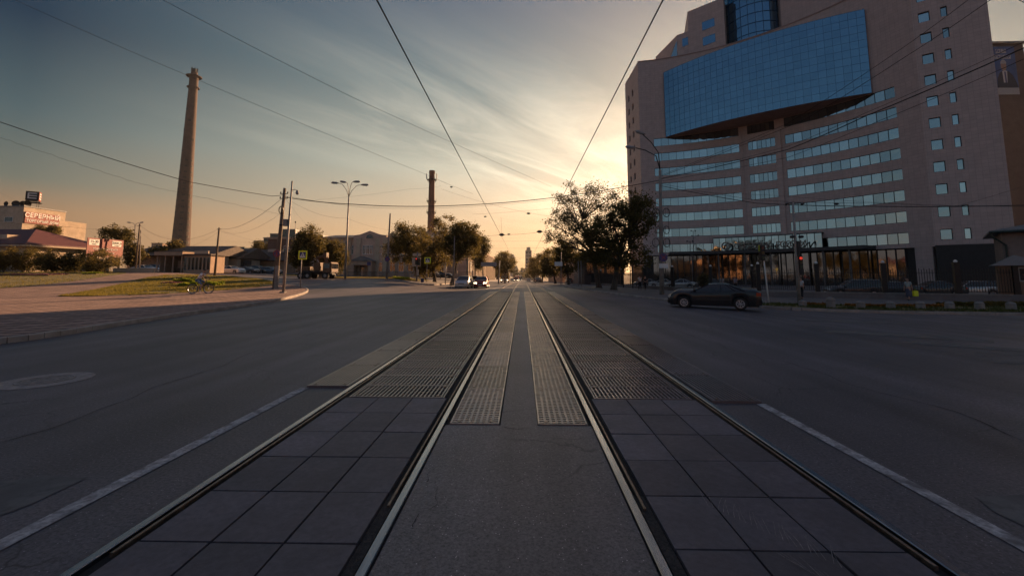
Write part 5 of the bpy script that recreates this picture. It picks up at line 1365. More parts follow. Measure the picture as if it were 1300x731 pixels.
# kiosks and stop by the lawn
def kiosk():
    Y = 66.0; x0 = gx(200, Y).x; x1 = gx(231, Y).x; z = zt(x0, Y); t = empty('bus_shelter', ((x0 + x1) / 2, Y, z), 0, 'open brown shelter with a deep flat roof, left of the kiosk', 'shelter'); o0 = Vector(t.location)
    w = (x1 - x0) / 2; MB().bx(-w, w, 2.6, 2.7, 0, 2.7).ob('back_wall', M_WOODP, t); MB().bx(-w - .3, w + .3, -.6, 3.0, 2.75, 3.3).ob('roof', M_CREAM2, t); MB().bx(-w - .35, w + .35, -.65, 3.05, 3.31, 3.42).ob('roof_edge', M_ROOFB, t)
    for x in (-w, -w * .35, w * .3, w): MB().bx(x - .07, x + .07, -.3, -.16, 0, 2.74).ob('post', M_CREAM2, t)
    MB().bx(-w + .2, -w + .26, .0, 2.5, 0, 2.6).ob('side_wall', M_CREAM2, t)
    be = MB().bx(-w + .5, w - .4, 1.8, 2.3, .42, .48)
    for x in (-w + .8, w - .8): be.bx(x - .04, x + .04, 1.9, 2.2, 0, .42)
    be.ob('bench', M_WOODP, t); MB().bx(-.9, .6, 2.5, 2.58, .8, 2.0).ob('poster', M_PINK, t)
    x0 = gx(232, Y).x; x1 = gx(266, Y).x; t = empty('kiosk', ((x0 + x1) / 2, Y, z), 0, 'small pale kiosk with tall shop windows beside the shelter', 'kiosk'); w = (x1 - x0) / 2
    MB().bx(-w, w, 0, 3.2, 0, 2.75).ob('wall', M_CREAM2, t); MB().bx(-w - .25, w + .25, -.35, 3.4, 2.76, 3.0).ob('roof', M_ROOFB, t); MB().bx(-w * .15, w * .9, -.30, -.1, 3.01, 3.45).ob('sign_board', M_CREAM, t)
    n = 7
    for i in range(n):
        x = -w + 2 * w * (i + .5) / n; f = MB(); q = w / n * .82
        f.bx(x - q, x - q + .05, -.07, -.003, .45, 2.45).bx(x + q - .05, x + q, -.07, -.003, .45, 2.45).bx(x - q + .05, x + q - .05, -.07, -.003, .45, .5).bx(x - q + .05, x + q - .05, -.07, -.003, 2.4, 2.45)
        fo = f.ob('window', M_CREAM, t); MB().bx(x - q + .05, x + q - .05, -.02, -.003, .5, 2.4).ob('pane', M_WINB, fo)
kiosk()
# warehouses whose end walls catch the sun
def gable(t, x0, x1, y0, y1, z, h, m, over=.4, name='roof'):
    o = Vector(t.location); ym = (y0 + y1) / 2; a = x0 - over; b = x1 + over; c = y0 - over; d = y1 + over
    vs = [(a, c, z), (b, c, z), (b, d, z), (a, d, z), (a, ym, z + h), (b, ym, z + h)]; vs = [(p - o.x, q - o.y, r - o.z) for p, q, r in vs]
    return MB().add(vs, [(0, 1, 5, 4), (2, 3, 4, 5), (1, 2, 5), (3, 0, 4), (3, 2, 1, 0)]).ob(name, m, t)
t = house('warehouse', 'brown-roofed warehouse rising behind the kiosk', 'warehouse', -75, -58.5, 80, 83.6, 5.2, M_CREAM2); gable(t, -75, -58.5, 78.5, 92, 5.3, 2.2, M_ROOFB)
t2 = house('warehouse', 'warehouse with a sunlit wall and dark box window, right of the leaning pole', 'warehouse', -81, -58, 85.5, 93, 4.9, M_CREAM); gable(t2, -81, -57.8, 85.5, 97, 5.0, 2.4, M_ROOFB)
o0 = Vector(t2.location); MB().bx(-57.98 - o0.x, -57.3 - o0.x, 86.5 - o0.y, 89 - o0.y, 3.4 - o0.z, 4.8 - o0.z).ob('box_window', M_WINB, t2)
t3 = house('warehouse', 'low peach shed with a sloping brown roof, left of the museum', 'warehouse', -71, -54, 96, 104, 4.8, M_CREAM2); gable(t3, -71, -54, 95, 108, 4.9, 2.8, M_ROOFB)
t4 = house('distant_block', 'distant dark glass block low over the warehouses', 'building', *sorted((gx(277, 260).x, gx(308, 260).x)), 260, 275, at(290, 314, 260).z, M_TEAL); flatroof(t4, gx(277, 260).x, gx(308, 260).x, 260, 275, at(290, 314, 260).z, M_DARKP)
t5 = house('distant_block', 'small pale distant block left of the concrete tower', 'building', *sorted((gx(189, 300).x, gx(203, 300).x)), 300, 312, at(196, 309, 300).z, M_CREAM2); flatroof(t5, gx(189, 300).x, gx(203, 300).x, 300, 312, at(196, 309, 300).z, M_DARKP)
for k in range(3):
    for i in range(3): bwin(t5, 0, gx(189, 300).x + 1.6 + i * 2.6, 300, at(196, 309, 300).z - 4 - 3.6 * k, 1.4, 1.6, 'S', bars=False)
# stepped teal glass building
def teal():
    Y = 170; steps = [(320, 332, 307), (332, 340, 303), (340, 352, 298), (352, 372, 292.5), (372, 380, 298), (380, 408, 300)]
    c = gx(350, Y); t = empty('stepped_glass_building', (c.x, Y, 0), 0, 'stepped teal glass building rising behind the poles', 'building')
    for a, b, py in steps:
        xa, xb = gx(a, Y).x, gx(b, Y).x; z = at(a, py, Y).z; g = MB(); n = max(2, int((xb - xa) / 1.6)); nz = int(z / 1.8)
        for i in range(n):
            for k in range(nz):
                u0 = xa + (xb - xa) * i / n - c.x; u1 = xa + (xb - xa) * (i + 1) / n - c.x; g.add([(u0, 0, z * k / nz), (u1, 0, z * k / nz), (u1, 0, z * (k + 1) / nz), (u0, 0, z * (k + 1) / nz)], [(0, 1, 2, 3)])
        go = g.ob('glass_wall', M_TEAL, t); MB().bx(xa - c.x + .01, xb - c.x - .01, .02, 16, 0, z - .02).ob('block', M_GREYT, t); MB().bx(xa - c.x, xb - c.x, -.3, 16.2, z, z + .5).ob('cornice', M_ROOFG, t)
        f = MB()
        for k in range(0, nz, 2): f.bx(xa - c.x, xb - c.x, -.08, -.01, z * k / nz - .12, z * k / nz + .12)
        f.ob('floor_bands', M_GREYT, go)
teal()
# museum
def museum():
    Y = 100.0; X = lambda px: gx(px, Y).x; Z = lambda py: at(470, py, Y).z
    x0, x1 = X(338), X(566); ztop = Z(303.5); zb = zt(-40, 100) - .3
    t = empty('museum', ((x0 + x1) / 2, Y, zb), 0, 'long two-storey pink museum with a gabled porch and grey roof', 'museum'); o0 = Vector(t.location)
    def B(mb, a, b, c, d, e, f): return mb.bx(a - o0.x, b - o0.x, c - o0.y, d - o0.y, e - o0.z, f - o0.z)
    B(MB(), x0, x1, Y, Y + 14, zb - 1, ztop).ob('wall', M_PINK, t)
    B(MB(), x0 - .2, x1 + .2, Y - .35, Y + 14.2, ztop + .002, ztop + .5).ob('cornice', M_CREAM2, t)
    B(MB(), x0, X(372), Y - .03, Y - .001, Z(316), ztop - .002).ob('brick_band', M_BRICK, t)
    hx0, hx1 = X(400), X(560); v = [(hx0, Y + 1, ztop + .5), (hx1, Y + 1, ztop + .5), (hx1, Y + 13, ztop + .5), (hx0, Y + 13, ztop + .5), (hx0 + 2, Y + 6, Z(295.5)), (hx1 - 2, Y + 6, Z(295.5))]
    MB().add([(a - o0.x, b - o0.y, c - o0.z) for a, b, c in v], [(0, 1, 5, 4), (1, 2, 5), (2, 3, 4, 5), (3, 0, 4)]).ob('roof', M_ROOFG, t)
    # pediment over the middle bay, proud of the wall
    ma, mb_ = X(449), X(491); B(MB(), ma, mb_, Y - .8, Y - .002, zb - 1, ztop).ob('centre_bay', M_PINK, t)
    z0 = ztop + .002; pe = MB(); pts = [(ma, z0), (mb_, z0), (mb_, z0 + .8), (X(483), z0 + 1.0), (X(469.5), Z(293.5)), (X(457), z0 + 1.0), (ma, z0 + .8)]
    n = len(pts); vs = [(a - o0.x, Y - .9 - o0.y, c - o0.z) for a, c in pts] + [(a - o0.x, Y - .1 - o0.y, c - o0.z) for a, c in pts]
    pe.add(vs, [tuple(range(n)), tuple(range(2 * n - 1, n - 1, -1))] + [(i, (i + 1) % n, (i + 1) % n + n, i + n) for i in range(n)]); pe.ob('pediment', M_PINK, t)
    q = MB(); c = (X(469.5) - o0.x, z0 + .1 - o0.z)
    for i in range(12): a = math.pi * i / 12; b = math.pi * (i + 1) / 12; q.add([(c[0], -.92, c[1]), (c[0] + .9 * math.cos(a), -.92, c[1] + .9 * math.sin(a)), (c[0] + .9 * math.cos(b), -.92, c[1] + .9 * math.sin(b))], [(0, 1, 2)])
    q.ob('fan_window', M_WINB, t)
    for px in (352, 372, 392, 412, 430, 443, 503, 515, 528, 541, 554): B(MB(), X(px) - .35, X(px) + .35, Y - .25, Y - .004, zb - .5, ztop - .002).ob('pilaster', M_CREAM2, t)
    for px in (455.5, 479.5, 489.5): B(MB(), X(px) - .55, X(px) + .55, Y - 1.0, Y - .802, zb - .5, ztop - .002).ob('pilaster', M_CREAM, t)
    for px in (362, 382, 402, 421, 436, 448.6, 498, 509, 521, 534, 547, 560):
        yy = Y if not 449 < px < 491 else Y - .8
        bwin(t, 0, X(px), yy, Z(323), 1.3, 2.1, 'S'); bwin(t, 0, X(px), yy, Z(345), 1.3, 2.4, 'S')
    for px, w in ((463, 1.1), (467.5, 1.3), (472, 1.1), (485, 1.2)): bwin(t, 0, X(px), Y - .8, Z(323), w * .62, 2.1, 'S')
    bwin(t, 0, X(485), Y - .8, Z(345), 1.0, 2.2, 'S')
    # porch
    a, b = X(451), X(478); zp = Z(332); po = MB(); B(po, a, a + .9, Y - 3.4, Y - .81, zb - .5, zp); B(po, b - .9, b, Y - 3.4, Y - .81, zb - .5, zp); B(po, a + .9, b - .9, Y - 3.4, Y - .81, zp - .9, zp)
    po.ob('porch', M_CREAM2, t)
    v = [(a - .3, Y - 3.6, zp), (b + .3, Y - 3.6, zp), (b + .3, Y - .82, zp), (a - .3, Y - .82, zp), ((a + b) / 2, Y - 3.6, zp + 1.15), ((a + b) / 2, Y - .82, zp + 1.15)]
    MB().add([(p - o0.x, q_ - o0.y, r + .002 - o0.z) for p, q_, r in v], [(0, 1, 4), (1, 2, 5, 4), (2, 3, 5), (3, 0, 4, 5), (3, 2, 1, 0)]).ob('porch_roof', M_ROOFG, t)
    d = B(MB(), X(463.5) - .75, X(463.5) + .75, Y - 1.0, Y - .83, zb - .1, Z(338.5)).ob('door', M_CREAM, t); B(MB(), X(463.5) - .55, X(463.5) - .08, Y - 1.03, Y - 1.001, Z(345), Z(339.5)).ob('pane', M_WINB, d)
    for px in (457.5, 470.5): bwin(t, 0, X(px), Y - .8, Z(346), .8, 1.8, 'S', bars=False)
    B(MB(), X(474.5) - .4, X(474.5) + .4, Y - 3.5, Y - 3.41, Z(337.5), Z(333)).ob('plaque', M_BLUE, t)
museum()
# low dark railing before the museum
def railing():
    Y = 90; x0, x1 = gx(440, Y).x, gx(600, Y).x; t = empty('railing', ((x0 + x1) / 2, Y, zt(-25, Y)), 0, 'low dark iron railing in front of the museum', 'railing'); w = (x1 - x0) / 2; mb = MB()
    mb.bx(-w, w, -.03, .03, 1.15, 1.22).bx(-w, w, -.03, .03, .2, .27)
    x = -w
    while x < w: mb.bx(x, x + .04, -.02, .02, .05, 1.3); x += .22
    mb.ob('bars', M_DARKP, t)
    for i in range(9): x = -w + 2 * w * i / 8; MB().bx(x - .15, x + .15, -.15, .15, -.2, 1.5).ob('pier', M_CREAM2, t)
railing()
# ribbed building along the street
def ribbed():
    xf = -14.0; t = empty('ribbed_building', (-20, 125, zt(-20, 125)), 0, 'tall ribbed building with sunlit pilasters along the left street side', 'building'); o0 = Vector(t.location)
    def B(mb, a, b, c, d, e, f): return mb.bx(a - o0.x, b - o0.x, c - o0.y, d - o0.y, e - o0.z, f - o0.z)
    B(MB(), -27, xf, 106, 120, -3, 7.6).ob('front_block', M_PINK, t); B(MB(), -27.3, xf + .25, 105.8, 120, 7.602, 8.0).ob('cornice', M_CREAM2, t)
    B(MB(), -30, xf + .3, 120.01, 150, -3, 13.4).ob('main_block', M_PINK, t); B(MB(), -30.3, xf + .6, 119.7, 150.3, 13.402, 14.0).ob('cornice', M_CREAM2, t)
    B(MB(), -30, xf, 150.31, 215, -5, 9.6).ob('rear_block', M_PINK, t); B(MB(), -30.3, xf + .3, 150.4, 215, 9.602, 10.1).ob('cornice', M_CREAM2, t)
    for y in [107 + 2.9 * i for i in range(5)]: B(MB(), xf + .002, xf + .55, y, y + 1.0, -3, 7.59).ob('pilaster', M_CREAM, t)
    for y in [120.5 + 4.1 * i for i in range(8)]: B(MB(), xf + .302, xf + 1.0, y, y + 1.3, -3, 13.39).ob('pilaster', M_CREAM, t)
    for y in [152 + 5.2 * i for i in range(12)]: B(MB(), xf + .002, xf + .6, y, y + 1.4, -5, 9.59).ob('pilaster', M_CREAM, t)
    for y in [123.2 + 4.1 * i for i in range(7)]:
        for z in (2.6, 6.2, 9.8): bwin(t, 0, xf + .3, y, z, 1.5, 2.2, 'E', bars=False)
    for y in [154.7 + 5.2 * i for i in range(11)]:
        for z in (1.5, 5.2): bwin(t, 0, xf, y, z, 1.8, 2.0, 'E', bars=False)
    MB().bx(xf + .56 - o0.x, xf + .66 - o0.x, 109.9 - o0.y, 112.7 - o0.y, 2.2 - o0.z, 5.2 - o0.z).ob('poster_frame', M_DARKP, t)
ribbed()
# far skyline
M_FAR = mat('far_concrete', (0.22, 0.20, 0.19), 0.9, var=0.1, scale=.1)
def far_block(label, pa, pb, py, Y, cat='tower block', m=M_FAR, steps=0, wn=True):
    xa, xb = gx(pa, Y).x, gx(pb, Y).x; z = at((pa + pb) / 2, py, Y).z; c = (xa + xb) / 2; w = (xb - xa) / 2
    t = empty('tower_block', (c, Y, 0), 0, label, cat); MB().bx(-w, w, 0, w * 1.6, -12, z).ob('wall', m, t); MB().bx(-w * .6, w * .6, w * .2, w * 1.2, z + .01, z + 3).ob('roof_plant', m, t)
    if wn:
        mb = MB(); nx = max(2, int(2 * w / 4)); nz = int((z + 6) / 3.4)
        for i in range(nx):
            for k in range(nz): x = -w + 2 * w * (i + .5) / nx; mb.bx(x - .9, x + .9, -.12, -.02, -4 + k * 3.4, -2.2 + k * 3.4)
        mb.ob('windows', M_WINB, t)
    return t
far_block('tallest distant tower block straight down the street', 647.5, 653.5, 325, 800); far_block('shorter distant tower block left of the tallest one', 640.5, 645, 328, 850)
far_block('pale distant block behind the trees on the right side of the street', 667, 675, 317.5, 430); far_block('low distant block at the end of the street', 652, 658, 340, 650)
far_block('low wide building closing the end of the street', 659, 669, 343.5, 600); far_block('distant block beyond the ribbed building', 625, 636, 330, 420)
far_block('distant slab just right of the tram lines', 668, 684, 338, 500); far_block('sunlit distant block low behind the left street tree', 634, 641, 341, 380, m=M_CREAM)
for i, (px, Y, rx, ry, py) in enumerate(((662, 520, 7, 7, 345), (672, 300, 8, 9, 346), (655, 480, 5, 6, 348), (631, 230, 6, 8, 343))):
    tree(['distant tree in the middle of the vista above the tram', 'distant tree right of the tram lines', 'distant tree under the tallest tower block', 'distant tree against the end of the ribbed building'][i], px, Y, [(px, py, rx, ry)], leaf=1.2, n=700, clumps=14, rc=2.0, trunk_r=.4, seed=70 + i, group='distant trees along the vista')
# ================================================================== RIGHT SIDE
M_STONE = mat('grey_stone_wall', (0.17, 0.155, 0.155), 0.85, var=0.15, scale=1.5, damt=0.4, bump=0.3, bscale=20)
M_IRONF = mat('black_iron_fence', (0.016, 0.016, 0.017), 0.5, 0.3, var=0.1)
def fence_run(label, a, b, z_wall=0.25, h=1.9, wall_h=None, pitch=.16, seed=0):
    a = Vector(a); b = Vector(b); L = (b - a).length; mid = (a + b) / 2; d = (b - a) / L; zb = zt(mid.x, mid.y)
    t = empty('fence', (mid.x, mid.y, zb), math.atan2(d.y, d.x), label, 'fence', 'sections of black iron fence on the stone wall')
    zw = z_wall - zb; MB().bx(-L / 2, L / 2, -.16, .16, -.3, zw - .08).ob('stone_wall', M_STONE, t); MB().bx(-L / 2, L / 2, -.20, .20, zw - .078, zw).ob('coping', M_CONC, t)
    p = MB(); n = int(L / pitch)
    for i in range(n + 1):
        x = -L / 2 + .12 + (L - .24) * i / n; p.bx(x - .016, x + .016, -.016, .016, zw + .12, zw + h - (.0 if i % 2 else .10))
    for z in (.14, h - .35): p.bx(-L / 2 + .1, L / 2 - .1, -.018, .018, zw + z, zw + z + .035)
    p.ob('pickets', M_IRONF, t)
    q = MB().bx(-L / 2 - .16, -L / 2 + .16, -.16, .16, zw, zw + h + .35); q.bx(-L / 2 - .2, -L / 2 + .2, -.2, .2, zw + h + .352, zw + h + .42); po = q.ob('post', M_IRONF, t)
    MB().tube([(-L / 2, 0, zw + h + .43), (-L / 2, 0, zw + h + .52), (-L / 2, 0, zw + h + .62)], [.10, .13, .05], 10).ob('globe', M_WHT, po)
    return t
pts = [(13.6, 92), (14.4, 78), (15.4, 66), (16.6, 58), (18.2, 51.5), (21.5, 48.5), (25.2, 46.6), (21.2, 38.2), (25.2, 36.4), (29.4, 34.6), (33.5, 32.8), (36.6, 31.6)]
lb = ['farthest fence section, beyond the two big trees', 'fence section behind the left big tree trunk', 'fence section between the two big tree trunks', 'fence section left of the pole with rings', 'fence section just right of the pole with rings', 'fence section straight above the black sedan', 'fence section above the boot of the black sedan', 'fence return behind the leaning signal post', 'fence section right of the signal mast', 'fence section in front of the dark parked van', 'fence section behind the woman with the yellow bag', 'fence section in front of the silver parked car']
pts = [(cx(x, y), y) for x, y in pts]
for i in range(len(pts) - 1): fence_run('black iron ' + lb[i], pts[i], pts[i + 1], z_wall=(.25 if i > 2 else .10))
fence_run('black iron last fence section, ending at the wooden guard booth', pts[-1], (cx(38.2, 31.0), 31.0))
# bollards along the verge
bl = ['first', 'second', 'third', 'fourth', 'fifth', 'sixth', 'seventh']
proto = None
for i, (px, py, s) in enumerate(((1055, 391.2, 1.5), (1093, 391.2, 1.0), (1131, 391.6, 1.0), (1169, 392.0, 1.05), (1206, 392.4, 1.05), (1244, 392.8, 1.08), (1284, 393.4, 1.08), (1019, 388.8, .85))):
    p = gp(px, py, .15)
    if proto is None:
        proto = o = empty('bollard', (0, 0, 0), 0, None, 'bollard', 'squat concrete bollards on the right verge')
        MB().tube([(0, 0, -.1), (0, 0, .02), (0, 0, .30), (0, 0, .37), (0, 0, .40)], [.20, .21, .20, .16, .05], 14).ob('bollard_body', M_CONC, o, smooth=True)
        MB().tube([(0, 0, .26), (0, 0, .29)], .215, 14).ob('band', M_STONE, o)
    else: o = copy_tree(proto)
    o.location = (p.x, p.y, p.z); o.scale = (1, 1, s); o.rotation_euler.z = i * .7
    relabel(o, 'tallest squat concrete bollard, just right of the signal mast' if i == 0 else 'lowest concrete block at the foot of the signal mast' if i == 7 else 'squat round concrete bollard, %s to the right of the tallest one' % bl[i - 1])
# cream house, guard booth
def cream_house():
    c = Vector((gx(1277, 41).x, 41, 0)); an = R(-44); d = Vector((math.cos(an), math.sin(an), 0)); n = Vector((-d.y, d.x, 0)); cc = c + d * 7 + n * 4.5
    z = at(1285, 291, 38).z; t = house('cream_house', 'cream house with green gutter and drainpipe cut by the right edge', 'house', cc.x - 7, cc.x + 7, cc.y - 4.5, cc.y + 4.5, z, M_CREAMD); t.rotation_euler.z = an; o0 = Vector(t.location); x0 = cc.x - 7; Y = cc.y - 4.5
    hiproof(t, x0, x0 + 14, Y, Y + 9, z + .16, 1.3, M_ROOFG, .75, .5, 'x')
    gu = MB(); gu.tube([(x0 - .8 - o0.x, Y - .82 - o0.y, z + .02 - o0.z), (x0 + 14.5 - o0.x, Y - .82 - o0.y, z + .02 - o0.z)], .10, 8)
    gu.tube([(x0 - .7 - o0.x, Y - .82 - o0.y, z - o0.z), (x0 - .6 - o0.x, Y - .7 - o0.y, z - .4 - o0.z), (x0 + .2 - o0.x, Y - .15 - o0.y, z - 1.2 - o0.z), (x0 + .25 - o0.x, Y - .12 - o0.y, z - 5.5 - o0.z)], .08, 8)
    gu.ob('gutter_and_drainpipe', mat('green_gutter', (.02, .04, .035), .5, var=.1), t)
    for x in (3.4, 7.2): bwin(t, 0, x0 + x, Y, z - 3.4, 1.1, 1.6, 'S')
M_CREAMD = mat('weathered_cream_render', (0.24, 0.19, 0.17), 0.9, var=0.12, scale=1.0, damt=0.3)
cream_house()
def booth():
    Y = 31.2; xa = gx(1303, Y).x - 1.3; xb = xa + 2.6; zb = zt(xa, Y); zt_ = at(1290, 337, Y).z; t = empty('guard_booth', ((xa + xb) / 2, Y, zb), R(-44), 'small wooden guard booth with a white gable and green roof', 'booth'); w = (xb - xa) / 2; h = zt_ - zb
    MB().bx(-w - .3, w + .4, -.25, 2.6, -.2, .62).ob('plinth', M_STONE, t)
    MB().bx(-w, w, 0, 2.4, .621, h).ob('wall', mat('varnished_planks', (.20, .12, .075), .6, var=.25, scale=2, stretch=(9, 9, .4)), t)
    v = [(-w - .35, -.35, h), (w + .35, -.35, h), (w + .35, 2.7, h), (-w - .35, 2.7, h), (0 - .5, -.35, h + .75), (-.5, 2.7, h + .75)]
    MB().add(v, [(1, 2, 5, 4), (2, 3, 5), (3, 0, 4, 5), (3, 2, 1, 0)]).ob('roof', mat('green_roof', (.025, .05, .048), .5, var=.1), t)
    g = MB().add([(-w - .35, -.36, h), (w + .35, -.36, h), (-.5, -.36, h + .75), (-w - .35, -.30, h), (w + .35, -.30, h), (-.5, -.30, h + .75)], [(0, 1, 2), (5, 4, 3), (0, 3, 4, 1), (1, 4, 5, 2), (2, 5, 3, 0)]); g.ob('gable', M_GREYT, t)
    f = MB().bx(-w + .9, w - .15, -.05, -.003, h - 1.15, h - .12).ob('window', M_STEELP, t); MB().bx(-w + 1.0, w - .25, -.07, -.051, h - 1.05, h - .22).ob('pane', M_WINB, f)
booth()
# block with a large poster behind the right end of the office tower
def poster_block():
    Y = 112; x0 = gx(1291, Y).x; x1 = gx(1336, Y).x; z = at(1275, 56, Y).z; t = house('dark_block', 'dark block with balconies behind the office tower, carrying the huge blue poster', 'building', x0, x1, Y, Y + 16, z, M_BRICKD, z0=-.5); o0 = Vector(t.location)
    flatroof(t, x0, x1, Y, Y + 16, z, M_ROOFG, .5, .5)
    za = at(1275, 112, Y).z; zb = at(1275, 60, Y).z; pw = gx(1324, Y).x
    b = empty('poster', (x0 + .3, Y - .1, za), 0, 'huge blue poster showing a grey-haired man in dark suit and tie', 'poster'); W_ = pw - x0 - .6; H_ = zb - za
    MB().bx(0, W_, -.10, 0, 0, H_).ob('blue_sheet', mat('poster_blue', (.035, .075, .20), .6, var=.15, scale=.3), b)
    MB().bx(0, W_, -.13, -.101, -1.9, -.05).ob('white_strip', M_GREYT, b)
    for k, (w0, w1, zz, s_) in enumerate(((.15, .62, .84, 'МЫ ЗА'), (.05, .80, .70, 'ВЫБОР'))):
        MB().bx(W_ * w0, W_ * w1, -.13, -.101, H_ * zz, H_ * (zz + .10)).ob('caption_panel', M_GREYT, b); text_ob('letters', s_, H_ * .10, M_BLUE, face_frame((W_ * (w0 + w1) / 2, -.135, H_ * (zz + .05)), (1, 0, 0)), b, .003, bold=.02)
    su = MB(); n = 18
    def blob(pts, y, m, nm):
        k = len(pts); MB().add([(W_ * p[0], y, H_ * p[1]) for p in pts] + [(W_ * p[0], y + .012, H_ * p[1]) for p in pts], [tuple(range(k)), tuple(range(2 * k - 1, k - 1, -1))] + [(i, (i + 1) % k, (i + 1) % k + k, i + k) for i in range(k)]).ob(nm, m, b)
    blob([(.05, .0), (.10, .22), (.22, .36), (.38, .42), (.62, .40), (.80, .30), (.95, .10), (.98, .0)], -.125, M_SUIT, 'suit')
    blob([(.36, .12), (.34, .40), (.46, .42), (.56, .40), (.52, .12)], -.14, M_WHT2, 'shirt'); blob([(.43, .12), (.42, .37), (.45, .40), (.49, .37), (.50, .12)], -.155, M_TIE, 'tie')
    blob([(.43 + .125 * math.cos(a), .53 + .125 * math.sin(a)) for a in [6.283 * i / n for i in range(n)]], -.14, M_FACE, 'face')
    blob([(.43 + .135 * math.cos(a), .58 + .10 * math.sin(a)) for a in [math.pi * i / 10 for i in range(11)]], -.155, M_GREYT, 'grey_hair')
    for k in range(13):
        zz = z - 3 - k * 3.0; MB().bx(x1 + .01 - o0.x, x1 + 2.4 - o0.x, -8.4, -4.5, zz - o0.z, zz + .2 - o0.z).bx(x1 + 2.3 - o0.x, x1 + 2.4 - o0.x, -8.4, -4.5, zz + .21 - o0.z, zz + 1.1 - o0.z).ob('balcony', M_GREYT, t)
M_BRICKD = mat('dark_brown_render', (0.095, 0.072, 0.065), 0.9, var=0.1, scale=.6)
M_SUIT = mat('poster_suit', (.02, .022, .035), .6, var=.1); M_WHT2 = mat('poster_shirt', (.35, .36, .40), .6, var=.05); M_TIE = mat('poster_tie', (.06, .06, .14), .6, var=.05); M_FACE = mat('poster_face', (.22, .14, .11), .6, var=.1)
poster_block()
# dark glass pavilion behind the right trees
def pavilion():
    Y = 86; x0 = gx(742, Y).x; x1 = gx(790, Y).x; z = at(770, 322, Y).z; t = house('pavilion', 'low dark pavilion with a pale awning behind the two big trees', 'building', x0, x1, Y, Y + 9, z, M_BRICKD); o0 = Vector(t.location)
    flatroof(t, x0, x1, Y, Y + 9, z, M_ROOFG, .4, .3)
    MB().bx(x0 + .3 - o0.x, x1 - .3 - o0.x, Y - 1.2 - o0.y, Y - .01 - o0.y, z - 1.3 - o0.z, z - 1.1 - o0.z).ob('awning', M_CREAM, t)
    for i in range(4): bwin(t, 0, x0 + 1.2 + i * 2.0, Y, z - 4.2, 1.6, 2.4, 'S', fm=M_FRAME)
    for i in range(3): bwin(t, 0, x0 + 1.4 + i * 2.6, Y, z - .95, 1.8, .6, 'S', fm=M_CREAM, bars=False)
pavilion()
t = house('street_house', 'pale house front low behind the second row of right street trees', 'building', 13.5, 24, 112, 128, 6.5, M_CREAM2); flatroof(t, 13.5, 24, 112, 128, 6.5, M_ROOFB)
for i in range(3):
    for z in (.6, 3.6): bwin(t, 0, 15.4 + i * 3.2, 112, z, 1.2, 1.8, 'S')
t = house('street_house', 'long pale house farther down the right side of the street', 'building', 14, 26, 150, 230, 8.0, M_CREAM2); flatroof(t, 14, 26, 150, 230, 8.0, M_ROOFB)
for i in range(3):
    for z in (.2, 3.4): bwin(t, 0, 16 + i * 3.2, 150, z, 1.3, 1.9, 'S')
M_PEACH = mat('orange_render', (0.50, 0.30, 0.17), 0.9, var=0.15, scale=.5)
# buildings behind the viewer that the lobby glass and windows mirror
for i, (x0, x1, y0, y1, z, l) in enumerate(((-100, -62, -95, -70, 17, 'sunlit apartment block behind the viewer on the left'), (-52, -22, -110, -85, 12, 'lower apartment block behind the viewer'), (22, 60, -95, -70, 19, 'apartment block behind the viewer on the right'), (-60, -32, -62, -50, 8, 'low house behind the viewer'))):
    t = house('apartment_block', l, 'building', x0, x1, y0, y1, z, M_PEACH); flatroof(t, x0, x1, y0, y1, z, M_ROOFB, .4, .4); o0 = Vector(t.location); mb = MB()
    for k in range(int(z / 3.1)):
        n = int((x1 - x0) / 3.4)
        for j in range(n): x = x0 + (x1 - x0) * (j + .5) / n; mb.bx(x - .7 - o0.x, x + .7 - o0.x, y1 - .02 - o0.y, y1 + .04 - o0.y, 1 + k * 3.1 - o0.z, 2.7 + k * 3.1 - o0.z)
    mb.ob('windows', M_WINB, t)
# ================================================================== VEHICLES
PB = paint('black_blue_paint', (0.006, 0.007, 0.010), .2, .35); PS = paint('silver_paint', (0.42, 0.42, 0.42), .6); PW = paint('white_paint', (0.70, 0.69, 0.66), .0); PR = paint('dark_red_paint', (0.22, 0.02, 0.015)); PG = paint('graphite_paint', (0.05, 0.052, 0.055)); PBl = paint('grey_blue_paint', (0.10, 0.12, 0.15))
c0 = at(904.5, 349, 22.8); car('sedan', 'black sedan crossing in shadow on the right side of the junction', 'car', PB, (c0.x, 22.8, zt(c0.x, 22.8) + .006), -62, L=4.35, H=1.30)
def pk(kind, label, pm, px, Y, az, group, **k):
    g = gx(px, Y); 
    return car(kind, label, 'car', pm, (g.x, g.y, g.z + k.pop('dz', .004)), az, group=group, detail=False, **k)
G1 = 'cars waiting or driving towards the viewer on the left lanes'
pk('hatchback', 'dark fronted silver hatchback coming first on the left, headlamps off', PS, 589.5, 53, 183, G1, L=4.1, H=1.50, hatch=True, cab=(-.93, .50), roof=(-.75, .10))
pk('hatchback', 'white estate car half hidden behind the silver hatchback', PW, 601, 59, 181, G1, L=4.3, H=1.55, hatch=True, cab=(-.95, .5), roof=(-.8, .1))
pk('sedan', 'dark red car with lit headlamps nearest the tram lines', PR, 611.5, 54.5, 180, G1, L=4.2, H=1.48, lit=True)
G2 = 'small cars far down the street'
pk('sedan', 'dark far car on the right lane under the golden tree', PG, 683, 118, 0, G2); pk('sedan', 'far red car just left of the tram', PR, 655, 170, 180, G2, lit=True, L=4.4, H=1.6, hatch=True); pk('sedan', 'far grey car beyond the yellow bus', PBl, 650.5, 200, 180, G2); pk('sedan', 'far pale car right of the tram', PS, 671, 190, 0, G2); pk('sedan', 'parked far car at the right kerb before the pavilion', PG, 722, 112, 0, G2, lit=False)
G3 = 'cars parked beyond the left lawn'
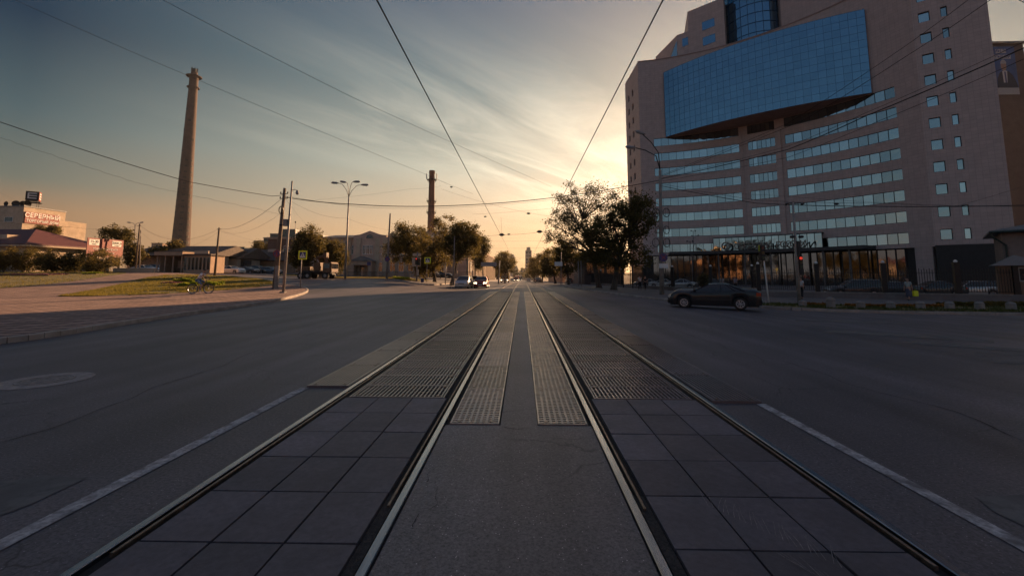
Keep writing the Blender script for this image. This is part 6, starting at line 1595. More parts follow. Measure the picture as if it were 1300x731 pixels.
pk('sedan', 'white sedan parked left of the shelter', PW, 184, 72, 95, G3); pk('hatchback', 'pale blue-white hatchback parked right against the shelter', PS, 199, 74, 95, G3, L=3.9, hatch=True, cab=(-.93, .50), roof=(-.75, .10), H=1.5)
pk('sedan', 'white sedan parked between the leaning pole and the dark cars', PW, 294, 74, 100, G3); pk('sedan', 'darkest parked car, directly right of the white sedan', PG, 314, 80, 100, G3); pk('hatchback', 'dark parked car with a bright roof edge, fourth in the row', PG, 328, 82, 100, G3, H=1.6, L=4.3, hatch=True, cab=(-.93, .50), roof=(-.78, .10)); pk('hatchback', 'brownish parked car just left of the thick wooden pole', PBl, 343, 82, 100, G3, H=1.5, hatch=True, cab=(-.93, .50), roof=(-.78, .10))
pk('sedan', 'grey car parked behind the museum lawn by the blue bin', PBl, 543, 80, 90, G3, dz=.3); pk('sedan', 'dark car parked behind the museum lawn under the leaning tree', PG, 560, 82, 90, G3, dz=.3)
G4 = 'cars parked behind the black iron fence'
for px, Y, pm, l, hh, kw in ((1082, 41, PG, 'big dark van-like car parked left of the woman with the yellow bag', 1.6, dict(hatch=True, cab=(-.95, .5), roof=(-.85, .12))), (1128, 42, PG, 'low dark car parked behind the woman with the yellow bag', 1.40, {}), (1183, 42, PG, 'dark car parked just left of the bright silver one', 1.45, {}), (1228, 41.5, PS, 'bright silver car parked nearest the guard booth', 1.45, dict(hatch=True, cab=(-.93, .50), roof=(-.75, .10))), (1262, 43, PBl, 'grey car half hidden by the last fence post', 1.45, {}),
    (820, 75, PS, 'pale car parked between the pole with rings and the tree trunk', 1.45, {}), (863, 66, PS, 'pale car parked right of the pole with rings', 1.42, {}), (840, 72, PW, 'white car parked straight behind the pole with rings', 1.42, {}), (900, 62, PG, 'dark car parked behind the roof of the black sedan', 1.42, {})):
    pk('sedan', l, pm, px, Y, -75, G4, H=hh, **kw)
# yellow bus and tram far off
def bus(name, label, cat, px, Y, W_, H_, L_, m, m2, tram=False):
    g = gx(px, Y); t = empty(name, g, 0, label, cat); w = W_ / 2
    MB().bx(-w, w, 0, L_, .35, H_).ob('body', m, t, bevel=.12); f = MB().bx(-w * .86, w * .86, -.03, -.005, H_ * .45, H_ * .82).ob('windscreen', M_WINB, t)
    for s_ in (1, -1):
        MB().bx(s_ * w * .75 - .14, s_ * w * .75 + .14, -.05, -.006, .62, .84).ob('headlight', M_HEADON, t); s = MB()
        for i in range(int(L_ / 1.6)): s.bx(*sorted((s_ * w, s_ * (w + .02))), .6 + i * 1.6, 1.9 + i * 1.6, H_ * .48, H_ * .80)
        s.ob('side_windows', M_WINB, t)
        for y in (2, L_ - 2.5): MB().tube([(s_ * (w - .3), y, .45), (s_ * w, y, .45)], .45, 14).ob('wheel', M_TYRE, t)
    MB().bx(-w * .6, w * .6, -.04, -.005, H_ * .86, H_ * .95).ob('route_board', M_WHT, t)
    if tram: MB().tube([(0, 4, H_), (0, 5.5, H_ + .9), (0, 4, H_ + 1.7)], .05, 5).tube([(-.8, 4, H_ + 1.7), (.8, 4, H_ + 1.7)], .05, 5).ob('pantograph', M_DARKP, t)
    else: MB().bx(-w * .9, w * .9, -.045, -.005, .5, 1.05).ob('bumper', m2, t)
    return t
PY = paint('bus_yellow', (0.55, 0.30, 0.02)); bus('bus', 'yellow bus parked at the left kerb under the round tree', 'bus', 640.5, 118, 2.3, 2.7, 8, PY, M_WHT)
bus('tram', 'dark tram coming far down the street on the rails', 'tram', 660.8, 300, 2.5, 3.3, 15, PBl, M_WHT, True); bus('bus', 'far red and white bus left of the tram', 'bus', 655.5, 240, 2.5, 3.0, 10, paint('bus_red', (.35, .08, .05)), M_WHT)
# yellow-brown mobile crane truck
def crane_truck():
    Y = 60; g = gx(404, Y); t = empty('crane_truck', g, R(-4), 'dirty orange crane truck with a raised folded arm, parked by the museum', 'truck')
    MO = mat('dirty_shaded_orange', (.15, .07, .028), .6, var=.25, scale=3, damt=.5, dark=(.06, .04, .03)); MD = M_PLAST  # dirt-stained orange, its base colour also darkened for tree shade
    MB().bx(-2.6, 2.3, -.45, .45, .62, .95).ob('chassis', MD, t); cb_ = MB().prism([(1.15, -1.05), (2.45, -1.05), (2.45, 1.05), (1.15, 1.05)], .85, 2.35).ob('cab', MO, t, bevel=.12)
    MB().bx(1.4, 2.2, -1.075, -1.055, 1.5, 2.15).ob('cab_window', M_WINB, t); MB().bx(2.455, 2.47, -.85, .85, 1.45, 2.15).ob('windscreen', M_WINB, t)
    MB().bx(-2.7, .9, -1.1, 1.1, .96, 1.15).ob('deck', MD, t); MB().bx(-.4, .6, -.7, .7, 1.16, 2.3).ob('crane_turret', MO, t, bevel=.08)
    MB().bx(-2.6, -.9, -.95, .95, 1.16, 1.75).ob('engine_box', MO, t, bevel=.06)
    a = MB(); a.tube([(.1, 0, 2.0), (-.3, 0, 3.0)], [.24, .2], 6).tube([(-.3, 0, 3.0), (.95, 0, 3.25)], [.2, .16], 6).tube([(.9, 0, 3.6), (1.35, 0, 1.6)], [.34, .2], 4); a.ob('crane_arm', MO, t)
    MB().tube([(.45, -.2, 1.6), (-.1, -.2, 2.7)], .08, 6).ob('ram', M_STEELP, t)
    MB().box((1.0, 0, 3.35), (.55, .7, .75)).ob('bucket', MO, t, bevel=.05)
    for x in (-2.0, -1.0, 1.6):
        for s_ in (1, -1):
            w = MB().tube([(x, s_ * .72, .48), (x, s_ * 1.08, .48)], .48, 18).ob('wheel', M_TYRE, t); MB().tube([(x, s_ * 1.085, .48), (x, s_ * 1.11, .48)], .22, 12).ob('rim', M_STEELP, w)
    for s_ in (1, -1): MB().box((2.47, s_ * .8, 1.0), (.04, .25, .16)).ob('headlight', M_HEAD, t)
crane_truck()
# ================================================================== PEOPLE
def cyclist():
    g = gx(256, 30.0, .135); az = 82; rz = R(90 - az)
    b = empty('bicycle', g, rz, 'dark bicycle ridden along the brick path', 'bicycle'); r = .335; wb = 1.06
    for x in (-wb / 2, wb / 2):
        pts_ = [(x + r * math.cos(6.2832 * i / 28), 0, r + r * math.sin(6.2832 * i / 28)) for i in range(29)]; wh = MB().tube(pts_, .027, 6, False).ob('wheel', M_TYRE, b)
        s = MB()
        for i in range(14): a = 6.2832 * i / 14; s.tube([(x, 0, r), (x + (r - .02) * math.cos(a), 0, r + (r - .02) * math.sin(a))], .004, 3)
        s.tube([(x, -.04, r), (x, .04, r)], .02, 8); s.ob('spokes', M_RIM, wh); MB().tube([(x + (r - .028) * math.cos(6.2832 * i / 28), 0, r + (r - .028) * math.sin(6.2832 * i / 28)) for i in range(29)], .018, 5, False).ob('rim', M_RIM, wh)
    bb = (-.06, 0, .29); sc = (-.20, 0, .76); st_ = (-.225, 0, .86); hd = (.36, 0, .80); h2 = (.34, 0, .92)
    f = MB(); f.tube([bb, sc], .016, 6).tube([bb, (.375, 0, .72)], .018, 6).tube([sc, hd], .015, 6).tube([(.375, 0, .70), h2], .018, 6).tube([sc, st_], .013, 6)
    for y in (.04, -.04): f.tube([bb, (-wb / 2, y, r)], .010, 5).tube([sc, (-wb / 2, y, r)], .009, 5).tube([(.385, y * .8, .70), (wb / 2, y, r)], .012, 5)
    f.ob('frame', M_DARKP, b); MB().tube([(.34, 0, .90), (.34, 0, .97), (.40, 0, .985)], .013, 6).tube([(.36, -.28, 1.0), (.41, -.10, .985), (.41, .10, .985), (.36, .28, 1.0)], .012, 6).ob('handlebar', M_DARKP, b)
    MB().tube([(-.36, 0, .885), (-.25, 0, .88), (-.10, 0, .87)], [.055, .06, .02], 8).ob('saddle', M_DARKP, b)
    cr = MB().tube([(bb[0], -.07, bb[2]), (bb[0], .07, bb[2])], .02, 8); cr.tube([(bb[0], .04, bb[2]), (bb[0], .05, bb[2])], .09, 16)
    cr.tube([(bb[0], -.08, bb[2]), (bb[0] + .05, -.08, bb[2] - .16)], .011, 5).tube([(bb[0], .08, bb[2]), (bb[0] - .05, .08, bb[2] + .16)], .011, 5); cr.ob('crank', M_RIM, b)
    for sy, px_, pz in ((-1, .05, -.165), (1, -.05, .165)): MB().box((bb[0] + px_, sy * .14, bb[2] + pz), (.09, .09, .02)).ob('pedal', M_DARKP, b)
    J = dict(pelvis=(-.22, 0, .98), chest=(.04, 0, 1.33), neck=(.12, 0, 1.46), head=(.20, 0, 1.58), face=(1, 0, -.15),
             hipl=(-.17, .09, .95), kneel=(.20, .12, .80), anklel=(-.10, .13, .50), toel=(.04, .13, .455), hipr=(-.17, -.09, .95), kneer=(.14, -.12, .58), ankler=(-.02, -.13, .185), toer=(.12, -.13, .135),
             shl=(.05, .19, 1.38), ell=(.20, .27, 1.16), wrl=(.33, .27, 1.04), shr=(.05, -.19, 1.38), elr=(.20, -.27, 1.16), wrr=(.33, -.27, 1.04))
    person('man in a white T-shirt and blue shorts riding the bicycle', g, rz, J, cloth('white_tshirt', (.85, .86, .88)), cloth('blue_shorts', (.12, .20, .34)), bare_legs=True, shoes=M_WHT)
cyclist()
CW = cloth('white_shirt', (.58, .58, .60)); CD = cloth('dark_trousers', (.02, .02, .025)); CG = cloth('grey_skirt', (.07, .08, .12)); CB = cloth('pale_blue_top', (.34, .42, .42)); CK = cloth('black_jacket', (.02, .02, .022)); CL = cloth('lilac_shirt', (.42, .38, .46))
g = gx(1151.5, 33.0, .13); person('woman in a pale top and long dark skirt walking by the fence wall', g, R(188), standing(.14, .02, 1.66), CB, CG, short=True, skirt='long', longhair=True)
bg = empty('shopping_bag', (g.x + .42, g.y - .08, g.z + .30), R(10), 'bright yellow shopping bag hanging from the woman walking by the fence', 'bag')
MB().prism([(-.21, -.06), (.21, -.06), (.23, .06), (-.23, .06)], 0, .40).ob('bag_body', M_YEL, bg, bevel=.02); MB().tube([(-.10, 0, .39), (-.06, 0, .50), (.06, 0, .50), (.10, 0, .39)], .008, 5).ob('handle', M_YEL, bg)
for px, Y, az_, st, l, top, bot in ((812, 50.5, 100, .12, 'person in a white top and dark trousers walking left of the pole with rings', CW, CD), (819, 50.5, 100, -.14, 'person in black walking close behind the one in the white top', CK, CD),
        (917.5, 49.8, 170, .05, 'person in a white shirt behind the fence, left one above the black sedan', CW, CD), (933, 49.5, 200, .06, 'person in a lilac shirt behind the fence, right one above the black sedan', CL, CD),
        (914, 51.2, 160, .05, 'person in a pale shirt partly hidden behind the one in the white shirt', CB, CD), (632.5, 80, 10, .05, 'dark dressed person waiting at the left kerb under the round tree', CK, CD), (1016.5, 34.6, 180, .02, 'person in white standing right of the signal mast behind the fence', CW, CD)):
    g = gx(px, Y, .13 if Y < 60 or px > 640 else .13); person(l, g, R(az_), standing(st, .03, 1.72), top, bot)
# ================================================================== POLES, SIGNS, SIGNALS
def luminaire(t, p, d, m=M_DARKP):
    o = Vector(t.location); d = Vector(d).normalized(); p = Vector(p) - o; MB().tube([p, p + d * .25, p + d * .75, p + d * .95], [.05, .13, .15, .05], 8).ob('lamp_head', M_GREYT, t, smooth=True)
# left tall wooden pole and white metal pole
t, b, tp = pole_thing('utility_pole', 'thick weathered wooden pole with cable coil and round blue sign, by the rounded kerb', 'pole', 349.8, 35, 361.5, 239, .20, .11, M_WOODP); o = Vector(t.location)
MB().tube([Vector((b.x, b.y - .05, b.z)) - o + Vector((.16, -.1, -.2)), Vector((b.x, b.y, b.z)) - o + Vector((.20, -.12, 1.9))], .16, 10).ob('concrete_stub', M_CONCP, t)
def onp(b, tp, py, Y): z = at(360, py, Y).z; k = (z - b.z) / (tp.z - b.z); return b.lerp(tp, k)
q = onp(b, tp, 322, 35) - o; d_ = disc((q.x + .02, q.y - .24, q.z), .30).ob('no_stopping_sign', M_BLUE, t)
rg = ring(.25, .30, -.003, .003, 28); rg.v = [(q.x + .02 + v[0], q.y - .262 + v[2], q.z + v[1]) for v in rg.v]; rg.box((q.x + .02, q.y - .264, q.z), (.05, .006, .52), M=None)
mb = MB(); mb.add(rg.v, rg.f); 
for s_ in (1, -1):
    mb.add([(q.x + .02 + a * math.cos(R(45 * s_)) - b_ * math.sin(R(45 * s_)), q.y - .266, q.z + a * math.sin(R(45 * s_)) + b_ * math.cos(R(45 * s_))) for a, b_ in ((-.26, -.022), (.26, -.022), (.26, .022), (-.26, .022))], [(0, 1, 2, 3)])
mb.ob('red_cross', M_RED, d_)
q = onp(b, tp, 267, 35) - o
for k in range(3): r = ring(.22, .25, -.02, .02, 24); MB().add([(q.x + v[0] * .8, q.y - .24 + v[2] + k * .03, q.z + v[1] * 1.3) for v in r.v], r.f).ob('cable_coil', M_CABLE, t)
for py in (246, 252): q = onp(b, tp, py, 35) - o; MB().tube([(q.x - .35, q.y, q.z), (q.x + .35, q.y, q.z)], .03, 6).tube([(q.x + .3, q.y, q.z), (q.x + .3, q.y, q.z + .16)], .045, 6).tube([(q.x - .3, q.y, q.z), (q.x - .3, q.y, q.z + .16)], .045, 6).ob('insulator_arm', M_DARKP, t)
LP1 = tp.copy()
t, b, tp = pole_thing('camera_pole', 'slim pale metal pole with a hanging camera, nearest the rounded kerb', 'pole', 360.8, 31, 371, 230, .10, .055, M_STEELP); o = Vector(t.location)
q = onp(b, tp, 242, 31) - o; MB().tube([(q.x, q.y, q.z), (q.x + .25, q.y, q.z + .08), (q.x + .45, q.y, q.z)], .025, 6).ob('arm', M_STEELP, t); MB().tube([(q.x + .45, q.y, q.z + .02), (q.x + .45, q.y, q.z - .22), (q.x + .45, q.y, q.z - .32)], [.07, .13, .05], 10).ob('camera', M_GREYT, t)
q = onp(b, tp, 283, 31) - o; MB().box((q.x - .18, q.y - .12, q.z), (.30, .22, .52)).ob('control_box', M_STEELP, t, bevel=.02); MB().tube([(q.x - .35, q.y - .2, q.z - .15), (q.x - .55, q.y - .3, q.z - .2)], .07, 8).ob('small_camera', M_DARKP, t)
MB().box((0, 0, .06), (.36, .36, .12)).ob('base_plate', M_CONC, t)
def pict(par, q, s, dy):
    """walking figure on a pedestrian crossing sign: triangle, figure, stripes"""
    MB().add([(q.x - .62 * s, q.y - dy, q.z - .55 * s), (q.x + .62 * s, q.y - dy, q.z - .55 * s), (q.x, q.y - dy, q.z + .62 * s)], [(0, 1, 2)]).ob('white_triangle', M_WHT, par)
    mb = MB(); y = q.y - dy - .003
    for a, b_, w in (((0, .18), (-.04, -.08), .10), ((-.04, -.08), (-.24, -.40), .08), ((-.04, -.08), (.20, -.40), .08), ((0, .14), (.20, -.02), .06), ((0, .14), (-.20, .0), .06)):
        A = Vector(a) * s; B = Vector(b_) * s; d = (B - A).normalized(); n = Vector((-d.y, d.x)) * w * s / 2
        mb.add([(q.x + p[0], y, q.z + p[1]) for p in (A + n, B + n, B - n, A - n)], [(0, 1, 2, 3)])
    mb.add([(q.x + .075 * s * math.cos(R(k * 40)), y, q.z + .28 * s + .075 * s * math.sin(R(k * 40))) for k in range(9)], [tuple(range(9))]); mb.ob('walking_figure', M_DARKP, par)
def cross_sign(label, pxb, Y, px, py, sz, h_py):
    t, b, tp = pole_thing('crossing_sign', label, 'road sign', pxb, Y, pxb + 1.2, h_py, .035, .03, M_STEELP); o = Vector(t.location); q = at(px, py, Y) - o
    bd = MB().bx(q.x - sz * .62, q.x + sz * .62, q.y - .07, q.y - .05, q.z - sz * .62, q.z + sz * .62).ob('yellow_board', M_YEL, t, bevel=.008); MB().bx(q.x - sz * .42, q.x + sz * .42, q.y - .08, q.y - .071, q.z - sz * .42, q.z + sz * .42).ob('blue_panel', M_BLUE, bd); pict(bd, q, sz * .62, .083)
cross_sign('pedestrian crossing sign on a lime yellow square, beside the rounded left kerb', 382, 36, 384.8, 323.8, .62, 319); cross_sign('pedestrian crossing sign on a lime yellow square, right of the traffic light', 541.5, 58, 543, 330.6, .70, 326)
# four armed street lamp
t, b, tp = pole_thing('street_lamp', 'tall street lamp with four curved arms in front of the museum', 'street lamp', 438.3, 52, 442.8, 250, .14, .075, M_STEELP); o = Vector(t.location)
for dx, dz, dy in ((-1.75, 1.75, 0), (-.75, 1.95, .5), (.80, 1.85, -.4), (1.75, 1.6, .3)):
    q = tp - o; e = q + Vector((dx * .82, dy, dz)); MB().tube([q, q + Vector((dx * .18, dy * .3, dz * .5)), q + Vector((dx * .5, dy * .7, dz * .92)), e], .035, 6).ob('arm', M_STEELP, t, smooth=True); luminaire(t, tp + Vector((dx * .78, dy, dz)), (dx, dy * .3, .15 * (1 if dx < 0 else -.3)))
# pole with the round blue sign by the museum lawn
t, b, tp = pole_thing('sign_pole', 'concrete pole with a round blue sign at the museum lawn', 'pole', 491, 55, 495.4, 271, .15, .09, M_CONCP); o = Vector(t.location); q = onp(b, tp, 329, 55) - o; sg_ = disc((q.x, q.y - .2, q.z), .34).ob('round_sign', M_BLUE, t)
mb = MB()
for s_ in (1, -1): mb.add([(q.x + a * math.cos(R(45 * s_)) - b_ * math.sin(R(45 * s_)), q.y - .214, q.z + a * math.sin(R(45 * s_)) + b_ * math.cos(R(45 * s_))) for a, b_ in ((-.28, -.025), (.28, -.025), (.28, .025), (-.28, .025))], [(0, 1, 2, 3)])
mb.ob('red_cross', M_RED, sg_); q2 = onp(b, tp, 300, 55) - o; MB().tube([q2, q2 + Vector((.5, 0, .35)), q2 + Vector((1.0, 0, .75))], .05, 6).ob('lamp_arm', M_CREAM, t)
def signal(t, q, red=True, hz=.95, w=.30, face=-1, lit='red'):
    h = MB().bx(q.x - w / 2, q.x + w / 2, q.y - .12, q.y + .08, q.z - hz / 2, q.z + hz / 2).ob('signal_head', M_DARKP, t, bevel=.03)
    for k, (nm, m) in enumerate((('red', M_SR if lit == 'red' else M_OFFR), ('amber', M_OFFA), ('green', M_SG if lit == 'green' else M_OFFG))):
        z = q.z + hz * (.31 - .31 * k); MB().tube([(q.x, q.y - .125, z), (q.x, q.y - .15, z)], w * .34, 14).ob('lens', m, h); MB().tube([(q.x, q.y - .15, z + w * .36), (q.x, q.y - .30, z + w * .30)], [.02, .02], 4).ob('visor', M_DARKP, h)
M_SR = mat('lit_red_lens', (.6, .02, .01), .4, emit=((1.0, .06, .03), 0.25)); M_SG = mat('lit_green_lens', (.1, .6, .2), .4, emit=((.45, .9, .1), .5)); M_OFFR = mat('dark_red_lens', (.06, .006, .005), .3); M_OFFA = mat('dark_amber_lens', (.07, .04, .005), .3); M_OFFG = mat('dark_green_lens', (.006, .04, .02), .3)
t, b, tp = pole_thing('traffic_light', 'traffic light with a pale backing board, left of the blue bin', 'traffic light', 529, 57, 530, 320, .13, .10, M_CONCP); o = Vector(t.location); q = at(529, 331, 57) - o
bb_ = MB().bx(q.x - .62, q.x + .55, q.y - .02, q.y + .02, q.z - .75, q.z + .45).ob('backing_board', M_CREAM, t); q.y -= .15; signal(t, q + Vector((.0, 0, -.05))); signal(t, q + Vector((.36, 0, -.12)), lit='none'); MB().bx(q.x - .55, q.x + .55, q.y + .1, q.y + .14, q.z + .62, q.z + 1.0).ob('name_plate', M_CREAM, t); qq = at(531, 346, 57) - o; MB().bx(qq.x - .10, qq.x + .10, qq.y - .2, qq.y - .14, qq.z - .4, qq.z + .4).ob('post_notice', M_CREAM, t)
g = gx(536.5, 56, .13); bn_ = empty('litter_bin', g, R(8), 'dark blue litter bin at the kerb beside the traffic light', 'litter bin'); MB().tube([(0, 0, 0), (0, 0, .5)], [.20, .24], 14).ob('bin_body', mat('bin_blue', (.02, .04, .12), .5, var=.1), bn_); r_ = ring(.22, .26, .5, .54, 18); r_.ob('rim', M_DARKP, bn_)
for i, px in enumerate((572, 579, 586)): g = gx(px - 2, 49.5 + i * .4, .0); st_ = empty('kerb_block', g, R(20 * i), ['left one of the three dark kerb blocks before the silver hatchback', 'middle dark kerb block before the silver hatchback', 'dark kerb block nearest the silver hatchback'][i], 'kerb block', 'kerb blocks before the silver hatchback'); MB().box((0, 0, .09), (.55, .3, .18)).ob('block', M_STONE, st_, bevel=.03)
# other left poles
t, b, tp = pole_thing('leaning_pole', 'grey wooden pole leaning right, just behind the cyclist', 'pole', 272.5, 56, 278.3, 289, .15, .10, M_WOODP); LP2 = tp.copy(); o = Vector(t.location); q = tp - o; MB().tube([(q.x - .3, q.y, q.z - .2), (q.x + .3, q.y, q.z - .2)], .03, 6).ob('insulator_arm', M_DARKP, t)
t, b, tp = pole_thing('twin_pole', 'wooden pole of the pair beside the red banner, leaning right', 'pole', 171.5, 66, 177.5, 284, .13, .09, M_WOODP); LP3 = tp.copy(); o = Vector(t.location); q = tp - o; MB().tube([(q.x - .4, q.y, q.z - .3), (q.x + .35, q.y, q.z - .3)], .03, 6).ob('insulator_arm', M_DARKP, t)
t, b, tp = pole_thing('twin_pole', 'darker upright pole right of the leaning one near the red banner', 'pole', 176.5, 66.5, 178.5, 292, .10, .07, M_CONCP); o = Vector(t.location); q = at(178, 298, 66.5) - o; MB().box((q.x, q.y - .14, q.z), (.3, .2, .45)).ob('cabinet', M_DARKP, t)
t, b, tp = pole_thing('street_lamp', 'distant twin-armed street lamp behind the banner poles', 'street lamp', 170.5, 95, 171.5, 286, .12, .08, M_STEELP); o = Vector(t.location)
for s_ in (-1, 1): q = tp - o; MB().tube([q, q + Vector((s_ * .5, 0, .5)), q + Vector((s_ * 1.1, 0, .6))], .05, 5).ob('arm', M_STEELP, t); luminaire(t, tp + Vector((s_ * 1.0, 0, .6)), (s_, 0, .1))
t, b, tp = pole_thing('thin_pole', 'thin mast between the metal pole and the museum tree', 'pole', 374, 90, 375, 283, .06, .04, M_STEELP); MB().tube([tp - Vector(t.location), tp - Vector(t.location) + Vector((0, 0, .35))], .12, 8).ob('mast_head', M_DARKP, t)
t, b, tp = pole_thing('broken_column', 'pale concrete column with a blue plate rising behind the crane truck', 'column', 407.5, 68, 410, 306, .42, .22, M_CONCP); o = Vector(t.location); q = at(408.5, 330, 68) - o; MB().box((q.x, q.y - .45, q.z), (.75, .05, .6)).ob('blue_plate', M_BLUE, t)
t, b, tp = pole_thing('tree_pole', 'slim concrete pole among the trees left of the silver hatchback', 'pole', 576, 58, 577, 300, .12, .08, M_CONCP); t, b, tp = pole_thing('tree_pole', 'thin pale post between the yellow sign and the leaning tree', 'pole', 565.5, 59, 566, 334, .07, .06, M_STEELP)
t, b, tp = pole_thing('gantry_sign', 'wide grey-blue street sign on an arm over the left lane', 'road sign', 633, 78, 634.5, 331, .08, .06, M_STEELP); o = Vector(t.location); q = at(620.5, 335.5, 78) - o; MB().box((q.x, q.y - .05, q.z), (2.8, .06, .75)).ob('sign_board', M_GREYT, t); MB().tube([(q.x, q.y, q.z), tuple(at(634.3, 335.5, 78) - o)], .04, 6).ob('arm', M_STEELP, t)
t, b, tp = pole_thing('street_sign', 'white rectangular sign on a post at the right kerb, in front of the dense tree', 'road sign', 712, 74, 712.5, 320, .06, .05, M_STEELP); o = Vector(t.location); q = at(709, 335, 74) - o; MB().box((q.x, q.y - .08, q.z), (1.35, .05, .72)).ob('sign_board', M_WHT, t)
for px, Y, l in ((734.5, 60, 'thin grey post at the right kerb left of the big trees'), (738, 61, 'second thin grey post at the right kerb by the big trees')):
    t, b, tp = pole_thing('thin_post', l, 'post', px, Y, px - .5, 331, .05, .045, M_STEELP, 'thin posts at the right kerb')
# pole with rings
t, b, tp = pole_thing('lamp_pole', 'concrete lamp pole hung with decorative black rings and two arms', 'lamp pole', 839.5, 37, 838, 216, .21, .12, M_CONCP); o = Vector(t.location); RP = tp.copy()
for (px, py, ax_) in ((803, 187, -1), (815, 170, -1)):
    q = tp - o; e = at(px, py, 37) - o; MB().tube([q, q.lerp(e, .25) + Vector((.28, 0, .75)), q.lerp(e, .6) + Vector((.18, 0, .55)), e], .045, 7).ob('arm', M_DARKP, t, smooth=True); luminaire(t, e + o + Vector((.3, 0, -.05)), (-1, 0, .1 if py > 180 else .35))
for px, py, r in ((833, 270, .40), (846, 270, .40), (846, 292, .36), (835, 292, .30), (832.5, 308, .40), (846.5, 308, .40)):
    q = at(px, py, 36.9) - o; r_ = ring(r - .05, r, -.03, .03, 28); MB().add([(q.x + v[0] * .75, q.y + v[2], q.z + v[1]) for v in r_.v], r_.f).tube([(q.x - r * .2, q.y, q.z - r), (q.x - r * .2, q.y, q.z + r)], .015, 4).ob('decorative_ring', M_DARKP, t)
q = at(846, 290, 37) - o; MB().tube([(q.x + .2, q.y, q.z - 1.7), (q.x + .2, q.y, q.z + 2.0)], .018, 5).tube([(q.x - .3, q.y, q.z + 2.0), (q.x + .9, q.y, q.z + 2.0)], .018, 5).ob('bracket', M_DARKP, t)
q = at(841, 327, 37) - o; d_ = disc((q.x, q.y - .26, q.z), .36).ob('no_stopping_sign', M_BLUE, t); mb = MB()
for s_ in (1, -1): mb.add([(q.x + a * math.cos(R(45 * s_)) - b_ * math.sin(R(45 * s_)), q.y - .274, q.z + a * math.sin(R(45 * s_)) + b_ * math.cos(R(45 * s_))) for a, b_ in ((-.29, -.025), (.29, -.025), (.29, .025), (-.29, .025))], [(0, 1, 2, 3)])
mb.ob('red_cross', M_RED, d_); q = at(841.5, 337.5, 37) - o; MB().box((q.x, q.y - .25, q.z), (.78, .03, .38)).ob('arrow_plate', M_WHT, t)
# signal mast and leaning signal post
t, b, tp = pole_thing('signal_mast', 'tall pale mast with camera bar and a red traffic light behind it', 'traffic light', 1012.5, 28, 1006.5, 257, .12, .06, M_STEELP); o = Vector(t.location)
q = tp - o; MB().tube([(q.x - .35, q.y, q.z - .05), (q.x + .6, q.y, q.z - .05)], .03, 6).ob('camera_bar', M_DARKP, t)
for dx in (-.40, .60): MB().tube([(q.x + dx - .12, q.y - .12, q.z - .16), (q.x + dx + .1, q.y + .02, q.z - .06)], .07, 8).ob('camera', M_DARKP, t)
for px in (1005.5, 1016.5): q = at(px, 301, 28) - o; MB().tube([(q.x - .14, q.y - .1, q.z), (q.x + .12, q.y, q.z + .03)], .09, 8).ob('camera', M_DARKP, t)
q = at(1011, 316, 28) - o; MB().box((q.x + .05, q.y - .1, q.z), (.16, .16, 1.0)).ob('side_signal', M_DARKP, t); q = at(1015.5, 333, 28) - o; signal(t, q + Vector((0, 0, 0)), hz=.85, w=.28); q = at(1017, 345, 28) - o; MB().box((q.x, q.y, q.z), (.24, .16, .40)).ob('control_box', M_DARKP, t)
t, b, tp = pole_thing('signal_post', 'slim pale signal post leaning left with a dark signal head and a painted yellow-green light', 'traffic light', 974, 28, 967.5, 312, .045, .04, M_WHT); o = Vector(t.location); q = at(967, 321, 28) - o; signal(t, q + Vector((0, -.03, 0)), hz=1.0, w=.30, lit='none'); MB().bx(q.x - .175, q.x - .153, q.y - .1, q.y + .06, q.z + .1, q.z + .5).ob('signal_glow_strip', mat('painted_signal_glow', (.30, .32, .02), .5), t)  # unlit yellow-green strip, coloured to stand in for the signal's light
# twin spot lamps behind the fence
for px, Y, h, l in ((876, 70, 306, 'twin-spot lamp post behind the fence near the pole with rings'), (880, 95, 293, 'taller lamp post with a cross bar mirrored near the lobby')):
    t, b, tp = pole_thing('spot_lamp', l, 'street lamp', px, Y, px, h, .06, .05, M_DARKP); o = Vector(t.location); q = tp - o
    for s_ in (-1, 1): MB().tube([(q.x, q.y, q.z - .1), (q.x + s_ * .45, q.y, q.z - .05)], .03, 5).tube([(q.x + s_ * .45, q.y, q.z - .16), (q.x + s_ * .45, q.y, q.z + .10)], [.16, .10], 8).ob('lamp_head', M_DARKP, t)
for i, (px, Y) in enumerate(((791, 60), (803, 58), (822, 57), (800, 72))):
    t, b, tp = pole_thing('globe_lamp', ['small black globe lamp left of the person in white', 'black globe lamp behind the person in white', 'black globe lamp between the walkers and the pole with rings', 'far black globe lamp behind the right tree trunk'][i], 'lamp post', px, Y, px, 333, .07, .06, M_DARKP, 'small black globe lamps along the footpath'); MB().tube([tp - Vector(t.location), tp - Vector(t.location) + Vector((0, 0, .12)), tp - Vector(t.location) + Vector((0, 0, .3))], [.08, .16, .06], 8).ob('globe', M_WHT, t)
g = gx(895, 54, .1); tree('dark clipped shrub behind the fence above the black sedan', 893, 52, [(893, 357, 5, 9)], leaf=.14, n=2200, clumps=20, rc=.35, trunk_r=.06, name='shrub', seed=91, cat='shrub')
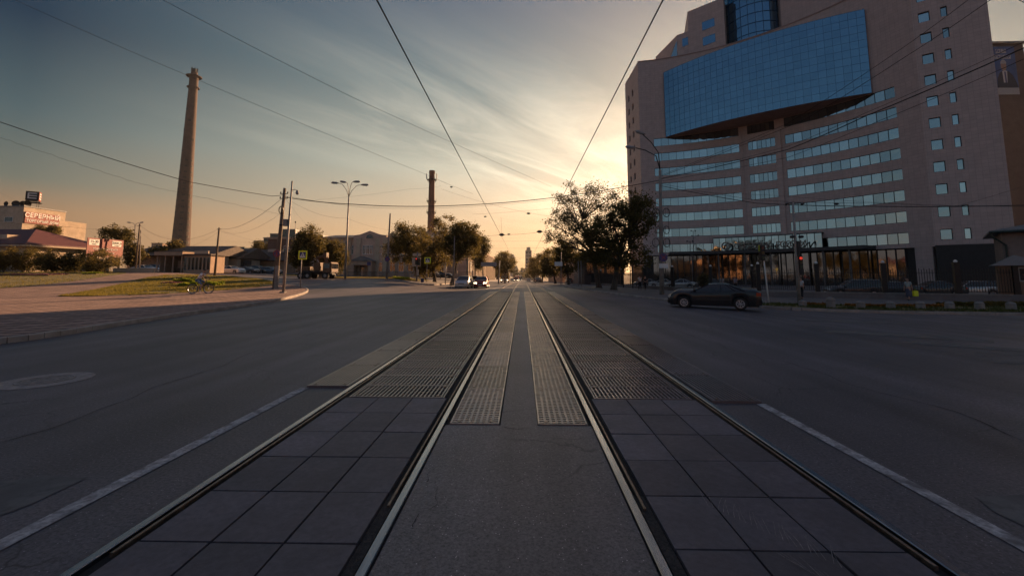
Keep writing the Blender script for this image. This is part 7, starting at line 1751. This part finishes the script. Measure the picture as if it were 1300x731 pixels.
# ================================================================== OVERHEAD WIRES
def wire(label, P, r=.012, sag=0.0, m=None, n=24, group='overhead wires', wav=0.0, name='wire', cat='cable'):
    """P: list of 3-D points joined in spans, each with the given sag"""
    pts_ = []
    for k, (a, b) in enumerate(zip(P, P[1:])):
        a = Vector(a); b = Vector(b); s = sag[k] if isinstance(sag, (list, tuple)) else sag
        for i in range(n + (k == len(P) - 2)):
            u = i / n; q = a.lerp(b, u); q.z -= s * 4 * u * (1 - u) - wav * math.sin(u * 40) * math.sin(u * 13 + 1); pts_.append(q)
    o0 = pts_[0].copy(); o = MB().tube([p - o0 for p in pts_], r, 5).ob(name, m or M_CABLE, loc=o0); return tag(o, label, cat, group)
A_ = lambda px, py, Y: at(px, py, Y)
# contact wires over both tracks, with their span wires, hangers and insulators
wire('straight contact wire above the left track', [(-1.80, -6, 5.15), (-1.80, 25, 5.10), (-1.80, 60, 5.02), (-1.78, 110, 4.4), (-1.78, 300, 2.6)], .011)
wire('straight contact wire above the right track, ending at the big tree', [(1.86, -6, 5.15), (1.86, 25, 5.12), (1.86, 60, 5.02), (1.84, 110, 4.4), (1.84, 300, 2.6)], .011)
wire('thin span wire passing the top of the concrete tower', [A_(-30, -22, 18), A_(240, 97, 24), A_(542, 222, 36), A_(600, 246, 40)], .009, .05)
wire('thin span wire crossing high from top left to the big tree', [A_(180, -14, 15), A_(450, 125, 24), A_(700, 237, 44)], .009, .05)
c1 = wire('thick sagging cable from the left edge to the wooden pole', [A_(-40, 141, 22), A_(120, 195, 24), A_(240, 231, 28), A_(345, 249, 34.5), LP1 + Vector((0, 0, -.55))], .022, .03)
wire('thin wavy cable under the thick one on the left', [A_(-40, 160, 24), A_(60, 195, 27), A_(180, 234, 31), A_(330, 266, 38), A_(356, 272, 40)], .008, .03, wav=.05)
wire('cable from the wooden pole down to the leaning pole', [LP1 + Vector((0, 0, -.7)), LP2 + Vector((0, 0, -.15))], .016, .9); wire('second cable from the wooden pole to the leaning pole', [LP1 + Vector((0, 0, -2.0)), LP2 + Vector((0, 0, -.4))], .008, 1.0)
wire('cable sagging from the leaning pole to the twin poles', [LP2 + Vector((0, 0, -.15)), LP3 + Vector((0, 0, -.25))], .013, 1.9); wire('lower cable between the leaning pole and the twin poles', [LP2 + Vector((0, 0, -.5)), LP3 + Vector((0, 0, -1.0))], .008, 2.6)
wire('service cable from the leaning pole to the museum roof', [LP2 + Vector((0, 0, -.2)), A_(338, 307, 95)], .012, .4); wire('thin line level over the warehouses', [A_(200, 300, 60), A_(338, 309, 90)], .006, .1)
wire('cable from the left edge past the pale block to the twin poles', [A_(-20, 275, 62), A_(90, 288, 64), LP3 + Vector((0, 0, -.3))], .014, .5)
wire('thin line rising left over the pale block', [A_(-10, 240, 60), A_(120, 296, 90)], .006, .2)
# bundle across the street
w0 = LP1 + Vector((0, 0, -.75))
wire('thickest black cable bundle across the street, from wooden pole to ringed pole', [w0, A_(450, 259.5, 36), A_(560, 261.5, 38), A_(690, 252.5, 38), RP + Vector((0, 0, -.9))], .034, .10)
wire('thin cable just above the thick bundle across the street', [w0 + Vector((0, 0, .12)), A_(460, 263, 36), A_(560, 264, 38), A_(690, 255, 38), RP + Vector((0, 0, -1.1))], .010, .08)
wire('slack thin cable sagging from the wooden pole to the far trees', [w0, A_(440, 277, 42), A_(520, 292, 60)], .008, .5); wire('thin diagonal line from the wooden pole down behind the lamp', [w0, A_(450, 305, 70)], .006, 2.2)
wire('faint span wire above the chimney', [A_(400, 254, 44), A_(520, 240, 50), A_(560, 236, 52)], .007, .1); wire('faint long span wire from the chimney across the vista', [A_(560, 240, 40), A_(700, 275, 44)], .007, .3)
# cables fanning from the ringed pole to the upper right
E1 = A_(1320, 40, 20)
for k, (l, P, r) in enumerate([
    ('thick cable rising from the ringed pole to the right edge', [RP + Vector((0, 0, -.8)), A_(1000, 190, 31), A_(1100, 147, 26), A_(1320, 52, 19)], .032),
    ('slim cable just above the thick one to the right edge', [RP + Vector((0, 0, -.75)), A_(1000, 186, 31), A_(1100, 143, 26), A_(1320, 44, 19)], .012),
    ('slim cable below the thick one to the right edge', [RP + Vector((0, 0, -1.0)), A_(1000, 200, 31), A_(1120, 152, 25), A_(1320, 66, 19)], .014),
    ('cable rising steeply from the ringed pole to the top edge, left one', [RP + Vector((0, 0, -.5)), A_(1000, 157, 31), A_(1130, 72, 24), A_(1245, -12, 18)], .014),
    ('cable rising steeply from the ringed pole to the top edge, right one', [RP + Vector((0, 0, -.6)), A_(1020, 153, 31), A_(1150, 72, 24), A_(1280, -16, 18)], .017),
    ('long sagging cable from the ringed pole level to the right edge', [RP + Vector((0, 0, -1.4)), A_(960, 258, 31), A_(1110, 262, 27), A_(1320, 260, 24)], .026),
    ('thin cable under the level sagging one on the right', [RP + Vector((0, 0, -1.2)), A_(960, 254, 31), A_(1110, 258, 27), A_(1320, 262, 24)], .010),
    ('thin cable sloping down past the office windows', [RP + Vector((0, 0, -1.7)), A_(980, 248, 33), A_(1212, 262, 30), A_(1300, 236, 28)], .008)]): wire(l, P, r, .06)
wire('short wire cutting the top right corner', [A_(1270, -12, 16), A_(1320, 14, 15)], .012)
wire('cross span carrying the contact wires at the insulators', [A_(560, 300, 42), A_(637, 298, 40), A_(700, 292, 38)], .010, .12); wire('higher faint cross span over the tracks', [A_(600, 272, 46), A_(660, 268, 44), A_(720, 262, 42)], .007, .05)
for i, py in enumerate((306, 315, 327)): wire(['first distant cross span over the street', 'second distant cross span over the street', 'third distant cross span over the street'][i], [A_(600, py, 70 + 15 * i), A_(720, py - 1, 70 + 15 * i)], .010, .1)
wire('hanger wire down to the left insulator', [A_(636, 276, 40), A_(637, 297, 40)], .008)
for i, (px, py, Y, s, l) in enumerate(((637, 298, 40, .13, 'dark insulator where the cross span meets the left contact wire'), (646, 297.5, 40, .07, 'slim insulator just right of the contact wire clamp'), (616, 275, 44, .07, 'small insulator high above the left lane'), (671, 271, 43, .10, 'round insulator floating above the vista'), (573, 237.5, 48, .08, 'insulator beside the top of the brick chimney'), (685, 294, 39, .13, 'insulator at the left edge of the big tree'), (1062, 259, 29, .08, 'insulator on the cable before the office windows'))):
    p = at(px, py, Y); t = empty('insulator', p, 0, l, 'insulator', 'insulators on the overhead wires'); MB().tube([(-s * 2.2, 0, 0), (-s * 1.4, 0, 0), (-s * .8, 0, 0), (s * .8, 0, 0), (s * 1.4, 0, 0), (s * 2.2, 0, 0)], [.02, s * .5, s, s, s * .5, .02], 8).ob('insulator_body', M_CABLE, t)
# ================================================================== HAZE
if HAZE > 0:
    hb = MB().bx(-1300, 1300, -400, 1400, -16, 230).ob('haze', None); hb['kind'] = 'stuff'
    hm = bpy.data.materials.new('haze_air'); hm.use_nodes = True; nt = hm.node_tree; nt.nodes.remove(nt.nodes['Principled BSDF'])
    pv = nt.nodes.new('ShaderNodeVolumePrincipled'); pv.inputs['Color'].default_value = (0.92, 0.90, 0.88, 1); pv.inputs['Density'].default_value = HAZE; pv.inputs['Anisotropy'].default_value = 0.7
    nt.links.new(pv.outputs[0], nt.nodes['Material Output'].inputs['Volume']); hb.data.materials.append(hm)
